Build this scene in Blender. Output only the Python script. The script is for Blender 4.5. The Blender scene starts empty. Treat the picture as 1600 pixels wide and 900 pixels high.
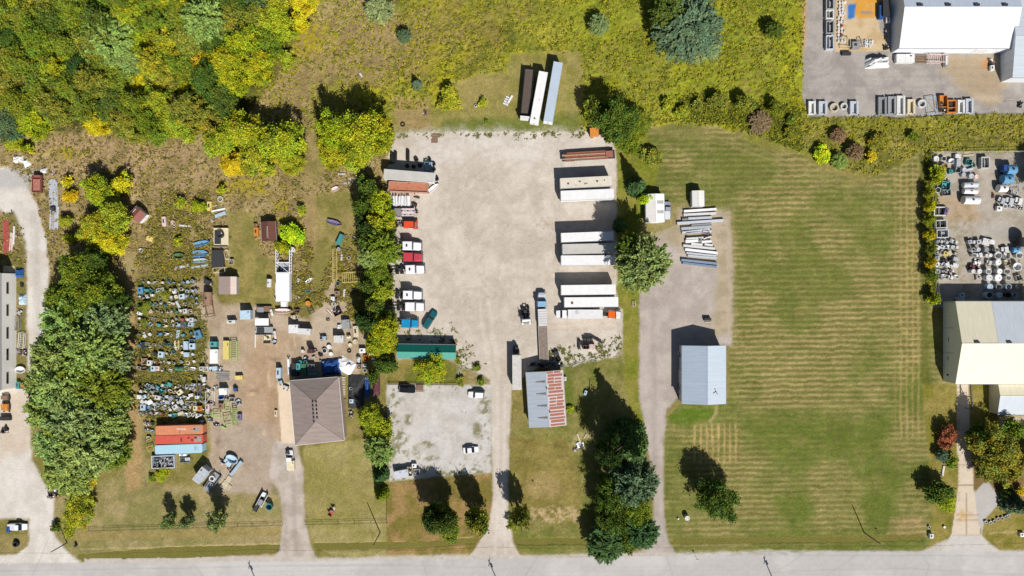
import bpy, math, random
import numpy as np
from math import pi, sin, cos, radians, atan2, hypot
# ------------------------------------------------------------------ camera, sky, sun
S = 0.18                      # metres per photo pixel on the ground
H = 190.0                     # camera height
scn = bpy.context.scene
C = scn.collection
cam = bpy.data.cameras.new('camera'); camo = bpy.data.objects.new('camera', cam); C.objects.link(camo)
camo.location = (0, 0, H); camo.rotation_euler = (0, 0, 0)
cam.sensor_width = 36; cam.lens = 36 * H / (1600 * S); cam.clip_end = 6000; cam.clip_start = 1
scn.camera = camo
SUN_EL = radians(46); SHAD = (-0.395, 0.919)          # shadows fall towards the upper left
w = bpy.data.worlds.new('World'); scn.world = w; w.use_nodes = True
nt = w.node_tree; nt.nodes.clear()
sky = nt.nodes.new('ShaderNodeTexSky'); sky.sky_type = 'NISHITA'; sky.sun_disc = False
sky.sun_elevation = SUN_EL
sx, sy = -SHAD[0], -SHAD[1]                            # horizontal direction towards the sun
sky.sun_rotation = atan2(sx, sy)
bg = nt.nodes.new('ShaderNodeBackground'); bg.inputs[1].default_value = 0.05
wo = nt.nodes.new('ShaderNodeOutputWorld')
nt.links.new(sky.outputs[0], bg.inputs[0]); nt.links.new(bg.outputs[0], wo.inputs[0])
sl = bpy.data.lights.new('sun', 'SUN'); sl.energy = 4.75; sl.angle = radians(0.5); sl.color = (1.0, 0.965, 0.915)
so = bpy.data.objects.new('sun', sl); C.objects.link(so)
from mathutils import Vector, Matrix
sd = Vector((sx * cos(SUN_EL), sy * cos(SUN_EL), sin(SUN_EL)))
so.rotation_euler = sd.to_track_quat('Z', 'Y').to_euler(); so.location = sd * 150
scn.view_settings.view_transform = 'Standard'; scn.view_settings.look = 'None'
scn.view_settings.exposure = 0.37; scn.view_settings.gamma = 1.0; scn.view_settings.use_curve_mapping = False
scn.render.engine = 'CYCLES'
scn.cycles.max_bounces = 4; scn.cycles.diffuse_bounces = 2; scn.cycles.transparent_max_bounces = 4
K = 1.42                                                # sunlit display value of albedo 1

rng = random.Random(7)
NR = np.random.default_rng(11)

def s2l(c):
    c = c / 255.0
    return c / 12.92 if c <= 0.04045 else ((c + 0.055) / 1.055) ** 2.4
def alb(r, g, b):            # albedo of a surface that the sunlit photo shows as this sRGB value
    return tuple(min(0.82, s2l(v) / K) for v in (r, g, b))
def P(px, py, z=0.0):
    k = S * (H - z) / H
    return Vector(((px - 800) * k, (450 - py) * k, z))

# ------------------------------------------------------------------ tagging
def tag(o, label=None, cat=None, group=None, kind=None):
    if label: o['label'] = label
    if cat: o['category'] = cat
    if group: o['group'] = group
    if kind: o['kind'] = kind
    return o
def empty(name, loc, rz=0.0, label=None, cat=None, group=None):
    o = bpy.data.objects.new(name, None); C.objects.link(o); o.empty_display_size = 0.3
    o.location = loc; o.rotation_euler = (0, 0, rz)
    return tag(o, label, cat, group)
def copy_tree(o, parent=None, loc=None, rz=None, label=None):
    c = o.copy(); C.objects.link(c); c.parent = parent
    if parent is None and loc is not None: c.location = loc
    if parent is None and rz is not None: c.rotation_euler = (0, 0, rz)
    if label: c['label'] = label
    for ch in list(o.children): copy_tree(ch, c)
    return c

# ------------------------------------------------------------------ materials
MC = {}
def nd(nt, t, **kw):
    n = nt.nodes.new(t)
    for k, v in kw.items(): setattr(n, k, v)
    return n
def mat(col, rough=0.6, metal=0.0, dirt=0.25, scale=1.2, bump=0.0, spec=0.3, stain=None, stain_amt=0.0, stain_scale=0.6, name=None):
    key = (tuple(round(v, 3) for v in col), rough, metal, dirt, scale, bump, stain, stain_amt, stain_scale)
    if key in MC: return MC[key]
    m = bpy.data.materials.new(name or 'paint'); m.use_nodes = True; t = m.node_tree
    b = t.nodes['Principled BSDF']
    b.inputs['Roughness'].default_value = rough; b.inputs['Metallic'].default_value = metal
    b.inputs['Specular IOR Level'].default_value = spec
    tc = nd(t, 'ShaderNodeTexCoord'); oi = nd(t, 'ShaderNodeObjectInfo')
    off = nd(t, 'ShaderNodeVectorMath', operation='MULTIPLY_ADD')
    t.links.new(oi.outputs['Random'], off.inputs[0]); off.inputs[1].default_value = (37, 53, 11)
    t.links.new(tc.outputs['Object'], off.inputs[2])
    n1 = nd(t, 'ShaderNodeTexNoise'); n1.inputs['Scale'].default_value = scale; n1.inputs['Detail'].default_value = 8; n1.inputs['Roughness'].default_value = 0.65
    t.links.new(off.outputs[0], n1.inputs['Vector'])
    mr = nd(t, 'ShaderNodeMapRange'); mr.inputs[1].default_value = 0.3; mr.inputs[2].default_value = 0.7
    mr.inputs[3].default_value = 1 - dirt; mr.inputs[4].default_value = 1.0
    t.links.new(n1.outputs[0], mr.inputs[0])
    mx = nd(t, 'ShaderNodeMix', data_type='RGBA', blend_type='MULTIPLY'); mx.inputs[0].default_value = 1
    mx.inputs[6].default_value = (*col, 1); t.links.new(mr.outputs[0], mx.inputs[7])
    out = mx.outputs[2]
    if stain:
        n2 = nd(t, 'ShaderNodeTexNoise'); n2.inputs['Scale'].default_value = stain_scale; n2.inputs['Detail'].default_value = 6
        n2.inputs['Roughness'].default_value = 0.7
        t.links.new(off.outputs[0], n2.inputs['Vector'])
        r2 = nd(t, 'ShaderNodeMapRange'); c0 = 0.72 - 0.34 * stain_amt
        r2.inputs[1].default_value = c0; r2.inputs[2].default_value = c0 + 0.07
        t.links.new(n2.outputs[0], r2.inputs[0])
        m2 = nd(t, 'ShaderNodeMix', data_type='RGBA'); t.links.new(r2.outputs[0], m2.inputs[0])
        t.links.new(out, m2.inputs[6]); m2.inputs[7].default_value = (*stain, 1); out = m2.outputs[2]
    t.links.new(out, b.inputs['Base Color'])
    if bump:
        bp = nd(t, 'ShaderNodeBump'); bp.inputs['Strength'].default_value = bump; bp.inputs['Distance'].default_value = 0.1
        t.links.new(n1.outputs[0], bp.inputs['Height']); t.links.new(bp.outputs[0], b.inputs['Normal'])
    MC[key] = m
    return m
def ribbed(col, axis='X', period=0.9, amt=0.10, rough=0.45, stain=None, stain_amt=0.3, metal=0.0, dirt=0.15, streak=0.0):
    """sheet-metal / shingle surface with seams across one object axis"""
    key = ('rib', col, axis, period, amt, rough, stain, stain_amt, metal, streak)
    if key in MC: return MC[key]
    m = bpy.data.materials.new('sheet_metal'); m.use_nodes = True; t = m.node_tree
    b = t.nodes['Principled BSDF']; b.inputs['Roughness'].default_value = rough; b.inputs['Metallic'].default_value = metal
    b.inputs['Specular IOR Level'].default_value = 0.3
    tc = nd(t, 'ShaderNodeTexCoord')
    sp = nd(t, 'ShaderNodeSeparateXYZ'); t.links.new(tc.outputs['Object'], sp.inputs[0])
    mo = nd(t, 'ShaderNodeMath', operation='PINGPONG'); mo.inputs[1].default_value = period / 2
    t.links.new(sp.outputs[axis], mo.inputs[0])
    mr = nd(t, 'ShaderNodeMapRange'); mr.inputs[1].default_value = 0; mr.inputs[2].default_value = min(0.12, period * 0.3)
    mr.inputs[3].default_value = 1 - amt; mr.inputs[4].default_value = 1
    t.links.new(mo.outputs[0], mr.inputs[0])
    n1 = nd(t, 'ShaderNodeTexNoise'); n1.inputs['Scale'].default_value = 0.5; n1.inputs['Detail'].default_value = 9; n1.inputs['Roughness'].default_value = 0.7
    mp = nd(t, 'ShaderNodeMapping')
    mp.inputs['Scale'].default_value = (3, 0.5, 1) if axis == 'X' else (0.5, 3, 1)
    t.links.new(tc.outputs['Object'], mp.inputs[0]); t.links.new(mp.outputs[0], n1.inputs['Vector'])
    m1 = nd(t, 'ShaderNodeMapRange'); m1.inputs[1].default_value = 0.3; m1.inputs[2].default_value = 0.7; m1.inputs[3].default_value = 1 - dirt; m1.inputs[4].default_value = 1
    t.links.new(n1.outputs[0], m1.inputs[0])
    mu = nd(t, 'ShaderNodeMath', operation='MULTIPLY'); t.links.new(mr.outputs[0], mu.inputs[0]); t.links.new(m1.outputs[0], mu.inputs[1])
    mx = nd(t, 'ShaderNodeMix', data_type='RGBA', blend_type='MULTIPLY'); mx.inputs[0].default_value = 1
    mx.inputs[6].default_value = (*col, 1); t.links.new(mu.outputs[0], mx.inputs[7]); out = mx.outputs[2]
    if stain:
        n2 = nd(t, 'ShaderNodeTexNoise'); n2.inputs['Scale'].default_value = 0.7; n2.inputs['Detail'].default_value = 7; n2.inputs['Roughness'].default_value = 0.75
        t.links.new(mp.outputs[0], n2.inputs['Vector'])
        r2 = nd(t, 'ShaderNodeMapRange'); c0 = 0.72 - 0.34 * stain_amt; r2.inputs[1].default_value = c0; r2.inputs[2].default_value = c0 + 0.06
        t.links.new(n2.outputs[0], r2.inputs[0])
        m2 = nd(t, 'ShaderNodeMix', data_type='RGBA'); t.links.new(r2.outputs[0], m2.inputs[0]); t.links.new(out, m2.inputs[6]); m2.inputs[7].default_value = (*stain, 1); out = m2.outputs[2]
    t.links.new(out, b.inputs['Base Color'])
    bp = nd(t, 'ShaderNodeBump'); bp.inputs['Strength'].default_value = 0.5; bp.inputs['Distance'].default_value = 0.05
    t.links.new(mr.outputs[0], bp.inputs['Height']); t.links.new(bp.outputs[0], b.inputs['Normal'])
    MC[key] = m
    return m

def attr_mat(name, rough=0.95, fine=3.0, amt=0.35, bump=0.4, bdist=0.1, coarse=0.6, camt=0.12, use_obj=False, transl=0.0):
    m = bpy.data.materials.new(name); m.use_nodes = True; t = m.node_tree
    b = t.nodes['Principled BSDF']; b.inputs['Roughness'].default_value = rough; b.inputs['Specular IOR Level'].default_value = 0.12
    a = nd(t, 'ShaderNodeAttribute', attribute_name='Col')
    out = a.outputs['Color']
    if use_obj:
        oi = nd(t, 'ShaderNodeObjectInfo'); mo = nd(t, 'ShaderNodeMix', data_type='RGBA', blend_type='MULTIPLY'); mo.inputs[0].default_value = 1
        t.links.new(out, mo.inputs[6]); t.links.new(oi.outputs['Color'], mo.inputs[7]); out = mo.outputs[2]
    if amt:
        geo = nd(t, 'ShaderNodeNewGeometry')
        n1 = nd(t, 'ShaderNodeTexNoise'); n1.inputs['Scale'].default_value = fine; n1.inputs['Detail'].default_value = 5; n1.inputs['Roughness'].default_value = 0.7
        t.links.new(geo.outputs['Position'], n1.inputs['Vector'])
        n2 = nd(t, 'ShaderNodeTexNoise'); n2.inputs['Scale'].default_value = coarse; n2.inputs['Detail'].default_value = 6; n2.inputs['Roughness'].default_value = 0.65
        t.links.new(geo.outputs['Position'], n2.inputs['Vector'])
        m1 = nd(t, 'ShaderNodeMapRange'); m1.inputs[1].default_value = 0.28; m1.inputs[2].default_value = 0.72; m1.inputs[3].default_value = 1 - amt; m1.inputs[4].default_value = 1 + amt
        t.links.new(n1.outputs[0], m1.inputs[0])
        m2 = nd(t, 'ShaderNodeMapRange'); m2.inputs[1].default_value = 0.3; m2.inputs[2].default_value = 0.7; m2.inputs[3].default_value = 1 - camt; m2.inputs[4].default_value = 1 + camt
        t.links.new(n2.outputs[0], m2.inputs[0])
        mu = nd(t, 'ShaderNodeMath', operation='MULTIPLY'); t.links.new(m1.outputs[0], mu.inputs[0]); t.links.new(m2.outputs[0], mu.inputs[1])
        vm = nd(t, 'ShaderNodeMix', data_type='RGBA', blend_type='MULTIPLY'); vm.inputs[0].default_value = 1
        t.links.new(out, vm.inputs[6]); t.links.new(mu.outputs[0], vm.inputs[7]); out = vm.outputs[2]
        if bump:
            bp = nd(t, 'ShaderNodeBump'); bp.inputs['Strength'].default_value = bump; bp.inputs['Distance'].default_value = bdist
            t.links.new(n1.outputs[0], bp.inputs['Height']); t.links.new(bp.outputs[0], b.inputs['Normal'])
    t.links.new(out, b.inputs['Base Color'])
    if transl:
        tr = nd(t, 'ShaderNodeBsdfTranslucent'); t.links.new(out, tr.inputs[0])
        ms = nd(t, 'ShaderNodeMixShader'); ms.inputs[0].default_value = transl
        t.links.new(b.outputs[0], ms.inputs[1]); t.links.new(tr.outputs[0], ms.inputs[2])
        t.links.new(ms.outputs[0], t.nodes['Material Output'].inputs[0])
    return m

# ------------------------------------------------------------------ fast numpy mesh
def np_mesh(name, V, F, col=None, m=None, smooth=False):
    me = bpy.data.meshes.new(name)
    n = len(V); k = F.shape[1]; nf = len(F)
    me.vertices.add(n); me.vertices.foreach_set('co', V.astype(np.float32).ravel())
    me.loops.add(nf * k); me.loops.foreach_set('vertex_index', F.astype(np.int32).ravel())
    me.polygons.add(nf); me.polygons.foreach_set('loop_start', np.arange(0, nf * k, k, dtype=np.int32))
    if smooth: me.polygons.foreach_set('use_smooth', np.ones(nf, dtype=bool))
    me.update(calc_edges=True)
    if col is not None:
        at = me.color_attributes.new('Col', 'FLOAT_COLOR', 'POINT')
        c4 = np.ones((n, 4), dtype=np.float32); c4[:, :3] = col
        at.data.foreach_set('color', c4.ravel())
    if m: me.materials.append(m)
    return me

# ------------------------------------------------------------------ noise
def vn(X, Y, sc, seed):
    r = np.random.default_rng(seed); n = 257
    G = r.random((n, n)).astype(np.float32)
    x = X / sc + 57.3; y = Y / sc + 31.7
    xi = np.floor(x).astype(int); yi = np.floor(y).astype(int); fx = (x - xi).astype(np.float32); fy = (y - yi).astype(np.float32)
    fx = fx * fx * (3 - 2 * fx); fy = fy * fy * (3 - 2 * fy); xi %= n - 1; yi %= n - 1
    return (G[yi, xi] * (1 - fx) + G[yi, xi + 1] * fx) * (1 - fy) + (G[yi + 1, xi] * (1 - fx) + G[yi + 1, xi + 1] * fx) * fy
def fbm(X, Y, sc, seed, oc=4, g=0.55):
    a = 1.0; t = 0; s = 0
    for i in range(oc):
        t = t + a * vn(X, Y, sc / (2 ** i), seed + 13 * i); s += a; a *= g
    return t / s
# ------------------------------------------------------------------ the ground: one sheet cut into its kinds of surface
GX0, GX1, GY0, GY1, ST = -150, 1750, -116, 1016, 2.0
gx = np.arange(GX0, GX1 + .1, ST); gy = np.arange(GY0, GY1 + .1, ST)
X, Y = np.meshgrid(gx, gy)
WX = (fbm(X, Y, 14, 1, 4, .7) - .5); WY = (fbm(X, Y, 14, 2, 4, .7) - .5)
def sdf(poly, Xw, Yw):
    d = np.full(Xw.shape, 1e9); ins = np.zeros(Xw.shape, bool); n = len(poly)
    for i in range(n):
        ax, ay = poly[i]; bx, by = poly[(i + 1) % n]
        dx, dy = bx - ax, by - ay; L = dx * dx + dy * dy + 1e-9
        t = np.clip(((Xw - ax) * dx + (Yw - ay) * dy) / L, 0, 1)
        d = np.minimum(d, (Xw - ax - t * dx) ** 2 + (Yw - ay - t * dy) ** 2)
        if ay != by:
            c = ((ay > Yw) != (by > Yw)) & (Xw < dx * (Yw - ay) / (by - ay) + ax); ins ^= c
    d = np.sqrt(d); return np.where(ins, -d, d)
def region(poly, feather=2.5, warp=8.0):
    xs = [p[0] for p in poly]; ys = [p[1] for p in poly]; mg = feather + warp + 4
    i0 = max(0, int((min(xs) - mg - GX0) / ST)); i1 = min(len(gx), int((max(xs) + mg - GX0) / ST) + 2)
    j0 = max(0, int((min(ys) - mg - GY0) / ST)); j1 = min(len(gy), int((max(ys) + mg - GY0) / ST) + 2)
    M = np.zeros(X.shape, np.float32)
    if i1 <= i0 or j1 <= j0: return M
    s_ = np.s_[j0:j1, i0:i1]
    d = sdf(poly, X[s_] + WX[s_] * warp, Y[s_] + WY[s_] * warp)
    M[s_] = np.clip(.5 - d / feather, 0, 1); return M
def blob(cx, cy, rx, ry=None, rot=0, warp=14, soft=.5):
    ry = ry or rx; xw = X + WX * warp - cx; yw = Y + WY * warp - cy; c, s = cos(rot), sin(rot)
    d = np.sqrt(((xw * c + yw * s) / rx) ** 2 + ((-xw * s + yw * c) / ry) ** 2)
    return np.clip((1 - d) / soft, 0, 1).astype(np.float32)
N1 = fbm(X, Y, 60, 21, 5); N2 = fbm(X, Y, 18, 22, 4); N3 = fbm(X, Y, 6, 23, 3, .8); N4 = fbm(X, Y, 140, 24, 4)
def st(n, lo, hi): return np.clip((n - lo) / (hi - lo), 0, 1)
CLS = ['meadow', 'lawn', 'gravel_yard', 'driveway', 'road', 'dirt_yard', 'concrete_walk', 'road_shoulder']
cls = np.zeros(X.shape, int); col = np.zeros(X.shape + (3,), np.float32); hgt = np.zeros(X.shape, np.float32)
def A(c): return np.array(alb(*c), np.float32)
def mix2(a, b, n): return a[None, None] * (1 - n[..., None]) + b[None, None] * n[..., None]
def paint(M, c, k=None, h=None, c2=None, n=None):
    global col
    cc = mix2(A(c), A(c2), n) if c2 is not None else A(c)[None, None]
    col = col * (1 - M[..., None]) + cc * M[..., None]
    if k is not None: cls[M > .5] = CLS.index(k)
    if h is not None: hgt[:] = hgt * (1 - M) + h * M
def full(): return np.ones(X.shape, np.float32)
# base: rough meadow
paint(full(), (138, 138, 50), 'meadow', .8, (168, 162, 62), st(N2, .38, .62))
paint(.8 * st(N1, .52, .62), (172, 164, 30)); paint(.7 * st(fbm(X, Y, 80, 41), .54, .66), (140, 122, 70))
paint(.75 * st(fbm(X, Y, 34, 42), .56, .7), (104, 112, 40))
# plots south of the meadow
paint(region([(-300, 205), (1900, 205), (1900, 1100), (-300, 1100)], 10, 14), (128, 120, 62), 'lawn', .12, (150, 136, 82), st(N2, .35, .65))
# brown scrub
paint(region([(-150, 200), (330, 205), (400, 60), (450, 30), (500, -40), (600, -40), (640, 60), (600, 130), (500, 130), (470, 300), (620, 210), (612, 440), (-150, 420)], 30, 30), (150, 130, 86), 'meadow', .4, (176, 154, 110), st(N2, .35, .65))
paint(.7 * region([(350, 120), (520, 40), (690, 0), (730, 60), (650, 110), (440, 190)], 30, 40) * st(N2, .3, .6), (164, 140, 92))
paint(.8 * region([(60, 205), (300, 210), (330, 300), (200, 300), (90, 290)], 20, 20) * st(N2, .35, .6), (176, 148, 112))
for a in [(470, 60, 70, 40), (415, 40, 40, 30), (300, 330, 30, 20), (440, 340, 20, 40), (470, 370, 25, 30), (385, 290, 60, 20), (250, 470, 40, 30), (110, 240, 40, 15), (275, 490, 26, 12)]:
    paint(.85 * blob(*a) * st(N3, .35, .55), (176, 160, 30))
# right-hand meadow, greener to the right
paint(.75 * region([(870, -60), (1262, -60), (1255, 150), (1270, 250), (1100, 190), (900, 130)], 40, 40) * st(N3, .25, .5), (150, 158, 42), 'meadow', .8, (126, 138, 38), st(N2, .4, .6))
paint(.7 * region([(1240, 180), (1640, 176), (1640, 240), (1440, 240), (1380, 280), (1280, 260)], 12, 16), (116, 116, 44), 'meadow', .9, (150, 140, 70), st(N2, .4, .6))
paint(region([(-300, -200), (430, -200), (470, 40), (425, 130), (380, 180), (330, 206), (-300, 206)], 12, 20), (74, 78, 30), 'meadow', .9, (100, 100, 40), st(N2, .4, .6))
# mown strip round the parked trailers
paint(region([(612, 205), (612, 172), (700, 168), (716, 132), (740, 118), (790, 112), (800, 84), (905, 80), (912, 110), (908, 208)], 5, 10), (138, 132, 64), 'lawn', .12, (156, 144, 84), st(N2, .35, .65))
paint(.8 * region([(612, 152), (672, 155), (672, 204), (622, 204)], 8, 10), (160, 136, 92))
paint(.6 * region([(690, 188), (905, 178), (905, 207), (690, 207)], 10, 10), (92, 112, 42))
paint(.7 * region([(700, 128), (790, 118), (800, 150), (730, 160)], 10, 14), (164, 148, 90))
# west block: lawn strips between the scrap
paint(region([(195, 395), (212, 395), (212, 430), (225, 700), (240, 760), (440, 760), (445, 900), (60, 900), (60, 780), (196, 740)], 6, 8), (140, 133, 80), 'lawn', .1, (164, 148, 102), st(N1 * .5 + N2 * .5, .42, .58))
paint(.85 * region([(200, 430), (217, 430), (222, 760), (196, 770)], 6, 6), (178, 148, 102))
paint(region([(355, 330), (400, 330), (405, 400), (432, 400), (430, 480), (398, 478), (370, 470), (352, 430)], 6, 10), (132, 126, 66), 'lawn', .12, (152, 138, 80), st(N2, .4, .6))
paint(region([(474, 305), (562, 295), (566, 395), (515, 395), (520, 440), (500, 470), (486, 430), (478, 370)], 6, 8), (134, 126, 66), 'lawn', .1, (158, 142, 88), st(N2, .4, .6))
paint(.6 * region([(474, 300), (492, 300), (496, 400), (476, 390)], 6, 8), (172, 144, 104))
# junk field: weedy
paint(.9 * region([(212, 436), (300, 436), (318, 470), (322, 530), (328, 640), (320, 664), (240, 664), (216, 640)], 10, 10), (118, 112, 52), 'meadow', .5, (150, 134, 86), st(N2, .4, .6))
paint(.8 * region([(218, 580), (308, 580), (308, 602), (218, 602)], 10, 8), (126, 116, 58))
# brown dirt yard of the scrap dealer
dirt = [(300, 440), (312, 500), (330, 520), (318, 560), (330, 640), (328, 700), (322, 745), (348, 770), (424, 772), (440, 700), (440, 600), (455, 595), (530, 585), (560, 590), (575, 520), (540, 470), (515, 430), (508, 470), (480, 500), (440, 492), (400, 478), (350, 478), (320, 440)]
paint(region(dirt, 7, 12), (172, 152, 126), 'dirt_yard', .05, (192, 174, 150), st(N1 * .4 + N2 * .6, .4, .6))
paint(.4 * region([(380, 520), (450, 520), (450, 700), (380, 650)], 20, 30), (180, 138, 98))
paint(.5 * region([(330, 660), (430, 660), (430, 770), (350, 770)], 20, 20), (170, 152, 138))
for a in [(341, 690, 9, 9), (372, 662, 10, 5), (398, 610, 12, 7), (470, 610, 4, 8), (430, 560, 16, 5), (360, 640, 14, 4)]:
    paint(.55 * blob(*a, warp=16, soft=.8), (124, 100, 82))
for a in [(395, 615, 9, 5), (413, 676, 4, 6), (420, 590, 3, 18), (460, 535, 2, 12)]:
    paint(.7 * blob(*a, warp=8, soft=.8), (226, 196, 160))
# scrap dealer's grey drive
paint(region([(428, 690), (462, 690), (474, 735), (477, 810), (484, 850), (500, 884), (420, 884), (438, 850), (442, 810), (438, 770), (420, 745)], 4, 4), (182, 170, 156), 'driveway', .0, (200, 188, 176), st(N2, .4, .6))
paint(.35 * region([(455, 730), (460, 730), (466, 870), (458, 870)], 5, 6), (150, 138, 126))
paint(.35 * region([(440, 760), (444, 760), (450, 870), (444, 870)], 5, 6), (160, 146, 132))
# concrete walk beside the hip roofed building
paint(region([(433, 598), (460, 598), (464, 692), (440, 692)], 1.5, 1.2), (226, 204, 176), 'concrete_walk', .0, (236, 218, 192), N2)
# far left gravel road
lr = [(-150, 258), (10, 262), (34, 278), (58, 318), (72, 372), (77, 430), (72, 520), (62, 580), (46, 640), (50, 720), (84, 778), (84, 836), (104, 862), (130, 884), (-150, 884), (-150, 868), (28, 864), (44, 846), (46, 812), (-150, 806), (-150, 600), (44, 606), (42, 430), (34, 372), (22, 340), (0, 328), (-150, 328)]
paint(region(lr, 5, 6), (210, 201, 189), 'driveway', 0, (224, 217, 208), st(N2, .35, .65))
paint(.7 * blob(20, 280, 60, 22), (180, 178, 176)); paint(.4 * region([(48, 330), (60, 330), (68, 560), (56, 560)], 8, 6), (178, 170, 160))
paint(.5 * region([(10, 610), (44, 612), (50, 700), (0, 720), (0, 640)], 12, 20), (206, 182, 152))
paint(.9 * region([(22, 330), (40, 378), (44, 600), (20, 602), (18, 430), (0, 400), (0, 340)], 4, 8), (146, 130, 86), 'meadow', .3, (120, 116, 60), st(N2, .4, .6))
paint(region([(-150, 832), (46, 836), (44, 852), (26, 866), (-150, 872)], 3, 4), (136, 126, 74), 'lawn', .05, (158, 142, 92), N2)
# centre west lawn
paint(region([(474, 700), (605, 680), (607, 756), (610, 850), (740, 850), (736, 866), (640, 868), (520, 868), (498, 858), (484, 836), (478, 780)], 2.5, 4), (146, 138, 76), 'lawn', .08, (164, 152, 98), st(N1 * .5 + N2 * .5, .42, .58))
paint(.5 * region([(475, 720), (600, 730), (600, 810), (480, 815)], 14, 20), (148, 138, 78))
# the big main gravel yard
paint(region([(604, 752), (768, 738), (770, 800), (760, 836), (744, 866), (604, 866)], 3, 4), (128, 116, 56), 'lawn', .1, (160, 132, 84), st(N2, .4, .6))
yard = [(620, 208), (945, 205), (962, 222), (964, 480), (973, 484), (972, 545), (960, 560), (905, 566), (884, 574), (862, 560), (800, 600), (797, 640), (770, 640), (768, 604), (716, 596), (714, 560), (620, 562), (622, 530), (607, 522), (606, 240)]
paint(region(yard, 3.5, 7), (197, 184, 168), 'gravel_yard', 0, (213, 202, 187), st(N1 * .5 + N2 * .5, .4, .6))
paint(.45 * region([(640, 205), (950, 205), (950, 250), (640, 262)], 20, 30), (222, 216, 208))
# tyre tracks: curved wear
def track(pts, wd, c, a):
    for i in range(len(pts) - 1):
        (x0, y0), (x1, y1) = pts[i], pts[i + 1]; dx, dy = x1 - x0, y1 - y0; L = hypot(dx, dy); nx, ny = -dy / L * wd, dx / L * wd
        paint(a * region([(x0 + nx, y0 + ny), (x1 + nx, y1 + ny), (x1 - nx, y1 - ny), (x0 - nx, y0 - ny)], wd * 1.6, 4), c)
for (cx, cy, rx, ry, a0, a1, w_) in [(795, 330, 100, 95, 170, 350, 3), (800, 345, 84, 88, 160, 340, 2.5), (790, 470, 70, 120, 150, 260, 3), (800, 400, 55, 60, 0, 300, 2), (870, 430, 90, 60, 150, 230, 3), (745, 420, 60, 80, 280, 400, 2)]:
    pts = [(cx + rx * cos(radians(a)), cy + ry * sin(radians(a))) for a in range(a0, a1, 12)]
    track(pts, w_, (222, 210, 194), .2)
    pts = [(cx + 6 + (rx + 8) * cos(radians(a)), cy + (ry + 8) * sin(radians(a))) for a in range(a0, a1, 12)]
    track(pts, w_ * .8, (180, 164, 146), .2)
for x0 in (772, 780, 788): track([(x0, 860), (x0 - 1, 700), (x0 - 3, 600), (x0 - 18, 520), (x0 - 25, 440)], 2, (222, 208, 190) if x0 != 780 else (178, 162, 146), .35)
for yy in (347, 424, 436, 505, 515): track([(850, yy + 2), (960, yy - 2)], 2.5, (190, 166, 142), .35)
# weeds invading the yard
wm = np.maximum.reduce([region([(856, 548), (972, 528), (972, 566), (884, 578), (862, 575)], 14, 16), .8 * region([(604, 205), (960, 203), (960, 214), (604, 216)], 8, 8), region([(704, 510), (770, 590), (768, 604), (716, 600), (700, 560)], 14, 14) * .6, .7 * region([(604, 230), (615, 230), (615, 530), (604, 530)], 6, 8), .7 * region([(640, 518), (716, 515), (712, 536), (624, 532)], 8, 10)])
paint(.85 * wm * st(fbm(X, Y, 9, 61, 3, .8), .5, .6), (98, 102, 44)); paint(.35 * wm, (222, 214, 204))
spk = st(fbm(X, Y, 7, 62, 3, .9), .66, .72) * st(N4, .45, .6); ym = region(yard, 4, 4)
paint(.3 * spk * ym * st(fbm(X, Y, 50, 64, 3), .5, .6), (132, 120, 90))
# grass panel and gravel car park
paint(region([(608, 560), (690, 560), (716, 570), (766, 592), (768, 601), (606, 599)], 3, 5), (116, 116, 50), 'lawn', .15, (148, 132, 74), st(N2, .4, .6))
park = [(604, 601), (768, 602), (768, 738), (690, 744), (608, 752)]
paint(region(park, 2.5, 3), (196, 190, 182), 'gravel_yard', 0, (208, 204, 198), st(N2, .4, .6))
pm = region(park, 4, 4); edge = np.clip(pm - region([(628, 616), (752, 612), (752, 722), (640, 726)], 14, 20), 0, 1)
paint(pm * (.08 + .8 * edge) * st(fbm(X, Y, 8, 63, 3, .8), .56, .64) * .9, (112, 112, 56))
for a in [(665, 695, 20, 8), (650, 705, 8, 12), (745, 670, 10, 16), (640, 655, 8, 14), (675, 718, 16, 6), (722, 645, 6, 3), (762, 640, 5, 8)]:
    paint(.8 * blob(*a) * st(N3, .38, .5), (116, 114, 60))
# centre drive
paint(region([(767, 590), (798, 590), (797, 660), (795, 720), (794, 800), (802, 850), (822, 884), (722, 884), (742, 858), (764, 822), (771, 770), (769, 700)], 3, 3), (204, 192, 178), 'driveway', 0, (214, 204, 192), st(N2, .4, .6))
paint(.4 * region([(756, 846), (790, 842), (800, 880), (740, 880)], 10, 8), (176, 160, 148))
track([(777, 600), (777, 700), (778, 800), (772, 870)], 2.2, (222, 212, 200), .5); track([(789, 600), (788, 700), (787, 800), (790, 870)], 2.2, (222, 212, 200), .5)
# rough grass round the rusty roofed shed and conifers
paint(region([(798, 672), (822, 672), (822, 640), (884, 590), (884, 574), (972, 555), (975, 600), (1000, 620), (1014, 700), (1020, 800), (1012, 850), (960, 868), (826, 868), (806, 850), (797, 800)], 3, 5), (114, 118, 52), 'lawn', .2, (140, 132, 76), st(N1 * .4 + N2 * .6, .4, .62))
paint(.9 * region([(798, 680), (895, 690), (905, 760), (905, 820), (830, 810), (800, 760)], 14, 20), (150, 134, 76), None, None, (130, 118, 60), st(N2, .4, .6))
paint(.8 * blob(850, 760, 36, 24), (168, 146, 96)); paint(.7 * region([(825, 795), (905, 790), (905, 815), (830, 815)], 6, 12) * st(N3, .45, .6), (206, 180, 140))
paint(.6 * blob(912, 690, 26, 20) * st(N3, .45, .55), (196, 178, 130)); paint(.7 * blob(885, 615, 16, 60), (96, 112, 34))
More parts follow.
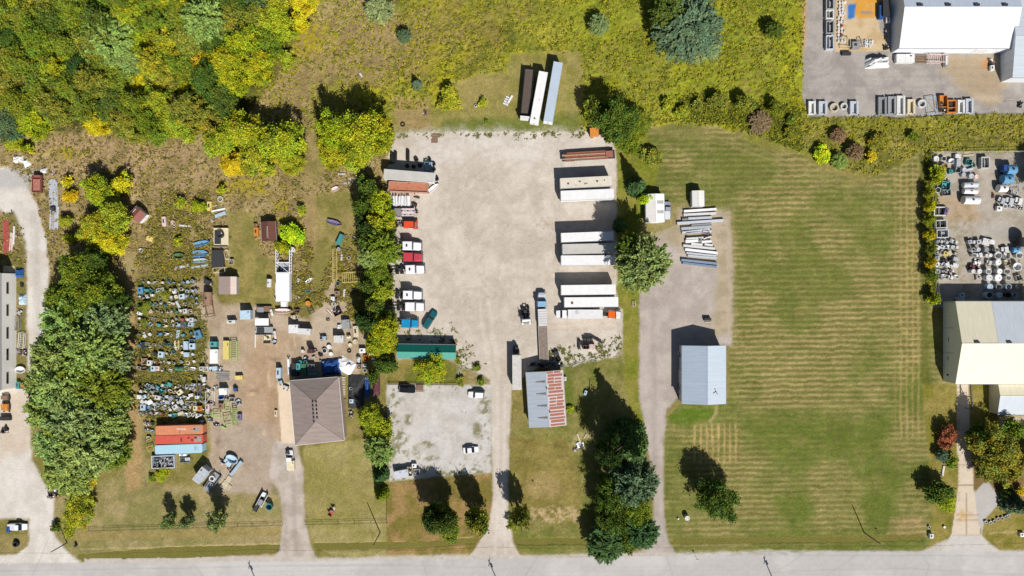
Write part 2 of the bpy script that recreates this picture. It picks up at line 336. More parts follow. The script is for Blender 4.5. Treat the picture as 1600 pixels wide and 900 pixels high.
# grass strip between the yard and the east drive
paint(region([(964, 215), (1012, 195), (1040, 270), (1020, 350), (1000, 470), (998, 600), (1012, 680), (1000, 690), (975, 600), (973, 480), (966, 470)], 2.5, 4), (122, 128, 42), 'lawn', .1, (142, 136, 62), st(N2, .4, .6))
# east lawn, mown in stripes
lawn = [(1008, 200), (1050, 193), (1120, 196), (1160, 215), (1200, 236), (1250, 240), (1290, 268), (1350, 284), (1400, 262), (1440, 240), (1448, 300), (1450, 470), (1470, 596), (1500, 600), (1500, 780), (1470, 820), (1460, 850), (1440, 866), (1060, 868), (1044, 852), (1038, 800), (1036, 660), (1062, 630), (1140, 620), (1142, 360), (1060, 320), (1010, 330), (1030, 260)]
LM = region(lawn, 3, 4)
paint(LM, (106, 114, 48), 'lawn', .04, (126, 127, 66), st(N1 * .6 + N2 * .4, .42, .58))
dry = st(N1 * .7 + N4 * .3 + .16 * np.exp(-((X - 1230) / 60) ** 2 - ((Y - 560) / 60) ** 2) + .14 * np.exp(-((X - 1420) / 22) ** 2) * (Y < 830) + .1 * np.exp(-((X - 1330) / 60) ** 2 - ((Y - 540) / 50) ** 2) - .06 * np.exp(-((X - 1370) / 70) ** 2 - ((Y - 740) / 70) ** 2) - .12 * np.exp(-((X - 1280) / 60) ** 2 - ((Y - 680) / 40) ** 2), .46, .62)
ph = Y + 1.3 * WY * 4 + 3.5 * (N1 - .5) + .012 * (X - 1200); stripe = .5 + .5 * np.cos(2 * pi * ph / 8.6); stripe = st(stripe + .3 * (N3 - .5), .4, .85)
vstripe = .5 + .5 * np.cos(2 * pi * (X + WX * 4) / 9.2); vstripe = st(vstripe + .4 * (N3 - .5), .55, .85)
lowgreen = region([(1150, 640), (1440, 600), (1440, 850), (1200, 860)], 50, 40)
sm = LM * np.clip(.3 + .75 * dry - .35 * lowgreen * (X > 1290), 0, 1)
paint(sm * stripe * (.6 + .35 * N2) * np.where(Y > 640, .8, 1.0), (180, 160, 110)); paint(sm * (1 - stripe) * .22 * (.3 + dry), (120, 100, 54))
vz = np.maximum(region([(1082, 664), (1152, 660), (1155, 724), (1082, 722)], 3, 4), .6 * region([(1400, 250), (1440, 250), (1446, 680), (1400, 690)], 14, 6))
paint(LM * vz * vstripe * .75, (192, 164, 108))
paint(.8 * LM * region([(1392, 808), (1446, 808), (1448, 834), (1385, 836)], 4, 4) * (.4 + .6 * stripe), (184, 154, 112))
paint(.8 * LM * lowgreen * (1 - dry) * st(N2, .35, .6) * .6, (92, 112, 34))
paint(.7 * LM * region([(1436, 240), (1448, 240), (1452, 600), (1440, 600)], 4, 3), (98, 104, 40))
paint(.8 * LM * region([(1040, 640), (1125, 636), (1118, 660), (1044, 664)], 10, 8), (88, 116, 26))
for y_ in (195, 203, 212): paint(.4 * LM * region([(1030, y_), (1118, y_ - 1), (1160, y_ + 20), (1250, y_ + 52), (1340, y_ + 84), (1345, y_ + 88), (1250, y_ + 56), (1158, y_ + 24), (1118, y_ + 3), (1030, y_ + 4)], 3, 3), (170, 150, 98))
# rank growth bordering the lawn
# east gravel drive
ed = [(1008, 372), (1056, 352), (1058, 326), (1140, 330), (1146, 420), (1144, 540), (1066, 540), (1060, 622), (1042, 640), (1037, 690), (1037, 800), (1044, 846), (1066, 880), (950, 884), (1006, 858), (1022, 830), (1020, 740), (1010, 690), (999, 620), (999, 470), (1008, 440)]
paint(region(ed, 4, 6), (176, 164, 154), 'driveway', 0, (192, 180, 170), st(N1 * .4 + N2 * .6, .4, .6))
paint(.6 * region([(1050, 320), (1145, 325), (1148, 520), (1110, 530), (1120, 420), (1050, 380)], 14, 14), (192, 172, 138), None, None, (158, 142, 92), st(N2, .45, .6))
paint(.5 * region([(1000, 345), (1060, 330), (1060, 380), (1008, 385)], 12, 12), (160, 146, 104))
paint(.35 * region([(1016, 450), (1024, 450), (1028, 860), (1018, 700)], 7, 8), (150, 140, 136)); paint(.5 * blob(1070, 400, 34, 10), (208, 194, 180))
track([(1120, 632), (1118, 648), (1108, 660)], 2.5, (186, 160, 118), .7)
# top right: contractor's yard
paint(region([(1262, -60), (1700, -60), (1700, 176), (1530, 178), (1400, 184), (1262, 182), (1253, 150), (1256, 60)], 3, 5), (160, 153, 146), 'gravel_yard', 0, (178, 170, 162), st(N2, .4, .6))
paint(.8 * region([(1252, -60), (1262, -60), (1260, 60), (1254, 100)], 3, 3), (196, 160, 116))
paint(.8 * region([(1470, 88), (1560, 85), (1575, 130), (1548, 170), (1500, 140), (1470, 110)], 14, 20), (182, 160, 126)); paint(.6 * blob(1540, 152, 30, 10), (206, 186, 160)); paint(.8 * blob(1540, 100, 8, 12), (204, 148, 96))
for r_ in (18, 26, 36): track([(1276 + r_ * cos(radians(a)), 84 + r_ * sin(radians(a))) for a in range(0, 180, 20)], 1.5, (144, 136, 128), .3)
for yy in (104, 116, 132, 146): track([(1280, yy), (1400, yy + 4), (1560, yy + 2)], 2, (148, 138, 130), .25)
padc = region([(1309, -60), (1372, -60), (1374, 45), (1392, 80), (1304, 81), (1304, 60)], 1.5, 2)
paint(padc, (214, 190, 152), 'concrete_walk', .0, (200, 172, 130), st(N2, .4, .6))
paint(padc * region([(1336, -60), (1374, -60), (1373, 26), (1350, 28), (1334, 22)], 4, 8) * (.6 + .4 * st(N3, .3, .5)), (222, 160, 60))
paint(padc * region([(1324, 8), (1338, 7), (1336, 28), (1325, 32)], 3, 5), (60, 122, 190)); paint(padc * .8 * region([(1345, 17), (1364, 17), (1362, 22), (1345, 22)], 2, 3), (140, 140, 140))
# right hand scrapyard
paint(region([(1456, 240), (1700, 238), (1700, 480), (1456, 480)], 2.5, 3), (164, 154, 138), 'gravel_yard', .0, (184, 174, 160), st(N2, .4, .6))
paint(.6 * region([(1456, 305), (1530, 300), (1530, 345), (1480, 350)], 10, 16), (186, 156, 120)); paint(.6 * region([(1480, 318), (1520, 318), (1510, 470), (1485, 400)], 10, 16) * st(N3, .4, .6), (140, 128, 84))
paint(.5 * blob(1560, 360, 40, 16), (188, 182, 176))
# bottom right plot
paint(region([(1440, 600), (1700, 600), (1700, 864), (1560, 866), (1500, 866), (1446, 862), (1456, 840), (1450, 700)], 5, 6) * (1 - .0), (128, 122, 48), 'lawn', .08, (150, 136, 72), st(N2, .4, .6))
paint(.8 * region([(1495, 690), (1600, 700), (1600, 790), (1540, 770), (1512, 760)], 6, 8), (120, 96, 66), 'dirt_yard', .02, (146, 112, 72), N2)
paint(.8 * region([(1560, 650), (1640, 648), (1640, 680), (1560, 670)], 5, 5), (206, 190, 170))
paint(region([(1495, 598), (1513, 598), (1516, 690), (1520, 730), (1521, 762), (1528, 800), (1532, 836), (1486, 836), (1492, 800), (1497, 760), (1498, 730), (1495, 700)], 1.2, .6), (214, 196, 172), 'concrete_walk', 0, (224, 208, 188), N2)
paint(region([(1522, 770), (1542, 750), (1562, 778), (1558, 790), (1538, 812), (1534, 836), (1528, 810)], 1.5, 1.5), (186, 182, 176), 'concrete_walk', 0, (196, 190, 184), N2)
for yy in (726, 757, 804, 812): paint(.75 * region([(1494, yy), (1528, yy), (1528, yy + 1.6), (1494, yy + 1.6)], 1.4, .5), (120, 102, 84))
paint(.6 * region([(1509.4, 770), (1511, 770), (1511, 836), (1509.4, 836)], 1.4, .5), (110, 94, 76))
paint(.6 * blob(1505, 806, 18, 12) * st(N3, .4, .55), (206, 160, 70))
# verge and ditch along the road
paint(.75 * region([(110, 830), (440, 824), (438, 836), (110, 845)], 3, 4), (158, 140, 86))
dit = np.maximum.reduce([region([(122, 868), (260, 856), (436, 852), (438, 862), (260, 872), (130, 878)], 4, 4), region([(490, 850), (640, 848), (740, 842), (742, 848), (640, 856), (496, 858)], 4, 4), region([(805, 842), (930, 842), (930, 850), (808, 850)], 4, 4), region([(1052, 842), (1300, 840), (1440, 836), (1440, 843), (1300, 846), (1055, 848)], 4, 4)])
paint(.9 * dit, (78, 76, 44), None, -.5, (112, 104, 60), N2)
for q in [(125, 858, 440, 848, 1.4), (1100, 840.5, 1165, 840.5, 1.2), (1378, 837, 1452, 836, 1.5), (1545, 832, 1600, 829, 2), (700, 843, 740, 838, 1.5)]:
    paint(.75 * region([(q[0], q[1]), (q[2], q[3]), (q[2], q[3] + q[4]), (q[0], q[1] + q[4])], 1.6, 3), (198, 176, 134))
# the road
re_ = [(-150, 881), (200, 879), (440, 877), (640, 875), (800, 872), (1000, 868), (1060, 866), (1200, 862), (1440, 862), (1480, 861), (1750, 864)]
paint(region([(130, 872), (440, 868), (480, 872), (640, 868), (740, 866), (830, 868), (960, 864), (1060, 864), (1200, 860), (1440, 861), (1490, 838), (1532, 838), (1560, 860), (1750, 862), (1750, 880), (130, 892)], 4, 4), (204, 196, 186), 'road_shoulder', 0, (192, 182, 168), N2)
paint(region([(1486, 836), (1534, 836), (1546, 850), (1572, 866), (1460, 868), (1476, 856)], 1.5, 1.5), (206, 200, 192), 'driveway', 0)
paint(region(re_ + [(1750, 1016), (-150, 1016)], 1.6, 1.0), (192, 188, 184), 'road', 0, (204, 200, 196), st(N1, .4, .6))
def crack(pts, c=(150, 146, 142), w_=.9, a=.45):  # thin road lines: cracks, wear, and wire shadows painted into the colour
    for (x0, y0), (x1, y1) in zip(pts, pts[1:]):
        dx, dy = x1 - x0, y1 - y0; L = hypot(dx, dy); nx, ny = -dy / L * w_, dx / L * w_
        paint(a * region([(x0 + nx, y0 + ny), (x1 + nx, y1 + ny), (x1 - nx, y1 - ny), (x0 - nx, y0 - ny)], 1.6, 2), c)
crack([(-20, 893), (200, 889), (440, 884), (640, 881)], a=.3); crack([(1200, 867), (1600, 869)], a=.3); crack([(850, 871), (1060, 867)], (170, 140, 110), 1, .35)
crack([(1200, 895), (1300, 890), (1420, 888), (1500, 893), (1600, 899)], a=.3); crack([(480, 884), (640, 884), (760, 886)], a=.25)
crack([(50, 900), (64, 870), (76, 840)], (160, 150, 140), .8, .4); crack([(1290, 900), (1340, 866)], a=.3); crack([(1216, 892), (1260, 862)], a=.3)  # slanting lines, with wire shadows painted in among them
for a_ in [(60, 884, 40), (900, 882, 30), (1320, 884, 60), (560, 894, 40)]: paint(.3 * blob(a_[0], a_[1], a_[2], 6), (186, 180, 174))
for y0 in (884, 890, 897): crack([(-140, y0 + 14), (300, y0 + 11), (800, y0 + 4), (1200, y0), (1740, y0)], (184, 178, 172), 1.6, .22)
crack([(820, 900), (842, 868)], a=.4); crack([(1040, 868), (1052, 900)], a=.35); crack([(1440, 866), (1452, 884), (1446, 900)], a=.4); crack([(300, 880), (318, 900)], a=.4); crack([(660, 876), (668, 900)], a=.35)
ROADM = region(re_ + [(1750, 1016), (-150, 1016)], 2, 0)
# fine albedo mottling
gm = region(yard, 4, 4) + region(park, 4, 4)
paint(.28 * gm * st(fbm(X, Y, 40, 65, 5, .7), .52, .64), (186, 170, 150)); paint(.3 * gm * st(fbm(X, Y, 30, 66, 5, .75), .54, .66), (226, 218, 206))
paint(.35 * LM * st(fbm(X * .4, Y * 3, 12, 67, 4, .7), .55, .68), (150, 136, 84)); paint(.3 * LM * st(fbm(X * .5, Y * 2.5, 14, 68, 4, .7), .56, .68), (84, 96, 36))
hard = np.isin(cls, [2, 3, 4, 5, 6, 7])
mot = np.where(hard, 1 + .16 * (fbm(X, Y, 5, 71, 3, .9) - .5), 1 + .55 * (fbm(X, Y, 5, 72, 3, .9) - .5)).astype(np.float32)
col *= mot[..., None]
# relief
rel = (fbm(X, Y, 6, 81, 3, .9) - .35) * 1.3 + (fbm(X, Y, 26, 82, 3) - .4) * .8
Z = np.where(hgt > 0, hgt * np.clip(rel, 0, 2), hgt) + .02
hardm = hard.astype(np.float32); Z = np.where(hard, .02, Z)
vx = (X - 800) * S; vy = (450 - Y) * S
GM = {'meadow': attr_mat('meadow_growth', fine=1.9, amt=.34, bump=.7, bdist=.3, coarse=.12, camt=.16), 'lawn': attr_mat('mown_grass', fine=2.4, amt=.34, bump=.6, bdist=.18, coarse=.2, camt=.1),
      'gravel_yard': attr_mat('gravel', fine=2.6, amt=.17, bump=.35, bdist=.06, camt=.07), 'driveway': attr_mat('drive_gravel', fine=2.6, amt=.15, bump=.3, bdist=.05, camt=.06),
      'road': attr_mat('pale_asphalt', fine=3.0, amt=.09, bump=.1, bdist=.02, coarse=.15, camt=.04), 'dirt_yard': attr_mat('dirt', fine=2.2, amt=.18, bump=.4, bdist=.08),
      'concrete_walk': attr_mat('concrete', fine=2.5, amt=.07, bump=.1, bdist=.02, camt=.05), 'road_shoulder': attr_mat('shoulder_gravel', fine=3, amt=.14, bump=.3, bdist=.05)}
nx_, ny_ = len(gx), len(gy)
fc = cls[:-1, :-1]
VI = np.arange(nx_ * ny_).reshape(ny_, nx_)
Q = np.stack([VI[1:, :-1], VI[1:, 1:], VI[:-1, 1:], VI[:-1, :-1]], -1)
allv = np.stack([vx.ravel(), vy.ravel(), Z.ravel()], -1); allc = col.reshape(-1, 3)
for k, nm in enumerate(CLS):
    q = Q[fc == k]
    if not len(q): continue
    u, inv = np.unique(q.ravel(), return_inverse=True)
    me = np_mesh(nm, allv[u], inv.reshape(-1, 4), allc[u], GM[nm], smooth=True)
    o = bpy.data.objects.new(nm, me); C.objects.link(o); o['kind'] = 'structure'
# land beyond, out to the horizon: fields and the continuing road
def ringmesh():
    x0, x1, y1, y0 = (GX0 - 800) * S, (GX1 - 800) * S, (450 - GY0) * S, (450 - GY1) * S; R = 3000
    V = np.array([(-R, -R, -.03), (R, -R, -.03), (R, R, -.03), (-R, R, -.03)], float)
    return np_mesh('ground', V, np.array([[0, 1, 2, 3]]), np.array([A((122, 116, 56))] * 4), GM['lawn'])
o = bpy.data.objects.new('ground', ringmesh()); C.objects.link(o); o['kind'] = 'structure'
for sgn, e0 in ((-1, (GX0 - 800) * S), (1, (GX1 - 800) * S)):
    ye = (450 - (881 if sgn < 0 else 864)) * S
    V = np.array([(e0, ye, .0), (e0, ye - 9, .0), (sgn * 3000, ye - 9, .0), (sgn * 3000, ye, .0)])
    F = np.array([[0, 1, 2, 3]] if sgn > 0 else [[3, 2, 1, 0]])
    o = bpy.data.objects.new('road', np_mesh('road', V, F, np.array([A((200, 197, 193))] * 4), GM['road'])); C.objects.link(o); o['kind'] = 'structure'

# ------------------------------------------------------------------ weeds standing in the rough ground (stuff)
def tufts(name, M, n, size, pal, label, hmul=1.0, seed=5):
    r = np.random.default_rng(seed)
    w_ = np.clip(M, 0, 1).ravel(); w_ = w_ / w_.sum()
    idx = r.choice(len(w_), n, p=w_); x = X.ravel()[idx] + r.uniform(-1, 1, n); y = Y.ravel()[idx] + r.uniform(-1, 1, n)
    bx = (x - 800) * S; by = (450 - y) * S; bz = Z.ravel()[idx]
    nl = 4; N = n * nl
    cx = np.repeat(bx, nl) + r.normal(0, size * .5, N); cy = np.repeat(by, nl) + r.normal(0, size * .5, N)
    cz = np.repeat(bz, nl) + r.uniform(.1, .8, N) * size * hmul
    pi_ = np.array([alb(*p) for p in pal])[np.repeat(r.integers(0, len(pal), n), nl)] * r.uniform(.85, 1.5, (N, 1))
    V, F = leafquads(r, cx, cy, cz, size * r.uniform(.5, 1.2, N), upb=1.5)
    me = np_mesh(name, V, F, np.repeat(pi_, 4, 0), LEAFM)
    o = bpy.data.objects.new(name, me); C.objects.link(o); o.color = (1, 1, 1, 1); tag(o, label, 'weeds', kind='stuff'); return o
def leafquads(r, cx, cy, cz, sz, upb=.8, dirs=None, asp=1.0):
    N = len(cx); nrm = r.normal(0, 1, (N, 3)); nrm[:, 2] = np.abs(nrm[:, 2]) + upb; nrm /= np.linalg.norm(nrm, axis=1)[:, None]
    d = r.normal(0, 1, (N, 3)) if dirs is None else dirs + r.normal(0, .25, (N, 3))
    u = d - nrm * (d * nrm).sum(1)[:, None]; u /= np.linalg.norm(u, axis=1)[:, None] + 1e-9; v = np.cross(nrm, u)
    c = np.stack([cx, cy, cz], -1); hu = (sz / 2)[:, None] * u * asp; hv = (sz / 2)[:, None] * v / asp ** .3
    V = np.stack([c - hu - hv * .5, c + hu * .2 - hv, c + hu + hv * .3, c - hu * .1 + hv], 1).reshape(-1, 3)
    return V, np.arange(N * 4).reshape(-1, 4)
LEAFM = attr_mat('foliage', rough=.75, amt=0, use_obj=True, transl=.16)
mead = (cls == 0).astype(np.float32) * (Y > -60) * (Y < 960) * (X > -80) * (X < 1680)
north = mead * ((Y < 205) | ((X > 1100) & (Y < 290))) * (X > 400) * st(N2, .3, .6)
tufts('meadow_weeds', north, 13000, .42, [(160, 158, 34), (150, 150, 36), (118, 124, 32), (160, 150, 70), (100, 108, 34), (172, 164, 30)], 'yellow green goldenrod and tall weeds covering the northern field', .8)
tufts('scrub_weeds', mead * (X < 620) * (Y > 190) * (Y < 430), 5000, .5, [(150, 132, 84), (168, 148, 98), (128, 118, 60), (160, 150, 50), (110, 108, 50)], 'dry brown grass and weeds on the scrub field west of the yard', .7, 6)
tufts('scrapyard_weeds', region([(212, 436), (300, 436), (318, 470), (322, 640), (320, 660), (236, 662), (216, 640)], 10, 10) * st(N3, .4, .6), 4500, .4, [(136, 130, 52), (120, 118, 50), (100, 108, 44), (150, 138, 86), (112, 110, 52)], 'weeds growing up between the rows of scrap', .7, 7)
tufts('yard_weeds', np.clip(wm * st(fbm(X, Y, 9, 61, 3, .8), .5, .6), 0, 1) * (cls == 2), 900, .35, [(98, 104, 40), (120, 118, 50)], 'low weeds coming through the gravel at the yard edges', .5, 8)
strip = region([(1446, 240), (1462, 240), (1462, 470), (1450, 470)], 4, 3)
tufts('hedge_bottom_weeds', np.clip(strip + region([(1060, 150), (1250, 170), (1250, 235), (1130, 190), (1060, 190)], 10, 10) * .5, 0, 1), 5000, .5, [(110, 116, 34), (150, 148, 34), (84, 92, 34)], 'rank weeds along the ditch and the lawn edge', 1.0, 9)
strip2 = np.maximum.reduce([region([(474, 380), (515, 400), (515, 470), (462, 480), (455, 430)], 10, 10), region([(535, 370), (600, 370), (600, 520), (545, 520), (525, 470)], 10, 10), region([(258, 300), (330, 300), (330, 440), (215, 440), (215, 400)], 14, 14) * .6, region([(220, 500), (300, 500), (300, 640), (220, 640)], 10, 10) * .5])
tufts('rank_weeds', strip2 * st(N2, .4, .6), 6000, .5, [(140, 130, 56), (128, 118, 54), (104, 108, 46), (160, 146, 40), (140, 122, 86)], 'tall mixed weeds between the scrap piles of the west yard', 1.0, 10)
# ------------------------------------------------------------------ mesh builder
class MB:
    def __init__(s): s.v = []; s.f = []; s.mi = []; s.mats = []
    def part(s, name): s.cuts = getattr(s, 'cuts', []); s.cuts.append((name, len(s.v), len(s.f)))
    def m(s, m):
        if m not in s.mats: s.mats.append(m)
        return s.mats.index(m)
    def add(s, vs, fs, m, T=None):
        b = len(s.v); k = s.m(m)
        for p in vs:
            p = Vector(p); s.v.append(tuple(T @ p) if T else tuple(p))
        for f in fs: s.f.append(tuple(b + i for i in f)); s.mi.append(k)
        return s
    def box(s, cx, cy, z0, lx, ly, h, m, rz=0, taper=0.0, T=None):
        a, b = lx / 2, ly / 2; t = 1 - taper; c_, s_ = cos(rz), sin(rz); vs = []
        for z, q in ((z0, 1), (z0 + h, t)):
            for (x, y) in ((-a, -b), (a, -b), (a, b), (-a, b)):
                x *= q; y *= q; vs.append((cx + x * c_ - y * s_, cy + x * s_ + y * c_, z))
        return s.add(vs, [(3, 2, 1, 0), (4, 5, 6, 7), (0, 1, 5, 4), (1, 2, 6, 5), (2, 3, 7, 6), (3, 0, 4, 7)], m, T)
    def cyl(s, p0, p1, r, m, n=12, r2=None, caps=True):
        p0 = Vector(p0); p1 = Vector(p1); d = (p1 - p0).normalized(); r2 = r if r2 is None else r2
        a = d.orthogonal().normalized(); b = d.cross(a); vs = []
        for p, q in ((p0, r), (p1, r2)):
            for i in range(n): t = 2 * pi * i / n; vs.append(p + (a * cos(t) + b * sin(t)) * q)
        fs = [(i, (i + 1) % n, n + (i + 1) % n, n + i) for i in range(n)]
        if caps: fs += [tuple(range(n - 1, -1, -1)), tuple(range(n, 2 * n))]
        return s.add(vs, fs, m)
    def tor(s, c, R, r, m, axis='z', n=16, k=8):
        vs = []; fs = []
        for i in range(n):
            t = 2 * pi * i / n
            for j in range(k):
                q = 2 * pi * j / k; rr = R + r * cos(q); p = (rr * cos(t), rr * sin(t), r * sin(q))
                if axis == 'y': p = (p[0], p[2], p[1])
                if axis == 'x': p = (p[2], p[0], p[1])
                vs.append((c[0] + p[0], c[1] + p[1], c[2] + p[2]))
        for i in range(n):
            for j in range(k): fs.append((i * k + j, ((i + 1) % n) * k + j, ((i + 1) % n) * k + (j + 1) % k, i * k + (j + 1) % k))
        return s.add(vs, fs, m)
    def poly(s, pts, m): return s.add(pts, [tuple(range(len(pts)))], m)
    def prism(s, pts, z0, z1, m):
        n = len(pts); vs = [(x, y, z0) for x, y in pts] + [(x, y, z1) for x, y in pts]
        return s.add(vs, [tuple(range(n - 1, -1, -1)), tuple(range(n, 2 * n))] + [(i, (i + 1) % n, n + (i + 1) % n, n + i) for i in range(n)], m)
    def loft(s, secs, m):          # rings of equal count
        n = len(secs[0]); vs = [p for q in secs for p in q]; fs = []
        for k in range(len(secs) - 1):
            for i in range(n): fs.append((k * n + i, k * n + (i + 1) % n, (k + 1) * n + (i + 1) % n, (k + 1) * n + i))
        fs += [tuple(range(n - 1, -1, -1)), tuple(range((len(secs) - 1) * n, len(secs) * n))]
        return s.add(vs, fs, m)
    def bar(s, p0, p1, wd, m, hh=None):
        p0 = Vector(p0); p1 = Vector(p1); d = p1 - p0; L = d.length; hh = hh or wd
        q = d.to_track_quat('X', 'Z').to_matrix().to_4x4(); q.translation = (p0 + p1) / 2
        return s.box(0, 0, -hh / 2, L, wd, hh, m, T=q)
    def build(s, name, parent=None, loc=None, rz=None, bevel=0.0, smooth=False):
        me = bpy.data.meshes.new(name); me.from_pydata(s.v, [], s.f)
        for m in s.mats: me.materials.append(m)
        me.polygons.foreach_set('material_index', s.mi)
        import bmesh
        bm = bmesh.new(); bm.from_mesh(me); bmesh.ops.recalc_face_normals(bm, faces=bm.faces)
        if bevel: bmesh.ops.bevel(bm, geom=list(bm.edges), offset=bevel, segments=1, affect='EDGES', clamp_overlap=True)
        bm.to_mesh(me); bm.free()
        if smooth: me.polygons.foreach_set('use_smooth', [True] * len(me.polygons))
        o = bpy.data.objects.new(name, me); C.objects.link(o)
        if parent: o.parent = parent
        if loc is not None: o.location = loc
        if rz is not None: o.rotation_euler = (0, 0, rz)
        return o
def M_(r, g, b, **k): return mat(alb(r, g, b), **k)
BLACK = mat((.012, .012, .013), rough=.7); RUBBER = mat((.02, .02, .021), rough=.9); DARKST = mat((.035, .036, .038), rough=.6)
GLASSM = mat((.012, .016, .022), rough=.08, spec=.6, dirt=.05); WHITE = mat((.72, .72, .72), rough=.45, dirt=.12)
STEEL = mat((.30, .31, .33), rough=.5, metal=.2); ALU = mat((.5, .52, .54), rough=.4, metal=.3); RUST = mat((.17, .075, .04), rough=.9, stain=(.09, .035, .02), stain_amt=.5, stain_scale=2)
WOOD = mat((.30, .235, .165), rough=.9, dirt=.4, scale=3); CHROME = mat((.6, .6, .62), rough=.2, metal=.8); CONC = mat((.36, .34, .31), rough=.95, dirt=.25)
BARK = mat((.09, .07, .05), rough=.95)

# ------------------------------------------------------------------ trees
def crown_mesh(kind, seed):
    r = np.random.default_rng(seed)
    if kind in ('round', 'small', 'shrub', 'open'):
        nc, per, ls, cr = {'round': (200, 88, .045, .105), 'open': (115, 80, .046, .1), 'small': (96, 46, .092, .135), 'shrub': (26, 36, .17, .22)}[kind]
        lob = r.normal(0, 1, (7, 3)); lob /= np.linalg.norm(lob, axis=1)[:, None]; lob[:, 2] = np.abs(lob[:, 2]) * .7
        d = r.normal(0, 1, (nc, 3)); d /= np.linalg.norm(d, axis=1)[:, None]; d[:, 2] = np.where(d[:, 2] < -.7, -d[:, 2], d[:, 2])
        bump = 1 - .55 * (1 - np.clip((np.stack([d[:, 0], d[:, 1], np.abs(d[:, 2])], 1) @ lob.T).max(1), 0, 1)) * 2.2
        rad = np.clip(bump, .5, 1.05) * r.uniform(.72, 1.0, nc) * .9
        inner = r.random(nc) < .25; rad[inner] *= r.uniform(.4, .75, inner.sum())
        hx = d[:, :2] / (np.linalg.norm(d[:, :2], axis=1)[:, None] + 1e-6); cc = np.concatenate([hx * ((1 - np.abs(d[:, 2]) ** 2.4) * rad)[:, None], (d[:, 2] * rad * .8)[:, None]], 1)
        tint = np.repeat(r.uniform(.6, 1.3, nc), per); hue = np.repeat(r.normal(0, .13, nc), per)
        p = np.repeat(cc, per, 0) + r.normal(0, cr * .62, (nc * per, 3)) * np.array([1, 1, .7])
        V, F = leafquads(r, p[:, 0], p[:, 1], p[:, 2], ls * r.uniform(.6, 1.35, len(p)), upb=.7)
    elif kind == 'willow':
        nc, per = 260, 54
        d = r.normal(0, 1, (nc, 3)); d /= np.linalg.norm(d, axis=1)[:, None]; d[:, 2] = np.abs(d[:, 2])
        cc = d * r.uniform(.5, .95, (nc, 1)); cc[:, 2] *= .8
        ax = d + r.normal(0, .3, (nc, 3)); ax[:, 2] = ax[:, 2] * .3 - .1; ax /= np.linalg.norm(ax, axis=1)[:, None]
        t = r.uniform(-1, 1, (nc * per, 1)) * .16
        p = np.repeat(cc, per, 0) + np.repeat(ax, per, 0) * t + r.normal(0, .035, (nc * per, 3))
        tint = np.repeat(r.uniform(.6, 1.3, nc), per); hue = np.repeat(r.normal(0, .05, nc), per)
        V, F = leafquads(r, p[:, 0], p[:, 1], p[:, 2],   .055 * r.uniform(.6, 1.3, len(p)), upb=1.2, dirs=np.repeat(ax, per, 0), asp=1.7)
    else:    # conifer: whorls of drooping branches
        P_, D_, T_, S_ = [], [], [], []
        n = 32
        for i in range(n):
            z = i / n; R = (1 - z) ** .85 * (1 + .0 * z); nb = max(5, int(15 * (1 - z) + 4)); 
            for b in range(nb):
                a = 2 * pi * (b + r.random()) / nb; L = R * r.uniform(.72, 1.1); kk = max(4, int(36 * L)); tt = r.uniform(.6, 1.3)
                t = np.sqrt(r.random(kk)) * L; w_ = r.normal(0, .05 + .04 * L, kk)
                x = np.cos(a) * t - np.sin(a) * w_; y = np.sin(a) * t + np.cos(a) * w_
                P_.append(np.stack([x, y, z * 2.4 - .25 * t + r.normal(0, .03, kk)], -1)); D_.append(np.tile([cos(a), sin(a), -.2], (kk, 1))); T_.append(np.full(kk, tt))
        p = np.concatenate(P_); D = np.concatenate(D_); tint = np.concatenate(T_); hue = r.normal(0, .04, len(p))
        V, F = leafquads(r, p[:, 0], p[:, 1], p[:, 2], .085 * r.uniform(.7, 1.4, len(p)), upb=.8, dirs=D, asp=1.6)
    tint = tint * r.uniform(.75, 1.2, len(tint)); c = np.stack([tint * (1 + hue), tint, tint * (1 - hue)], -1)
    return np_mesh('crown', V, F, np.repeat(c, 4, 0), LEAFM)
def trunk_mesh(seed, conifer=False):
    r = random.Random(seed); b = MB()
    b.cyl((0, 0, -.02), (0, 0, .35), .045, BARK, 9, .032)
    if conifer: b.cyl((0, 0, .35), (0, 0, .93), .032, BARK, 8, .006)
    else:
        b.cyl((0, 0, .35), (.03, .02, .7), .032, BARK, 8, .012)
        for i in range(6):
            a = i * 1.05 + r.random(); z = .3 + .07 * i; L = .32 - .02 * i
            b.cyl((0, 0, z), (cos(a) * L, sin(a) * L, z + .25), .018, BARK, 6, .005)
    o = b.build('trunk'); me = o.data; bpy.data.objects.remove(o); return me
CM = {k: [crown_mesh(k, s * 7 + i) for i in range(n)] for s, (k, n) in enumerate([('round', 5), ('small', 4), ('shrub', 4), ('open', 2), ('willow', 4), ('conifer', 3)])}
TM = [trunk_mesh(1), trunk_mesh(2)]; TMC = trunk_mesh(3, True)
TREEC = {'green': (108, 128, 38), 'bright': (144, 158, 34), 'yg': (150, 156, 40), 'yellow': (190, 176, 34), 'gold': (192, 172, 34), 'olive': (130, 132, 48), 'dark': (80, 104, 38),
         'deep': (54, 80, 36), 'grey': (124, 142, 88), 'greygreen': (132, 152, 80), 'blue': (92, 112, 82), 'pale': (140, 150, 96), 'red': (146, 88, 62), 'brown': (134, 112, 84), 'spruce': (74, 102, 56), 'lime': (164, 192, 34), 'palew': (176, 178, 150)}
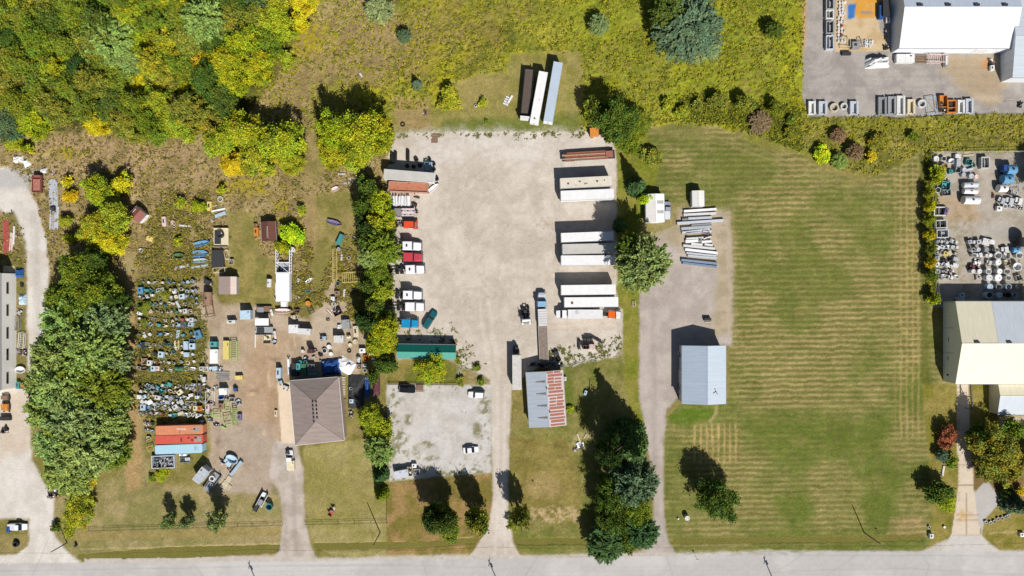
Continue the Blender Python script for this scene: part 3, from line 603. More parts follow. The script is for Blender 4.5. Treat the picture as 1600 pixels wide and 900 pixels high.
def tree(px, py, r, colk, kind=None, h=None, label='', cat='tree', group=None, name=None):
    if kind != 'conifer' and r > 14: r *= 1.16
    R = r * S; big = R > 4.2
    kind = kind or ('round' if big else ('small' if R > 2.2 else 'shrub'))
    con = kind == 'conifer'
    if h is None: h = R * (2.0 if big else 1.8)
    zc = h * (.5 if con else .62)
    loc = P(px, py, zc); loc.z = 0
    t = empty(name or ('shrub' if R < 2.3 and not con else 'conifer_tree' if con else 'tree'), loc, rng.uniform(0, 6.28), label, cat, group)
    cr = bpy.data.objects.new('crown', rng.choice(CM[kind])); C.objects.link(cr); cr.parent = t
    c = alb(*TREEC[colk]); j = rng.uniform(.9, 1.12); g = 1.7
    cr.color = (c[0] * j * g * (1.1 if colk in ('bright', 'green', 'dark', 'deep', 'lime') else 1.0), c[1] * g, c[2] * g * rng.uniform(.8, 1.1), 1)
    if con:
        cr.location = (0, 0, h * .06); cr.scale = (R, R, h * .94 / 2.4)
    else:
        cz = h * .52 / .8 if h < 2.3 * R else R * 1.4
        if kind in ('small', 'round'): cz = max(cz, h * .56 / .8)
        cr.location = (0, 0, h * .47 if kind in ('small', 'round') else h - cz * .82); cr.scale = (R * rng.uniform(.93, 1.07), R * rng.uniform(.93, 1.07), cz)
    tr = bpy.data.objects.new('trunk', TMC if con else rng.choice(TM)); C.objects.link(tr); tr.parent = t
    tr.scale = (h * (.5 if R < 2.3 else .75), h * (.5 if R < 2.3 else .75), h)
    return t
ORD = ['first', 'second', 'third', 'fourth', 'fifth', 'sixth', 'seventh', 'eighth', 'ninth', 'tenth', 'eleventh', 'twelfth', 'thirteenth', 'fourteenth', 'fifteenth', 'sixteenth', 'seventeenth', 'eighteenth', 'nineteenth', 'twentieth', 'twenty-first', 'twenty-second', 'twenty-third', 'twenty-fourth', 'twenty-fifth', 'twenty-sixth', 'twenty-seventh', 'twenty-eighth']
CW = {'green': 'mid green', 'bright': 'bright green', 'yg': 'yellow-green', 'yellow': 'yellow', 'gold': 'golden yellow', 'olive': 'olive', 'dark': 'dark green', 'deep': 'deep green', 'grey': 'grey-green', 'greygreen': 'grey-green',
      'blue': 'blue-green', 'pale': 'pale green', 'red': 'red-brown', 'brown': 'brownish', 'spruce': 'dark green', 'lime': 'lime green', 'palew': 'pale grey'}
# the wood in the north-west corner: rows of crowns
rows = [(-4, [(-20, 'green'), (22, 'bright'), (66, 'olive'), (104, 'green'), (146, 'green'), (188, 'green'), (232, 'green'), (272, 'bright'), (312, 'green'), (352, 'dark'), (396, 'blue'), (432, 'yg'), (466, 'yellow')]),
        (30, [(-12, 'green'), (30, 'green'), (74, 'dark'), (112, 'green'), (150, 'dark'), (196, 'bright'), (238, 'green'), (282, 'green'), (322, 'greygreen'), (356, 'olive'), (394, 'olive'), (424, 'bright')]),
        (64, [(6, 'dark'), (50, 'green'), (96, 'green'), (136, 'olive'), (176, 'greygreen'), (214, 'bright'), (252, 'yg'), (292, 'olive'), (334, 'dark'), (376, 'bright'), (412, 'green')]),
        (98, [(-8, 'olive'), (34, 'green'), (78, 'bright'), (116, 'deep'), (158, 'green'), (196, 'greygreen'), (234, 'yg'), (268, 'green'), (312, 'yellow'), (352, 'bright'), (394, 'bright')]),
        (130, [(8, 'olive'), (52, 'green'), (94, 'green'), (140, 'olive'), (184, 'green'), (214, 'yellow'), (250, 'olive'), (290, 'yellow'), (326, 'dark'), (362, 'bright')]),
        (162, [(-4, 'green'), (38, 'green'), (80, 'olive'), (124, 'green'), (170, 'dark'), (206, 'green'), (246, 'yg'), (284, 'olive'), (306, 'gold'), (344, 'dark')]),
        (190, [(6, 'blue'), (44, 'bright'), (150, 'yellow'), (196, 'olive'), (232, 'green'), (272, 'yg'), (310, 'olive')])]
for i, (yy, L) in enumerate(rows):
    for k, (xx, c) in enumerate(L):
        r = rng.uniform(27, 35)
        if c in ('yellow', 'gold'): r = rng.uniform(22, 27)
        if c == 'brown': r = 16
        t_ = rng.random()
        kind = 'willow' if c in ('greygreen', 'blue', 'brown') and t_ < .6 else ('open' if t_ < .15 else 'round' if r > 19 else 'small')
        tree(xx + rng.uniform(-5, 5), yy + rng.uniform(-6, 6), r, c, kind, rng.uniform(9, 14) if c not in ('yellow', 'gold') else 8,
             '%s tree in the north-west wood, %s from left in its %s row down' % (CW[c], ORD[k], ORD[i]), 'tree', 'trees of the north-west wood')
TL = [
 (122, 578, 32, 'green', 'willow', 14, 'green willow filling the centre of the long tree belt'),
 (60, 600, 20, 'greygreen', 'willow', 9, 'small willow on the left edge beside the white tarps'),
 (124, 628, 30, 'greygreen', 'willow', 14, 'willow between the two broad willows of the lower belt'),
 (112, 670, 30, 'green', 'willow', 13, 'green willow in the lower middle of the belt'),
 (160, 684, 28, 'greygreen', 'willow', 12, 'willow right of centre near the foot of the belt'),
 (112, 716, 30, 'greygreen', 'willow', 12, 'willow left of centre near the foot of the belt'),
 (180, 620, 20, 'greygreen', 'willow', 10, 'small willow on the right edge facing the lower junk rows'),
 (176, 470, 22, 'dark', None, 12, 'dark tree on the right edge near the top of the belt'),
 (122, 488, 28, 'green', None, 14, 'green tree in the upper middle of the belt'),
 (128, 440, 26, 'dark', None, 13, 'dark tree between the two top trees of the belt'),
 (566, 322, 17, 'dark', 'small', 10, 'dark tree in the hedge left of the rust-red container'),
 (572, 354, 17, 'deep', 'small', 10, 'deep green tree in the hedge left of the orange truck'),
 (570, 380, 16, 'dark', 'small', 9, 'dark tree in the hedge right of the teal bin'),
 (574, 444, 15, 'dark', 'small', 9, 'dark tree in the hedge right of the wide scaffold frame'),
 (570, 500, 19, 'deep', 'small', 11, 'deep green tree in the hedge right of the grey corrugated box'),
 (606, 336, 13, 'bright', 'small', 7, 'bright green small tree in the hedge beside the ornate flatbed'),
 (606, 440, 13, 'green', 'small', 7, 'green small tree in the hedge between the two tractor groups'),
 (608, 494, 12, 'green', 'small', 6, 'green small tree in the hedge beside the dark axle sets'),
 (582, 590, 14, 'dark', 'small', 7, 'dark tree in the hedge right of the maroon tarp'),
 (466, 32, 18, 'yellow', 'small', 5, 'yellow tree at the right fringe of the wood'),
 (446, 92, 15, 'yg', 'small', 4, 'yellow-green tree at the right fringe of the wood'),  # px, py, radius, colour, kind, height, label
 (342, 222, 30, 'yg', None, 10, 'yellow-green tree at the left end of the clump below the wood'),
 (384, 206, 36, 'bright', None, 15, 'bright green tree at the top of the clump below the wood'),
 (436, 222, 38, 'bright', None, 14, 'broad bright green tree at the right of the clump below the wood'),
 (402, 244, 32, 'yg', None, 10, 'yellow-green tree at the bottom middle of the clump below the wood'),
 (368, 258, 24, 'yellow', 'round', 7, 'yellow tree at the bottom left of the clump below the wood'),
 (448, 252, 25, 'yg', None, 8, 'low yellow-green tree at the bottom right of the clump below the wood'),
 (520, 200, 32, 'bright', None, 16, 'bright green tree, upper left of the group beside the trailer yard corner'),
 (572, 204, 38, 'bright', None, 18, 'tallest bright green tree at the north-west corner of the gravel yard'),
 (518, 232, 30, 'bright', None, 11, 'bright green tree, lower left of the group beside the trailer yard corner'),
 (560, 238, 34, 'yg', None, 12, 'yellow-green tree bottom right of the group at the yard corner'),
 (600, 218, 20, 'bright', 'small', 8, 'smaller bright green tree overhanging the yard corner weeds'),
 (575, 290, 19, 'dark', None, 9, 'dark tree at the top of the narrow hedge west of the yard'),
 (592, 316, 20, 'bright', 'small', 8, 'bright green tree, second from the top in the narrow hedge west of the yard'),
 (590, 352, 21, 'yg', 'small', 8, 'yellow-green rounded tree, third from the top in the hedge west of the yard'),
 (604, 364, 12, 'greygreen', 'willow', 5, 'small grey-green bush behind the first white truck tractor'),
 (598, 388, 25, 'green', 'willow', 10, 'feathery green tree beside the white and red truck tractors'),
 (582, 400, 18, 'greygreen', 'willow', 9, 'grey-green tree at the left side of the hedge beside the red tractor'),
 (592, 428, 21, 'green', None, 9, 'mid green tree in the hedge level with the scaffold frames'),
 (596, 458, 19, 'yg', 'small', 8, 'yellow-green tree in the hedge beside the paired white tractors'),
 (582, 480, 17, 'dark', 'small', 9, 'dark tree in the hedge beside the bright blue tractor'),
 (600, 522, 27, 'bright', None, 11, 'large bright green tree at the left end of the green roofed shed'),
 (584, 540, 18, 'yg', 'small', 8, 'yellow-green tree below the large one left of the green roofed shed'),
 (602, 574, 16, 'dark', 'small', 7, 'dark green tree just below the green roofed shed corner'),
 (578, 655, 24, 'yg', None, 9, 'yellow-green tree right of the brown hip roof'),
 (592, 675, 22, 'yg', 'small', 7, 'yellowing tree right of the brown roof, lower of the pair'),
 (591, 704, 20, 'greygreen', 'willow', 9, 'grey-green tree at the left edge of the small car park'),
 (592, 745, 14, 'spruce', 'conifer', 8, 'upper small spruce west of the pallets'),
 (594, 775, 13, 'green', 'conifer', 7, 'lower small spruce west of the pallets'),
 (672, 578, 27, 'bright', 'open', 8, 'bright green tree standing in front of the green roofed shed'),
 (148, 300, 30, 'yg', None, 9, 'yellow-green tree at the top left of the cluster left of the red shed'),
 (187, 284, 17, 'yellow', None, 6, 'small yellow tree at the top right of the cluster left of the red shed'),
 (172, 332, 32, 'yg', None, 11, 'large yellow-green tree in the middle of the cluster left of the red shed'),
 (142, 358, 26, 'yg', None, 8, 'yellow-green tree at the left of the cluster left of the red shed'),
 (168, 378, 26, 'yellow', 'round', 8, 'yellow tree at the bottom of the cluster left of the red shed'),
 (104, 284, 12, 'yellow', None, 3.5, 'yellow bush at the top of the scrap pipe rack'),
 (108, 306, 13, 'gold', None, 3.5, 'golden bush halfway down the scrap pipe rack'),
 (101, 345, 13, 'yg', None, 3.5, 'yellow-green bush beside the lower end of the scrap pipe rack'),
 (104, 372, 12, 'yg', None, 3, 'yellow-green bush below the scrap pipe rack'),
 (112, 424, 34, 'green', None, 15, 'dark green tree at the top left of the long tree belt'),
 (146, 414, 26, 'dark', None, 11, 'dark green tree at the top right of the long tree belt'),
 (96, 462, 32, 'green', None, 14, 'green tree on the left edge near the top of the long tree belt'),
 (146, 462, 36, 'green', None, 15, 'broad green tree right of centre near the top of the tree belt'),
 (108, 508, 36, 'greygreen', 'willow', 13, 'grey-green willow on the left of the belt beside the white hall'),
 (164, 506, 32, 'grey', 'willow', 13, 'grey-green willow on the right edge facing the first scrap rows'),
 (92, 556, 34, 'greygreen', 'willow', 14, 'grey-green willow on the left edge level with the white hall end'),
 (140, 548, 40, 'greygreen', 'willow', 16, 'largest grey-green willow in the middle of the tree belt'),
 (174, 560, 26, 'grey', 'willow', 12, 'narrow grey-green willow on the right edge of the middle of the belt'),
 (104, 604, 38, 'greygreen', 'willow', 15, 'grey-green willow left of centre in the lower belt'),
 (158, 606, 36, 'green', 'willow', 14, 'green willow right of centre in the lower belt'),
 (76, 640, 30, 'greygreen', 'willow', 12, 'grey-green willow that bulges left over the gravel track'),
 (122, 650, 40, 'grey', 'willow', 15, 'broad pale willow in the lower belt'),
 (170, 654, 28, 'greygreen', 'willow', 12, 'grey-green willow at the right edge level with the containers'),
 (90, 690, 30, 'greygreen', 'willow', 12, 'grey-green willow at the lower left edge of the belt'),
 (140, 698, 38, 'greygreen', 'willow', 14, 'broad grey-green willow near the foot of the belt'),
 (178, 706, 22, 'green', 'willow', 9, 'small green willow at the lower right edge of the belt'),
 (108, 738, 32, 'greygreen', 'willow', 11, 'lowest large grey-green willow of the tree belt'),
 (136, 752, 15, 'yellow', 'small', 4, 'yellow bush at the foot of the willow belt'),
 (118, 802, 27, 'yg', None, 8, 'yellow-green tree at the corner of the track and the front fence'),
 (108, 832, 12, 'yg', None, 3, 'low yellow-green bush beside the track mouth'),
 (86, 826, 9, 'dark', None, 2.5, 'small dark bush on the edge of the track'),
 (260, 816, 14, 'grey', 'small', 8, 'leftmost of three young trees behind the front fence'),
 (288, 816, 13, 'grey', 'small', 8, 'middle one of three young trees behind the front fence'),
 (333, 815, 16, 'grey', 'small', 11, 'rightmost and largest of three young trees behind the front fence'),
 (694, 818, 30, 'dark', None, 16, 'dark spreading tree below the small car park'),
 (676, 812, 20, 'deep', 'small', 14, 'darker tree on the left of the pair below the small car park'),
 (700, 832, 18, 'green', 'small', 6, 'low green tree under the dark tree below the small car park'),
 (743, 820, 20, 'olive', 'small', 15, 'olive tree left of the central drive near the road'),
 (812, 812, 18, 'olive', 'small', 14, 'olive tree right of the central drive near the road'),
 (800, 822, 10, 'yg', None, 4, 'yellow-green bush right of the central drive mouth'),
 (988, 700, 36, 'spruce', 'conifer', 22, 'tallest spruce at the top of the evergreen row by the east drive'),
 (958, 706, 26, 'deep', 'round', 19, 'dark broad evergreen beside the tallest spruce of the evergreen row'),
 (990, 752, 34, 'blue', 'willow', 15, 'wide blue-green spruce in the middle of the evergreen row'),
 (956, 776, 30, 'dark', None, 15, 'dark broadleaf tree left of the wide blue-green spruce'),
 (996, 796, 27, 'green', None, 12, 'green tree below the wide blue-green spruce'),
 (960, 816, 27, 'dark', None, 13, 'dark green tree in the evergreen row near the road'),
 (1004, 832, 22, 'spruce', 'willow', 9, 'feathery green tree where the east drive meets the road'),
 (946, 850, 25, 'spruce', 'willow', 8, 'feathery green tree overhanging the road edge'),
 (978, 846, 20, 'dark', 'small', 7, 'dark tree between the two feathery trees at the road'),
 (1124, 786, 34, 'dark', None, 14, 'single round dark tree standing on the striped lawn'),
 (962, 186, 36, 'dark', None, 15, 'dark green tree at the north-east corner of the gravel yard'),
 (926, 172, 20, 'green', 'small', 9, 'deep green tree top left of the corner clump north-east of the yard'),
 (992, 192, 24, 'green', None, 9, 'green tree right of the corner clump north-east of the yard'),
 (980, 214, 27, 'green', None, 9, 'green tree at the bottom of the corner clump above the lawn'),
 (956, 200, 20, 'dark', 'small', 8, 'dark tree above the rusty lumber flatbed'),
 (1019, 242, 17, 'olive', 'small', 4, 'round olive bush at the corner of the striped lawn'),
 (998, 288, 17, 'spruce', 'conifer', 11, 'dark spruce above the white garage roof'),
 (1010, 312, 12, 'lime', 'small', 5, 'lime green sapling overhanging the white garage roof'),
 (1004, 414, 37, 'grey', 'willow', 18, 'large blue-grey spruce at the head of the east drive'),
 (984, 392, 20, 'dark', 'willow', 15, 'dark spruce between the trailers and the large blue-grey spruce'),
 (972, 350, 12, 'spruce', 'conifer', 8, 'slim dark spruce at the end of the parked trailers'),
 (1078, 42, 46, 'blue', 'willow', 9, 'broad blue-grey willow at the top of the meadow'),
 (1046, 22, 26, 'dark', 'willow', 9, 'dark willow at the upper left of the blue-grey willow'),
 (1100, 70, 26, 'grey', 'willow', 6, 'lower silvery willow at the foot of the broad one'),
 (593, 14, 19, 'pale', 'willow', 5, 'pale green willow bush at the top edge of the meadow'),
 (632, 56, 11, 'blue', 'willow', 4, 'small blue-green bush in the meadow below the pale willow'),
 (650, 130, 10, 'blue', 'conifer', 4, 'small blue-green conifer above the mown strip'),
 (702, 152, 20, 'yg', 'small', 5, 'yellow-green bush on the mown strip left of the parked trailers'),
 (690, 160, 12, 'olive', None, 3, 'olive bush touching the yellow-green bush on the mown strip'),
 (754, 160, 10, 'yg', None, 2, 'low round bush between the mown strip bush and the trailers'),
 (936, 38, 15, 'grey', 'willow', 5, 'small grey-green bush left of the blue-grey willow'),
 (1210, 46, 14, 'dark', 'willow', 5, 'dark bush near the contractor yard edge'),
 (422, 60, 15, 'dark', 'small', 7, 'dark green tree at the right edge of the wood'),
 (1124, 158, 15, 'olive', 'small', 5, 'olive bush with a dark shadow above the lawn curve, first of the row'),
 (1166, 162, 15, 'olive', 'small', 6, 'olive bush above the lawn curve, second of the row'),
 (1212, 166, 13, 'green', None, 5, 'green bush above the lawn curve, third of the row'),
 (1042, 164, 12, 'yg', None, 3.5, 'yellow-green bush left of the bush row above the lawn'),
 (1066, 172, 14, 'yg', None, 3.5, 'second yellow-green bush left of the bush row above the lawn'),
 (1092, 166, 12, 'olive', None, 3.5, 'olive bush between the yellow-green bushes and the bush row'),
 (1188, 192, 15, 'brown', 'willow', 3, 'brownish bush at the bulge of the lawn edge'),
 (1236, 208, 13, 'olive', None, 3, 'olive bush on the lawn edge below the contractor yard corner'),
 (1288, 240, 15, 'lime', 'small', 3.5, 'lime green bush hanging over the striped lawn'),
 (1312, 252, 13, 'greygreen', 'willow', 3, 'grey-green bush between the lime bush and the dead brush'),
 (1336, 238, 14, 'brown', 'willow', 4, 'dead brown brush at the tip of the lawn edge growth'),
 (1362, 246, 12, 'yellow', None, 3, 'yellow bush right of the dead brush'),
 (1376, 222, 15, 'olive', 'small', 3.5, 'olive bush above the yellow bush near the scrap yard'),
 (1310, 212, 13, 'brown', 'willow', 3, 'brownish bush just below the row of concrete forms'),
 (1430, 214, 12, 'green', None, 3, 'green bush above the corner of the scrapyard fence'),
 (1466, 272, 15, 'bright', 'small', 5, 'bright green bush at the upper left of the tank yard'),
 (1462, 468, 12, 'bright', None, 5, 'bright green bush at the corner of the cream hall'),
 (1454, 300, 10, 'yg', 'small', 5, 'narrow yellow-green hedge bush below the bright one of the tank yard'),
 (1455, 322, 10, 'yellow', 'small', 5, 'yellowing hedge bush level with the white tubs'),
 (1455, 344, 10, 'yg', 'small', 5, 'yellow-green hedge bush level with the first open bin'),
 (1456, 366, 10, 'yellow', 'small', 5, 'yellowing hedge bush level with the second open bin'),
 (1457, 388, 10, 'olive', 'small', 5, 'olive hedge bush at the middle of the tank yard side'),
 (1457, 410, 10, 'yellow', 'small', 5, 'yellow hedge bush below the olive one beside the tank yard'),
 (1458, 432, 10, 'green', 'small', 5, 'green hedge bush near the foot of the tank yard side'),
 (1562, 706, 38, 'olive', None, 13, 'large olive tree beside the concrete walk'),
 (1584, 672, 20, 'green', 'small', 9, 'green tree behind the large olive tree by the cream hall'),
 (1540, 678, 18, 'dark', 'small', 9, 'dark green tree between the walk and the large olive tree'),
 (1580, 742, 22, 'olive', 'small', 9, 'lower olive tree at the right edge of the plot'),
 (1544, 740, 15, 'olive', 'small', 7, 'small olive tree over the paved triangle'),
 (1481, 684, 17, 'red', 'small', 5, 'red-brown leaved small tree left of the walk'),
 (1489, 722, 13, 'green', 'shrub', 3, 'green shrub below the red-brown tree left of the walk'),
 (1472, 712, 10, 'blue', 'willow', 3, 'blue-grey shrub beside the green one left of the walk'),
 (1471, 774, 22, 'dark', 'small', 7, 'dark round tree left of the lower walk'),
 (1482, 786, 15, 'yg', 'small', 4, 'yellow-green bush against the dark round tree left of the walk'),
 (1594, 792, 19, 'blue', 'conifer', 9, 'blue spruce at the lower right corner'),
 (1576, 768, 11, 'deep', 'small', 5, 'deep green bush above the blue spruce'),
 (1596, 768, 10, 'gold', None, 2.5, 'golden bush beside the blue spruce'),
 (20, 224, 15, 'bright', 'small', 4, 'bright green bush at the bend of the far left track'),
 (38, 232, 12, 'bright', None, 4, 'second bright green bush at the bend of the far left track'),
 (470, 328, 10, 'yg', None, 3, 'yellow-green bush left of the mown strip top'),
 (455, 368, 19, 'lime', 'small', 5, 'lime green bush right of the brown shed'),
 (440, 388, 14, 'bright', 'small', 4, 'bright green bush above the white box body'),
 (310, 322, 14, 'bright', None, 3, 'bright green bush left of the curved white duct'),
 (280, 318, 12, 'yg', None, 3, 'yellow-green bush at the top of the junk field'),
 (345, 296, 9, 'bright', None, 3, 'small bright bush above the curved white duct'),
 (278, 376, 10, 'yg', None, 2.5, 'yellow-green bush above the green tub'),
 (226, 480, 13, 'olive', None, 2.5, 'olive bush at the left of the upper junk rows'),
 (256, 462, 12, 'olive', None, 2, 'olive weed bush between the upper junk rows'),
 (225, 505, 9, 'olive', None, 2, 'olive bush at the left end of the sixth junk row'),
 (236, 748, 8, 'green', None, 1.5, 'green weed clump left below the trailer of white stone'),
 (253, 742, 14, 'bright', None, 2, 'bright green weed clump below the trailer of white stone'),
 (590, 448, 10, 'greygreen', 'willow', 4, 'grey-green bush low in the hedge beside the paired tractors'),
 (760, 190, 5, 'green', None, 1, 'tiny green weed bush above the yard edge'),
 (878, 615, 9, 'bright', None, 1.5, 'bright green weed clump right of the rusty roof'),
 (892, 640, 8, 'bright', None, 1.5, 'second weed clump right of the rusty roof'),
 (866, 585, 8, 'green', None, 1.5, 'weed clump at the top right corner of the rusty roof'),
 (1238, 186, 10, 'green', None, 3, 'green bush at the corner of the contractor yard'),
 (744, 575, 8, 'green', None, 1.5, 'weed clump on the yard below the green shed end'),
 (716, 565, 7, 'olive', None, 1.5, 'olive weed clump at the green shed right end'),
 (720, 598, 10, 'olive', None, 1.8, 'low olive weeds along the top of the small car park'),
 (752, 596, 8, 'green', None, 1.8, 'green weeds at the top right of the small car park'),
]
for (px, py, r, c, k, h, lab) in TL:
    small = r * S < 2.3 and k != 'conifer'
    tree(px, py, r, c, k, h, lab, 'bush' if small or 'bush' in lab or 'shrub' in lab or 'weed' in lab else 'tree')
# low brush in the small clearings of the meadow edge and far outside the frame, so that the place goes on
for i in range(34):
    a = rng.uniform(0, 1); px = rng.choice([-60, -100, 1660, 1700]) + rng.uniform(-20, 20) if a < .5 else rng.uniform(-100, 1700); py = rng.uniform(-80, 800) if a < .5 else rng.uniform(-100, -60)
    tree(px, py, rng.uniform(20, 32), rng.choice(['green', 'bright', 'olive', 'dark']), None, None, 'green tree of the land outside the photographed block', 'tree', 'outlying trees')
# ------------------------------------------------------------------ buildings
def PW(px, py, z): v = P(px, py, z); return (v.x, v.y)
def wallbox(b, pts, z0, z1, m):       # walls as a prism of given footprint
    b.prism(pts, z0, z1, m)
def roof_slab(b, quad, t, m):         # a sloping slab of thickness t; quad = four 3D points
    n = (Vector(quad[1]) - Vector(quad[0])).cross(Vector(quad[3]) - Vector(quad[0])).normalized()
    if n.z < 0: n = -n
    top = [Vector(q) for q in quad]; bot = [q - n * t for q in top]
    b.add(top + bot, [(0, 1, 2, 3), (7, 6, 5, 4), (0, 4, 5, 1), (1, 5, 6, 2), (2, 6, 7, 3), (3, 7, 4, 0)], m)
def gable(name, cx, cy, L, W, eave, ridge, rz, wallm, m1, m2, label, cat, over=.25, ridge_off=0.0, parts=None, gap=.0):
    """ridge along local X; m1 = slope on +Y, m2 = slope on -Y"""
    t = empty(name, (cx, cy, 0), rz, label, cat)
    b = MB(); a, w_ = L / 2 - over, W / 2 - over; ro = ridge_off
    sl1 = (ridge - eave) / (W / 2 - ro); sl2 = (ridge - eave) / (W / 2 + ro)
    zt = .10
    e1 = eave - zt + sl1 * over; e2 = eave - zt + sl2 * over
    vs = [(-a, -w_, 0), (a, -w_, 0), (a, w_, 0), (-a, w_, 0), (-a, -w_, e2), (a, -w_, e2), (a, w_, e1), (-a, w_, e1), (-a, ro, ridge - zt), (a, ro, ridge - zt)]
    b.add(vs, [(0, 1, 5, 4), (2, 3, 7, 6), (1, 2, 6, 9, 5), (3, 0, 4, 8, 7)], wallm); b.build('wall', t)
    A2, W2 = L / 2, W / 2
    b = MB(); roof_slab(b, [(-A2, ro, ridge), (A2, ro, ridge), (A2, W2, eave), (-A2, W2, eave)], .08, m1)
    roof_slab(b, [(-A2, -W2, eave), (A2, -W2, eave), (A2, ro, ridge), (-A2, ro, ridge)], .08, m2)
    rf = b.build('roof', t)
    b = MB(); b.box(0, ro, ridge - .02, L + .02, .22, .07, m1); b.build('ridge_cap', rf)
    for s in (-1, 1):
        b = MB(); y = s * (W2 + .07); b.box(0, y, eave - .16, L, .12, .12, STEEL); b.build('gutter', rf)
    return t, rf
def door(t, x, y, w_, h, rz, m, handle=True, name='door'):
    b = MB(); b.box(0, 0, 0, w_, .08, h, m)
    for k in range(1, int(h / .5)): b.box(0, -.045, k * .5, w_ * .96, .015, .03, DARKST)
    o = b.build(name, t, (x, y, .02), rz)
    if handle: hb = MB(); hb.box(w_ * .4, -.07, h * .45, .05, .06, .16, CHROME); hb.build('handle', o)
    return o
def window(t, x, y, z, w_, h, rz):
    b = MB(); b.box(0, 0, 0, w_, .1, h, WHITE); o = b.build('window', t, (x, y, z), rz)
    p = MB(); p.box(0, -.04, .07, w_ - .14, .06, h - .14, GLASSM); p.build('pane', o); return o

# blue-grey metal barn on the east drive
c = P(1101, 586, 5.3); 
t, rf = gable('metal_barn', c.x, c.y, 16.0, 12.0, 4.7, 6.3, radians(90), mat((.5, .52, .54)), ribbed(alb(180, 194, 210), 'X', .9, .07), ribbed(alb(208, 220, 232), 'X', .9, .05),
      'blue-grey gable roofed metal barn beside the striped lawn', 'barn', ridge_off=-.5)
door(t, -1, 5.82, 3.6, 3.6, pi, WHITE, name='garage_door'); door(t, -5, 5.82, 1, 2.1, pi, WHITE); window(t, 5, 5.85, 1.2, 1.2, 1.0, pi)
window(t, -7.8, 1, 1.2, 1.4, 1, -pi / 2)
b = MB(); b.bar((-5.2, -3.4, 5.6), (-3.6, -2.6, 5.75), .14, DARKST); b.bar((-4.4, -3.0, 5.65), (-4.9, -2.2, 5.9), .1, DARKST); b.build('antenna', t)
# rusty roofed shed
c = P(853.5, 623.5, 4); rz = radians(90) + atan2(5.5, 85)
t, rf = gable('rusty_shed', c.x, c.y, 15.3, 10.2, 3.7, 4.7, rz, ribbed((.30, .30, .31), 'X', .5, .2), ribbed(alb(184, 194, 204), 'X', 1.2, .12, stain=alb(170, 140, 124), stain_amt=.22), ribbed(alb(216, 206, 200), 'X', 1.0, .06, rough=.7),
      'old metal shed with a half grey, half rust-red roof', 'shed', ridge_off=-.3)
RR = mat(alb(186, 120, 104), rough=.9, dirt=.3, scale=2.2, stain=alb(196, 176, 164), stain_amt=.25, stain_scale=3)
b = MB()      # rusted sheets lie between paler ones
for i in range(17):
    x0 = -7.4 + i * .9; y1 = -.45 - rng.uniform(0, .5); y2 = -4.95 + rng.uniform(0, .6); sl = 1.0 / 4.8
    segs = [(y1, y2)] if rng.random() < .6 else [(y1, y1 - 1.8), (y1 - 2.0, y2)]
    for (ya, yb) in segs:
        wd = rng.uniform(.5, .74); za = 4.7 + (ya + .3) * sl + .012; zb = 4.7 + (yb + .3) * sl + .012
        b.add([(x0, ya, za), (x0 + wd, ya, za), (x0 + wd, yb, zb), (x0, yb, zb)], [(0, 1, 2, 3)], RR)
b.build('rusted_sheet', rf)
RV = mat(alb(140, 128, 124), rough=.9, dirt=.5, scale=3)
for i in range(4):
    b = MB(); x = 4.9 - i * 3.3; 
    for k in range(9):
        yy = .1 + k * .3; zz = 4.7 - (yy + .3) * .185 + .015; b.box(x, yy, zz, .62 * (1 - k * .085), .24, .05, RV)
    b.build('roof_vent', rf)
b = MB(); b.cyl((3, -.3, 4.6), (3, -.3, 5.2), .16, BLACK); b.build('chimney', rf)
b = MB(); b.cyl((-3.4, -.7, 4.5), (-3.4, -.7, 5.1), .14, BLACK); b.build('chimney', rf)
door(t, 7.38, 0, 3.4, 3, radians(90), RUST, name='barn_door')
# brown hip roof building
def hip(name, corners, apex1, apex2, eave, ridge, roofm, wallm, label, cat):
    cs = [P(x, y, eave) for x, y in corners]; cc = sum(cs, Vector((0, 0, 0))) / 4; cc.z = 0
    t = empty(name, cc, 0, label, cat); a1 = P(*apex1, ridge) - cc; a2 = P(*apex2, ridge) - cc; q = [c - cc for c in cs]
    b = MB(); ins = [p * .965 for p in q]; b.prism([(p.x, p.y) for p in ins], 0, eave - .1, wallm); b.build('wall', t)
    b = MB(); b.add([q[0], q[1], q[2], q[3], a1, a2], [(0, 1, 4), (1, 2, 5, 4), (2, 3, 5), (3, 0, 4, 5), (0, 3, 2, 1)], roofm); rf = b.build('roof', t)
    g = MB()
    for i in range(4): g.bar(q[i] + Vector((0, 0, -.09)), q[(i + 1) % 4] + Vector((0, 0, -.09)), .16, WHITE)
    g.build('gutter', rf)
    g = MB()
    for (u, v) in ((q[0], a1), (q[1], a1), (q[2], a2), (q[3], a2), (a1, a2)): g.bar(u + Vector((0, 0, .02)), v + Vector((0, 0, .02)), .2, roofm, .05)
    g.build('ridge_cap', rf)
    return t, rf, a1, a2, q
t, rf, a1, a2, q = hip('hip_roof_house', [(452, 595), (529, 589), (538, 688), (461, 696)], (491, 628), (493, 659), 4.6, 7.0, ribbed(alb(168, 152, 144), 'Y', .35, .10, rough=.9, dirt=.3), mat((.42, .33, .26), rough=.9),
      'hip roofed building with brown shingles beside the scrap dealer\'s yard', 'building')
vb = [(a1.lerp(a2, k / 5) + Vector((dx, 0, -.1))) for k in range(6) for dx in (-.45, .5)]
for v in vb[:11]:
    b = MB(); b.box(v.x, v.y, v.z - .1, .34, .34, .42, DARKST); b.build('roof_vent', rf)
door(t, (q[0].x + q[3].x) / 2 + .2, 2, 3, 2.6, radians(-90), WHITE, name='garage_door'); door(t, q[3].x + .8, -5, 1, 2.1, radians(-90), WHITE)
window(t, 1, q[3].y + .75, 1.1, 1.6, 1.1, 0)
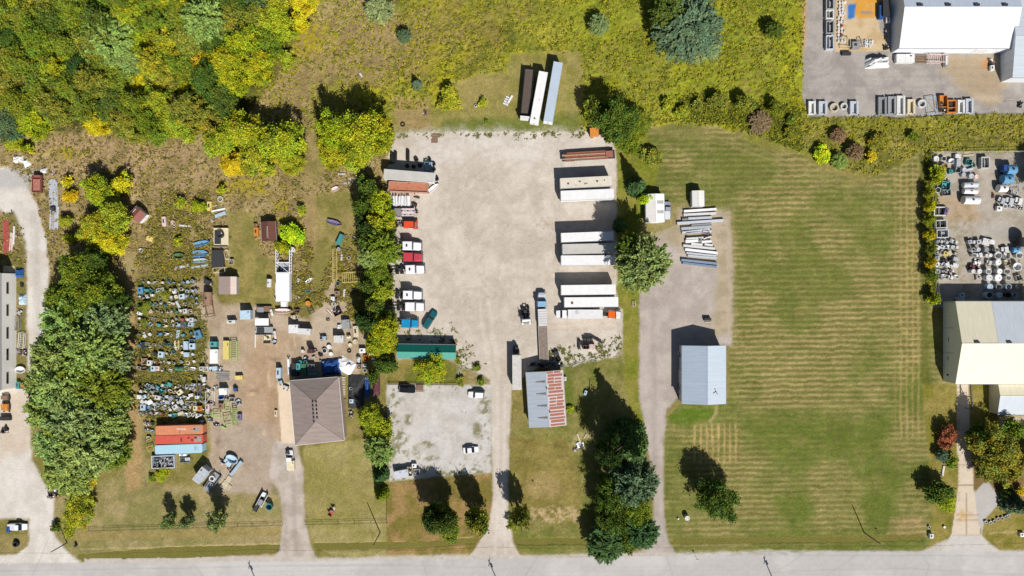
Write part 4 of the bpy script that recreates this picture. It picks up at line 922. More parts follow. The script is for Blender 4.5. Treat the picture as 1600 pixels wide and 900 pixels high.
# long teal shed
c = P(666.5, 549.5, 3)
t, rf = gable('teal_shed', c.x, c.y, 16.2, 3.9, 2.7, 3.4, radians(-.8), mat((.35, .38, .36)), ribbed(alb(22, 104, 92), 'X', .6, .1), ribbed(alb(70, 164, 146), 'X', .6, .06), 'long narrow shed with a teal metal roof', 'shed', over=.12)
for x in (-5, 0, 5): door(t, x, -1.86, 2.4, 2.1, 0, mat((.55, .56, .52)))
# cream hall on the right
ER = 5.5; k = S * (H - ER) / H
xl = (1493 - 800) * k; yb = (450 - 600) * k; yt = (450 - 471) * k; Wd = yt - yb; cy = (yt + yb) / 2; L = 60
t, rf = gable('cream_hall', xl + L / 2, cy, L, Wd, ER, 8.2, 0, ribbed((.74, .73, .62), 'Y', .9, .05, rough=.6), ribbed(alb(244, 236, 208), 'X', .9, .05), ribbed(alb(248, 242, 220), 'X', .9, .09), 'large cream metal hall at the right edge beside the lawn', 'hall', over=.06)
b = MB(); W2 = Wd / 2     # blue-grey panels of the north slope
roof_slab(b, [(-L / 2 + 9.8, .1, 8.2 + .03), (L / 2, .1, 8.2 + .03), (L / 2, W2, ER + .04), (-L / 2 + 9.8, W2, ER + .04)], .02, ribbed(alb(218, 224, 232), 'X', .9, .06)); b.build('blue_roof_panel', rf)
for x in (4, 12.6, 21, 30):
    b = MB(); b.box(-L / 2 + x, .35, 8.1, 1.3, .5, .35, DARKST); b.build('ridge_vent', rf)
for (y, z) in ((.6, 2.4), (-4.6, 2.2)):
    b = MB(); b.box(-L / 2 + .02, y, z, .1, 1.1, .25, STEEL); b.build('wall_vent', t)
b = MB(); b.box(-L / 2 + .03, -9.2, 1.8, .12, .5, .7, BLACK); b.build('wall_box', t)
b = MB(); 
for k_ in range(0, 3): b.box(-L / 2 + .02, -3 + k_ * 7, 0, .08, .06, 5, STEEL)
b.build('downpipe', t)
# its lower wing to the south
t, rf = gable('cream_wing', (1562 - 800) * S * .977 + 20, (450 - 620) * S * .985, 40, 9.6, 3.6, 4.6, 0, mat((.55, .5, .36)), ribbed(alb(255, 246, 216), 'X', .9, .03), ribbed(alb(212, 222, 230), 'X', .9, .04), 'low wing of the cream hall with a pale roof', 'building', over=.1, ridge_off=.5)
# brown porch beam and posts between walk and wing
b = MB(); z = 3.0; p0 = P(1517, 601, z); p1 = P(1519, 640, z); b.bar(p0, p1, .35, mat((.10, .085, .08))); 
for f in (0, .5, 1): q_ = p0.lerp(p1, f); b.cyl((q_.x, q_.y, 0), (q_.x, q_.y, z), .09, DARKST)
tag(b.build('porch_frame'), 'dark timber porch frame between the walk and the cream wing', 'porch')
# white hall top right
ER = 4.1; k = S * (H - ER) / H; Wd = 2 * 10.4; yb = (450 - 75.5) * k; xl = (1405 - 800) * k
cw = ribbed((.60, .63, .66), 'X', 1.0, .04)
L = (1586 - 1405) * k
t, rf = gable('white_hall', xl + L / 2, yb + Wd / 2, L, Wd, ER, 6.7, 0, ribbed((.74, .77, .82), 'Y', .9, .06), ribbed(alb(206, 216, 230), 'X', 1.0, .04), ribbed(alb(244, 246, 247), 'X', 1.0, .10), 'large white metal hall at the top right with ridge vents', 'hall', over=.05)
for x in (1438, 1482, 1527, 1571):
    p = P(x, 10, 6.9); b = MB(); b.box(0, 0, 0, 1.4, .6, .4, DARKST); b.build('ridge_vent', rf, (p.x - xl - L / 2, .5, 6.55))
door(t, 8, -Wd / 2 + .02, 4, 3.4, 0, WHITE, name='garage_door'); door(t, 13, -Wd / 2 + .02, 1, 2.1, 0, WHITE)
# its annex
k2 = S * (H - 4.6) / H
b_ = P(1582, 121, 4.6); L2 = 30
t, rf = gable('white_annex', b_.x + L2 / 2, b_.y + 11, L2, 22, 4.6, 5.8, 0, ribbed((.74, .77, .8), 'Y', 2.2, .25), ribbed(alb(214, 222, 230), 'Y', 2.6, .2), ribbed(alb(214, 224, 232), 'Y', 2.6, .14), 'white annex with wide roof panels at the top right corner', 'building', over=.04)
# left white hall, its wall with slit windows faces the track
ER = 6.2; k = S * (H - ER) / H; xr = (0 - 800) * k; x_base = xr
t, rf = gable('white_factory', xr - 12, (450 - 518) * S * .975, 32, 24, ER, 8, radians(90), mat((.82, .80, .76), dirt=.08), ribbed(alb(236, 232, 226), 'X', 1, .04), ribbed(alb(236, 232, 226), 'X', 1, .04), 'long white factory hall with slit windows at the left edge', 'hall', over=.03)
for y in (420, 450, 484, 519, 552, 588):
    yy = (450 - y) * S; lx = yy - (450 - 518) * S * .975
    if -15 < lx < 15: 
        b = MB(); b.box(0, 0, 0, 3.2, .1, .75, GLASSM); w_ = b.build('window', t, (lx, -11.94, 3.1), 0)
        p = MB(); p.box(0, -.02, -.1, 3.4, .14, .08, STEEL); p.build('sill', w_)
# white garage with pickup beside it
c = P(1024, 325, 3)
t, rf = gable('white_garage', c.x, c.y, 7.9, 5.1, 2.7, 3.3, radians(90 + 1), mat((.6, .6, .6)), ribbed(alb(250, 246, 238), 'X', 1, .03), ribbed(alb(255, 255, 252), 'X', 1, .03), 'white flat looking garage roof under the spruce', 'garage', over=.1)
for y in (1.6, -1.1):
    b = MB()
    for k_ in range(7): b.box(y, -.6 - k_ * .27, 3.22 - k_ * .06, .9, .1, .05, mat((.25, .25, .26)))
    b.build('roof_grille', rf)
door(t, -3.9, 0, 2.6, 2.2, radians(90), WHITE, name='garage_door')
# white trailer shed
c = P(1091.5, 310, 3)
t, rf = gable('white_shed', c.x, c.y, 4.4, 3.3, 2.7, 3.1, radians(91), mat((.6, .6, .6)), ribbed(alb(248, 246, 240), 'X', 1, .03), ribbed(alb(248, 246, 240), 'X', 1, .03), 'small plain white shed standing on the lawn', 'shed', over=.05, ridge_off=0)
door(t, -2.2, 0, 1.8, 2, radians(90), STEEL)
# small brown red shed in the scrub
c = P(214, 335, 2.6)
t, rf = gable('red_shed', c.x, c.y, 3.3, 3.6, 2.3, 3.0, radians(48), WHITE, ribbed(alb(150, 96, 84), 'X', .4, .1, rough=.9), ribbed(alb(158, 104, 92), 'X', .4, .1, rough=.9), 'small shed with a faded red roof in the brown scrub', 'shed', over=.12)
b = MB(); b.bar((-.5, 1.2, 2.75), (1.0, 1.2, 2.75), .1, WHITE); b.build('roof_strip', t)
door(t, 0, -1.7, 1, 1.9, 0, WHITE)
# tan gabled shed
c = P(355, 446, 2.8)
t, rf = gable('tan_shed', c.x, c.y, 4.9, 4.8, 2.4, 3.1, radians(90), mat((.4, .36, .33)), ribbed(alb(180, 160, 150), 'X', .45, .12, rough=.9), ribbed(alb(234, 214, 202), 'X', .45, .08, rough=.9), 'tan gabled shed beside the rusty tank in the west yard', 'shed', over=.12, ridge_off=-.9)
door(t, -2.3, 0, 1.2, 1.9, radians(90), WOOD)
# brown shed
c = P(419, 361, 2.6)
t, rf = gable('brown_shed', c.x, c.y, 5.4, 4.0, 2.3, 2.9, radians(93), mat((.14, .08, .06)), ribbed(alb(112, 70, 60), 'X', .8, .3, rough=.9), ribbed(alb(120, 76, 64), 'X', .8, .3, rough=.9), 'dark brown shed with ribbed roof next to the lime bush', 'shed', over=.1)
door(t, -2.55, 0, 1, 1.9, radians(90), WHITE)
b = MB(); b.bar((-2, .0, 2.98), (1.4, .0, 2.98), .16, mat((.4, .32, .26))); b.bar((-1.9, .35, 2.88), (1.2, .4, 2.88), .08, mat((.3, .25, .2))); b.build('roof_ladder', t)

# ------------------------------------------------------------------ fences, poles
def fence(name, pts, h, label, step=3.0, m=DARKST, rails=2, wd=.06, cat='fence'):
    W = [P(x, y, 0) for x, y in pts]; t = empty(name, W[0], 0, label, cat)
    for a, b2 in zip(W, W[1:]):
        d = b2 - a; n = max(1, int(d.length / step))
        for i in range(n + 1):
            q_ = a + d * (i / n) - W[0]; b = MB(); b.cyl((q_.x, q_.y, 0), (q_.x, q_.y, h), wd, m, 6); b.build('post', t)
        for r_ in range(rails):
            z = h * (1 - .45 * r_) - .05; b = MB(); b.bar(a - W[0] + Vector((0, 0, z)), b2 - W[0] + Vector((0, 0, z)), wd, m); b.build('rail', t)
    return t
fence('wire_fence', [(140, 828), (442, 819)], 1.2, 'thin dark wire fence along the front of the scrap dealer\'s lawn', 4, DARKST, 2, .05)
fence('wire_fence', [(478, 818), (605, 815), (606, 760)], 1.2, 'thin wire fence round the corner of the front centre lawn', 4, DARKST, 2, .05)
fence('chain_link_fence', [(1454, 240), (1640, 238)], 2.2, 'chain link fence with pale top rail above the tank yard', 4, mat((.5, .5, .46)), 2, .07)
fence('chain_link_fence', [(1452, 242), (1461, 470)], 2.0, 'chain link fence hidden in the hedge between lawn and tank yard', 4, STEEL, 2, .05)
fence('yellow_fence', [(1594, 400), (1596, 476)], 1.6, 'short pale yellow fence at the right of the drum stacks', 3, mat((.6, .55, .35)), 2, .1)
fence('dark_board_fence', [(608, 600), (716, 600)], 1.0, 'low dark fence along the top of the small car park', 4, DARKST, 2, .07)
def pole(px, py, h, label, arm=True):
    p = P(px, py, 0); t = empty('utility_pole', p, radians(rng.uniform(-8, 8)), label, 'utility pole'); wd = mat((.16, .13, .10), rough=.9)
    b = MB(); b.cyl((0, 0, 0), (0, 0, h), .17, wd, 8, .12); b.build('pole', t)
    if arm:
        b = MB(); b.box(0, 0, h - .9, .12, 2.4, .14, wd); ar = b.build('crossarm', t)
        for y in (-1.05, 0, 1.05): b = MB(); b.cyl((0, y, h - .76), (0, y, h - .5), .06, STEEL, 6, .03); b.build('insulator', ar)
        b = MB(); b.cyl((.3, 0, h - 2.2), (.3, 0, h - 1.2), .24, STEEL, 10); b.build('transformer', t)
    return t
pole(594, 832, 9.6, 'utility pole casting a long thin shadow over the front centre lawn', False)
pole(1350, 832, 8.8, 'utility pole at the ditch below the striped lawn', False)
pole(105, 848, 6.8, 'leaning utility pole at the track mouth, bottom left', False)
pole(1215, 922, 10.5, 'utility pole south of the road whose shadow reaches the asphalt, right', True)
pole(785, 926, 10.5, 'utility pole south of the road, middle', True)
pole(410, 930, 10.5, 'utility pole south of the road, left', True)
# wires strung between the southern poles
W_ = [P(x, y, 9.6) for x, y in ((-60, 934), (410, 930), (785, 926), (1215, 922), (1700, 918))]
for k, (a, b2) in enumerate(zip(W_, W_[1:])):
    b = MB(); n = 10; pr = None
    for i in range(n + 1):
        f = i / n; q_ = a.lerp(b2, f); q_.z -= 1.6 * 4 * f * (1 - f) * .5
        if pr: b.bar(pr, q_, .03, BLACK)
        pr = q_
    tag(b.build('overhead_wire'), 'thin overhead wire along the south side of the road, %s span from the left' % ORD[k], 'wire', 'overhead wires')
def sign_post(px, py, h, label):
    p = P(px, py, 0); t = empty('sign_post', p, 0, label, 'sign'); b = MB(); b.cyl((0, 0, 0), (0, 0, h), .04, STEEL, 6); b.build('post', t)
    b = MB(); b.box(0, 0, h - .5, .5, .03, .5, WHITE); b.build('plate', t)
sign_post(1087, 870, 2.2, 'small roadside sign post casting a short shadow on the road edge')
sign_post(835, 758, 1.8, 'thin marker post on the dry grass below the rusty shed')
sign_post(1371, 832, 1.6, 'small marker post in the grass beside the utility pole on the right')
# ------------------------------------------------------------------ vehicles
def wheel(parent, x, y, r, w_, name='wheel', dual=False):
    b = MB(); b.cyl((0, -w_ / 2, 0), (0, w_ / 2, 0), r, RUBBER, 14); o = b.build(name, parent, (x, y, r))
    b = MB(); s = 1 if y > 0 else -1; b.cyl((0, s * w_ * .5, 0), (0, s * (w_ * .5 + .015), 0), r * .55, ALU, 10); b.build('rim', o); return o
def along(a, b2, z):
    A_ = P(*a, z); B_ = P(*b2, z); d = B_ - A_; return (A_ + B_) / 2, d.length, atan2(d.y, d.x), 
def box_trailer(a, b2, wpx, topm, label, h=4.05, side=None, ribs=True, wheels_at=-1, patch=None, cat='semi trailer', group='parked semi trailers', flatroof=None):
    """a, b2: ends of the roof centre line in the photo; wheels near a if wheels_at == -1"""
    c, L, rz, = along(a, b2, h); wd = wpx * S * (H - h) / H; wd = min(max(wd, 2.4), 2.75)
    t = empty('semi_trailer', (c.x, c.y, 0), rz, label, cat, group); side = side or WHITE
    b = MB(); b.box(0, 0, 1.15, L, wd, h - 1.2, side)
    n = int(L / 1.2)
    for i in range(n + 1):
        for s in (-1, 1): b.box(-L / 2 + .1 + i * (L - .2) / n, s * (wd / 2 + .015), 1.2, .06, .03, h - 1.35, side)
    body = b.build('body', t)
    b = MB(); b.box(0, 0, h - .05, L + .02, wd + .03, .05, topm)
    if ribs:
        for i in range(1, n): b.box(-L / 2 + i * L / n, 0, h - .001, .05, wd - .2, .02, topm)
    r_ = b.build('roof', t, bevel=.01)
    for s in (-1, 1): b = MB(); b.box(0, s * wd / 2, h - .03, L + .04, .07, .06, ALU); b.build('roof_rail', r_)
    e = wheels_at
    for s in (-1, 1):
        b = MB(); b.box(e * (L / 2 + .03), s * wd / 4, 1.2, .05, wd / 2 - .04, h - 1.4, side); b.box(e * (L / 2 + .07), s * .12, 1.3, .04, .04, h - 1.7, STEEL); b.build('rear_door', t)
    b = MB(); b.box(0, 0, .95, L * .96, 1.0, .2, DARKST); b.box(e * (L / 2 - .1), 0, .5, .12, wd - .3, .12, STEEL); b.build('chassis', t)
    for dx in (1.5, 2.8):
        for s in (-1, 1): wheel(t, e * (L / 2 - dx), s * (wd / 2 - .35), .5, .56)
    for s in (-1, 1): b = MB(); b.box(-e * (L / 2 - 3.2), s * .8, 0, .16, .16, 1.0, STEEL); b.build('landing_leg', t)
    if patch:
        for (fx, fy, r1, pm) in patch:
            b = MB(); k = 14; rr = [r1 * rng.uniform(.7, 1.15) for _ in range(k)]
            b.prism([(fx * L / 2 + rr[i] * cos(2 * pi * i / k), fy * wd / 2 + rr[i] * sin(2 * pi * i / k)) for i in range(k)], h + .012, h + .03, pm); b.build('rust_patch', r_)
    return t
RSP = mat(alb(150, 100, 50), rough=.9, dirt=.5, scale=3); DSP = mat(alb(90, 78, 66), rough=.9, dirt=.5, scale=3)
WR = mat(alb(252, 251, 249), rough=.5, dirt=.13, scale=.9, stain=alb(196, 186, 170), stain_amt=.12, stain_scale=1.2); CR = mat(alb(232, 222, 204), rough=.6, dirt=.15, scale=.6, stain=alb(150, 130, 100), stain_amt=.2, stain_scale=1.0)
GR = mat(alb(212, 208, 200), rough=.6, dirt=.18, scale=.6); BLR = mat(alb(196, 210, 224), rough=.5, dirt=.12, scale=.3)
box_trailer((875.5, 286.5), (956.5, 282.5), 16.5, CR, 'cream box trailer with dark rust spots, upper one of the first right-hand pair', patch=[(-.7, -.1, .3, DSP), (-.25, .2, .28, DSP), (-.05, -.3, .25, DSP), (0.02, -.25, .2, DSP), (.42, .1, .3, DSP), (.7, .2, .2, DSP), (-.4, -.5, .15, DSP)])
box_trailer((876.5, 306), (959, 302.7), 17, WR, 'clean white box trailer directly below the cream rust-spotted one')
box_trailer((877, 371.5), (958.5, 368.5), 14.5, WR, 'white box trailer, top of the right-hand group of three')
box_trailer((879, 389.5), (969, 387.5), 16, GR, 'greyish ribbed box trailer, middle of the right-hand group of three')
box_trailer((877, 407), (960, 406.5), 15.5, WR, 'white box trailer, bottom of the right-hand group of three')
box_trailer((877, 453.4), (962, 452.4), 15.5, WR, 'white box trailer above the one with the brown roof stain')
box_trailer((882, 472.5), (966, 471.8), 15.5, WR, 'white box trailer with a single round brown rust stain on its roof', patch=[(-.72, -.1, .42, RSP)])
box_trailer((808, 609), (807.5, 555), 14, mat(alb(222, 218, 210), rough=.8, dirt=.25, scale=1.5), 'weathered grey box trailer standing left of the rusty roofed shed')
box_trailer((599.5, 271.3), (678, 277.5), 14.5, GR, 'long grey box trailer at the upper left of the yard beside the tyres', wheels_at=1, ribs=False)
box_trailer((824, 187), (841.5 - 3, 108), 14, WR, 'white box trailer, middle of the three parked on the north grass', patch=[(-.85, .1, .3, DSP), (-.1, -.2, .12, DSP)], ribs=False).location = P(842, 151.5, 4).to_2d().to_3d()
box_trailer((856.5, 190), (872.5, 97), 14.5, BLR, 'pale blue box trailer, right one of the three on the north grass', ribs=False)
# brown open-top trailer on the grass: deck of dark earth inside low walls and a white headboard
c, L, rz = along((820, 186), (827.5, 107), 2.6)
t = empty('open_trailer', (c.x, c.y, 0), rz, 'open trailer with a dark brown deck and white end wall on the north grass', 'trailer', 'parked semi trailers')
b = MB(); b.box(0, 0, 1.1, L, 2.55, .25, DARKST); b.build('chassis', t); b = MB(); b.box(.3, 0, 1.35, L - .8, 2.3, .85, mat(alb(112, 98, 90), rough=1, dirt=.45, scale=2.5, bump=.5)); b.build('load', t)
for s in (-1, 1): b = MB(); b.box(0, s * 1.27, 1.1, L, .08, 1.6, DARKST); b.build('side_wall', t)
b = MB(); b.box(-L / 2, 0, .9, .12, 2.6, 2.7, WR); b.box(-L / 2 + .3, 0, 3.4, .6, 2.6, .1, WR); b.build('end_wall', t)
for dx in (1.5, 2.8):
    for s in (-1, 1): wheel(t, L / 2 - dx, s * 1.0, .5, .5)
def container(a, b2, wpx, topm, label, h=2.6, side=None, patches=None):
    c, L, rz = along(a, b2, h); wd = min(wpx * S * .985, 2.55)
    t = empty('shipping_container', (c.x, c.y, 0), rz, label, 'shipping container', 'shipping containers'); side = side or topm
    b = MB(); b.box(0, 0, .12, L, wd - .08, h - .2, side)
    n = int(L / .5)
    for i in range(n):
        for s in (-1, 1): b.box(-L / 2 + .3 + i * (L - .5) / n, s * (wd / 2 - .02), .2, .2, .05, h - .4, side)
    b.build('body', t); b = MB(); b.box(0, 0, h - .06, L, wd, .04, topm)
    for i in range(n): b.box(-L / 2 + .3 + i * (L - .5) / n, 0, h - .021, .16, wd - .3, .025, topm)
    r_ = b.build('roof', t)
    if patches:
        for (x0, y0, lx, ly, pm) in patches: b = MB(); b.box(x0, y0, h + .006, lx, ly, .02, pm, rng.uniform(-.1, .1)); b.build('roof_patch', r_)
    for s in (-1, 1): b = MB(); b.box(-L / 2 - .03, s * wd / 4, .2, .05, wd / 2 - .05, h - .4, side); b.box(-L / 2 - .07, s * .2, .3, .03, .04, h - .6, STEEL); b.build('door', t)
    for x in (-1, 1):
        for s in (-1, 1): b = MB(); b.box(x * (L / 2 - .08), s * (wd / 2 - .08), 0, .18, .18, h, DARKST); b.build('corner_post', t)
    return t
GP = mat(alb(196, 176, 166), rough=.9, dirt=.5, scale=3); DP = mat(alb(90, 60, 54), rough=.9, dirt=.6, scale=4)
container((243, 673), (317, 671), 14.5, M_(232, 152, 112, rough=.6, stain=alb(190, 110, 80), stain_amt=.2), 'faded orange shipping container, top one of three in the scrap field', patches=[(5.0, .2, 1.6, 1.6, GP), (3.6, -.3, .9, .8, GP), (.6, .3, 2.6, .5, mat(alb(240, 200, 180))), (.2, -.5, .15, .8, DP), (4.2, .2, .5, .4, DP)])
container((242.5, 687.5), (317, 686), 13.5, M_(226, 100, 84, rough=.6, stain=alb(190, 70, 60), stain_amt=.2), 'red shipping container, middle one of three in the scrap field', patches=[(5.2, .0, 1.9, 1.5, GP), (.6, -.1, .35, 1.1, DP), (2.6, .4, .5, .4, DP), (3.6, -.2, .5, .5, DP), (4.6, .4, .7, .4, DP)])
container((242, 703), (316, 700.5), 14, M_(184, 222, 240, rough=.6, dirt=.1), 'light blue shipping container, bottom one of three in the scrap field', patches=[(4.6, .1, .12, 1.3, DARKST), (5.0, .2, .1, 1.0, STEEL), (5.4, -.1, .1, 1.2, STEEL)])
# rust-red open container beside the grey trailer
RO = M_(204, 134, 104, rough=.9, dirt=.3, scale=1.0, stain=alb(170, 92, 70), stain_amt=.5, stain_scale=1.0)
c, L, rz = along((607.5, 290.8), (668, 293.4), 2.6); t = empty('rusty_container', (c.x, c.y, 0), rz, 'open topped rust-red container below the long grey trailer', 'shipping container')
b = MB(); b.box(0, 0, .1, L, 2.6, 2.1, RO); b.build('body', t)
for s in (-1, 1): b = MB(); b.box(0, s * 1.3, .1, L, .12, 2.5, mat(alb(222, 176, 156), dirt=.4)); b.build('side_rail', t)
for s in (-1, 1): b = MB(); b.box(s * L / 2, 0, .1, .12, 2.7, 2.5, mat(alb(222, 176, 156), dirt=.4)); b.build('end_wall', t)
for s in (-1, 1): b = MB(); b.box(L / 2 - .1, s * 1.0, 0, .5, .25, .9, DARKST); b.build('skid', t)
# lumber flatbed
c, L, rz = along((878, 245), (961, 240), 1.7); t = empty('flatbed_trailer', (c.x, c.y, 0), rz, 'flatbed trailer with rusty weathered planks at the top right of the yard', 'flatbed trailer', 'parked semi trailers')
b = MB(); b.box(0, 0, 1.0, L, 2.4, .25, DARKST); b.build('chassis', t)
for i in range(7):
    b = MB(); x0 = rng.uniform(-.5, .5); b.box(x0 - .3, -1.0 + i * .33, 1.25 + rng.uniform(0, .1), L - 1.2 - rng.uniform(0, 3) * (i % 3 == 0), .27, .2, [M_(190, 120, 92, rough=.9, dirt=.5, scale=2), M_(206, 186, 160, rough=.9, dirt=.4, scale=2), M_(158, 92, 70, rough=.9, dirt=.5, scale=2)][i % 3]); b.build('plank', t)
b = MB(); b.box(L / 2 - 1.6, 0, 1.5, 2.0, 1.8, .25, M_(176, 112, 90, rough=.9)); b.build('steel_plate', t)
for dx in (1.6, 2.9):
    for s in (-1, 1): wheel(t, -(L / 2 - dx), s * .95, .48, .5)
def tractor(cx, cy, rz, colm, label, chassis=3.0, cabL=2.9, hoodL=2.1, vent=True, sleeper=True, hz=3.1, group='parked truck tractors', wd=2.5, cab2=None, chm=BLACK):
    """cx,cy: photo position of the joint between cab and hood on the roof; rz: heading of the bonnet"""
    c = P(cx, cy, 2.6); t = empty('truck_tractor', (c.x, c.y, 0), rz, label, 'truck', group)
    b = MB()
    for s in (-1, 1): b.box(-(cabL + chassis) / 2, s * .42, .75, cabL + chassis + hoodL * 1.6, .16, .28, chm)
    for k in range(3): b.box(-cabL - .5 - k * (chassis - .7) / 2, 0, .85, .14, .9, .18, chm)
    b.box(-cabL - chassis * .55, 0, 1.06, 1.0, .95, .12, DARKST); b.build('chassis', t)
    if chassis > 1.2:
        for dx in (.75, 2.05):
            if dx < chassis:
                for s in (-1, 1): wheel(t, -cabL - chassis + dx - .1 if chassis > 2.5 else -cabL - dx, s * .85, .5, .58)
    for s in (-1, 1): wheel(t, hoodL * .55, s * 1.02, .5, .3)
    prof = [(-cabL, 1.0, hz - .15), (-cabL + .12, 1.0, hz), (-.45, 1.0, hz + .05), (-.2, 1.0, hz - .2), (0, 1.0, 1.9)]
    secs = []
    for (x, z0, z1) in prof:
        q = .97 if z1 > 2.5 else .95; hw = wd / 2; tw = hw * .9
        secs.append([(x, -hw, z0 - .15), (x, hw, z0 - .15), (x, hw, z1 - .35), (x, tw, z1), (x, -tw, z1), (x, -hw, z1 - .35)])
    b = MB(); b.loft(secs, cab2 or colm); cab = b.build('cab', t, bevel=.04)
    b = MB(); b.add([(-.19, -wd / 2 * .88, hz - .17), (-.19, wd / 2 * .88, hz - .17), (.04, wd / 2 * .93, 1.98), (.04, -wd / 2 * .93, 1.98), (-.26, -wd / 2 * .86, hz - .08), (-.26, wd / 2 * .86, hz - .08)], [(0, 1, 2, 3), (4, 5, 1, 0)], GLASSM)
    b.box(-.1, 0, 2.42, .1, .08, .3, DARKST); b.build('windshield', cab)
    for s in (-1, 1): b = MB(); b.box(-.75, s * (wd / 2 + .01), 1.8, .7, .03, .6, GLASSM); b.build('side_window', cab)
    hw = wd / 2 * .93
    secs = [[(0.02, -hw, .7), (0.02, hw, .7), (0.02, hw, 1.75), (0.02, hw * .8, 1.98), (0.02, -hw * .8, 1.98), (0.02, -hw, 1.75)],
            [(hoodL * .7, -hw * .92, .7), (hoodL * .7, hw * .92, .7), (hoodL * .7, hw * .92, 1.62), (hoodL * .7, hw * .75, 1.85), (hoodL * .7, -hw * .75, 1.85), (hoodL * .7, -hw * .92, 1.62)],
            [(hoodL, -hw * .8, .7), (hoodL, hw * .8, .7), (hoodL, hw * .8, 1.45), (hoodL, hw * .65, 1.62), (hoodL, -hw * .65, 1.62), (hoodL, -hw * .8, 1.45)]]
    b = MB(); b.loft(secs, colm); hd = b.build('hood', t, bevel=.03)
    b = MB(); b.box(hoodL + .02, 0, .8, .06, hw * 1.2, .7, CHROME); b.build('grille', hd)
    for s in (-1, 1):
        b = MB(); b.box(hoodL * .55, s * 1.0, .95, 1.3, .42, .28, colm, taper=.12); b.build('fender', hd)
        b = MB(); b.box(hoodL - .05, s * 1.02, .85, .2, .25, .25, CHROME); b.build('headlight', hd)
    b = MB(); b.box(hoodL + .18, 0, .45, .2, wd, .35, CHROME); b.build('bumper', t)
    for s in (-1, 1):
        b = MB(); b.cyl((-cabL - .18, s * (wd / 2 - .2), 1.0), (-cabL - .18, s * (wd / 2 - .2), hz + .45), .09, CHROME, 8); b.build('exhaust_stack', t)
        b = MB(); b.cyl((-1.9, s * (wd / 2 - .12), .75), (-.5, s * (wd / 2 - .12), .75), .3, ALU, 12); b.build('fuel_tank', t)
        b = MB(); b.box(-.1, s * (wd / 2 + .2), 1.9, .08, .22, .5, DARKST); b.bar((-.15, s * wd / 2, 2.2), (-.1, s * (wd / 2 + .2), 2.2), .04, DARKST); b.build('mirror', cab)
    if vent: b = MB(); b.box(-cabL * .58, .0, hz + .05, .42, .7, .12, DARKST); b.box(-cabL * .58, .0, hz + .17, .3, .5, .03, BLACK); b.build('roof_vent', cab)
    return t
Wm = M_(250, 250, 252, rough=.35, dirt=.06); Rm = M_(206, 70, 84, rough=.35, dirt=.15); Bm = M_(28, 150, 206, rough=.35, dirt=.2, stain=alb(120, 200, 230), stain_amt=.2)
tractor(645.3, 384, radians(-1), Wm, 'white truck tractor parked above the red one, dark square roof vent', chassis=1.0)
tractor(646.5, 401.5, radians(-1), Rm, 'red truck tractor parked between two white ones', chassis=1.0, vent=False)
tractor(650, 420.5, radians(2), Wm, 'white truck tractor just below the red one, black rear frame showing', chassis=3.3)
tractor(646, 461, radians(-1), Wm, 'upper of two white truck tractors parked side by side above the blue truck', chassis=2.6)
tractor(649.5, 479, radians(0), Wm, 'lower white truck tractor, next above the bright blue truck', chassis=2.8, vent=False)
tractor(642.5, 505.5, radians(-2), Bm, 'bright blue short truck above the teal shed', chassis=1.0, cabL=2.8, hoodL=1.6, vent=False, hz=2.6)
tractor(822.5, 504, radians(-86), Wm, 'bobtail tractor with a long black frame pointing up and white cab', chassis=3.6, cabL=1.0, hoodL=0.1, vent=False).location += Vector((0, 0, 0))
t = tractor(846.5, 468.5, radians(90), M_(226, 234, 242, rough=.3), 'blue and white tractor hitched to the long flatbed with a wooden deck', chassis=.8, cabL=1.9, hoodL=2.0, vent=False, cab2=M_(150, 196, 226, rough=.3))
# its flatbed: pale tarped load in front, worn wood deck behind
c, L, rz = along((850.5, 568), (847, 482), 1.6); t = empty('flatbed_trailer', (c.x, c.y, 0), rz, 'long flatbed with worn wooden deck and pale tarped front load', 'flatbed trailer', 'parked semi trailers')
b = MB(); b.box(0, 0, .95, L, 2.5, .2, DARKST); b.build('chassis', t)
DW = M_(166, 148, 134, rough=.95, dirt=.5, scale=2, stain=alb(110, 96, 86), stain_amt=.4, stain_scale=1.5)
b = MB()
for i in range(9): b.box(-2.3, -1.1 + i * .275, 1.16, L - 5, .26, .08, DW)
b.build('deck', t)
b = MB(); 
for i in range(7): b.box(L / 2 - .45 - i * .68, 0, 1.2, .64, 2.5, 1.0 - .04 * (i % 2), M_(226, 224, 222, rough=.7, dirt=.2), taper=.03)
b.build('tarped_load', t)
for s in (-1, 1): b = MB(); b.box(-2.3, s * 1.24, 1.15, L - 5, .08, .12, ALU); b.build('side_rail', t)
for dx in (1.2, 2.5):
    for s in (-1, 1): wheel(t, -(L / 2 - dx), s * .95, .5, .5)
# white box truck, cab to the left
c, L, rz = along((887.5, 491), (941.5, 491), 3.3); t = empty('box_truck', (c.x, c.y, 0), rz, 'white box truck with its cab to the left, below the stained trailer', 'truck')
b = MB(); b.box(0, 0, 1.0, L, 2.5, 2.3, WHITE); b.build('cargo_box', t); b = MB(); b.box(0, 0, 3.3, L + .04, 2.54, .06, M_(236, 236, 234, dirt=.15, stain=alb(150, 150, 146), stain_amt=.12, stain_scale=2)); b.tor((-2.3, .6, 3.38), .35, .05, DARKST); b.build('roof', t)
b = MB(); 
b.loft([[(-L / 2 - .25 - x, -hw, .6), (-L / 2 - .25 - x, hw, .6), (-L / 2 - .25 - x, hw * .93, z), (-L / 2 - .25 - x, -hw * .93, z)] for x, hw, z in ((0, 1.15, 2.5), (1.25, 1.15, 2.5), (1.75, 1.12, 1.75), (2.9, 1.0, 1.5))], Wm); cb = b.build('cab', t, bevel=.05)
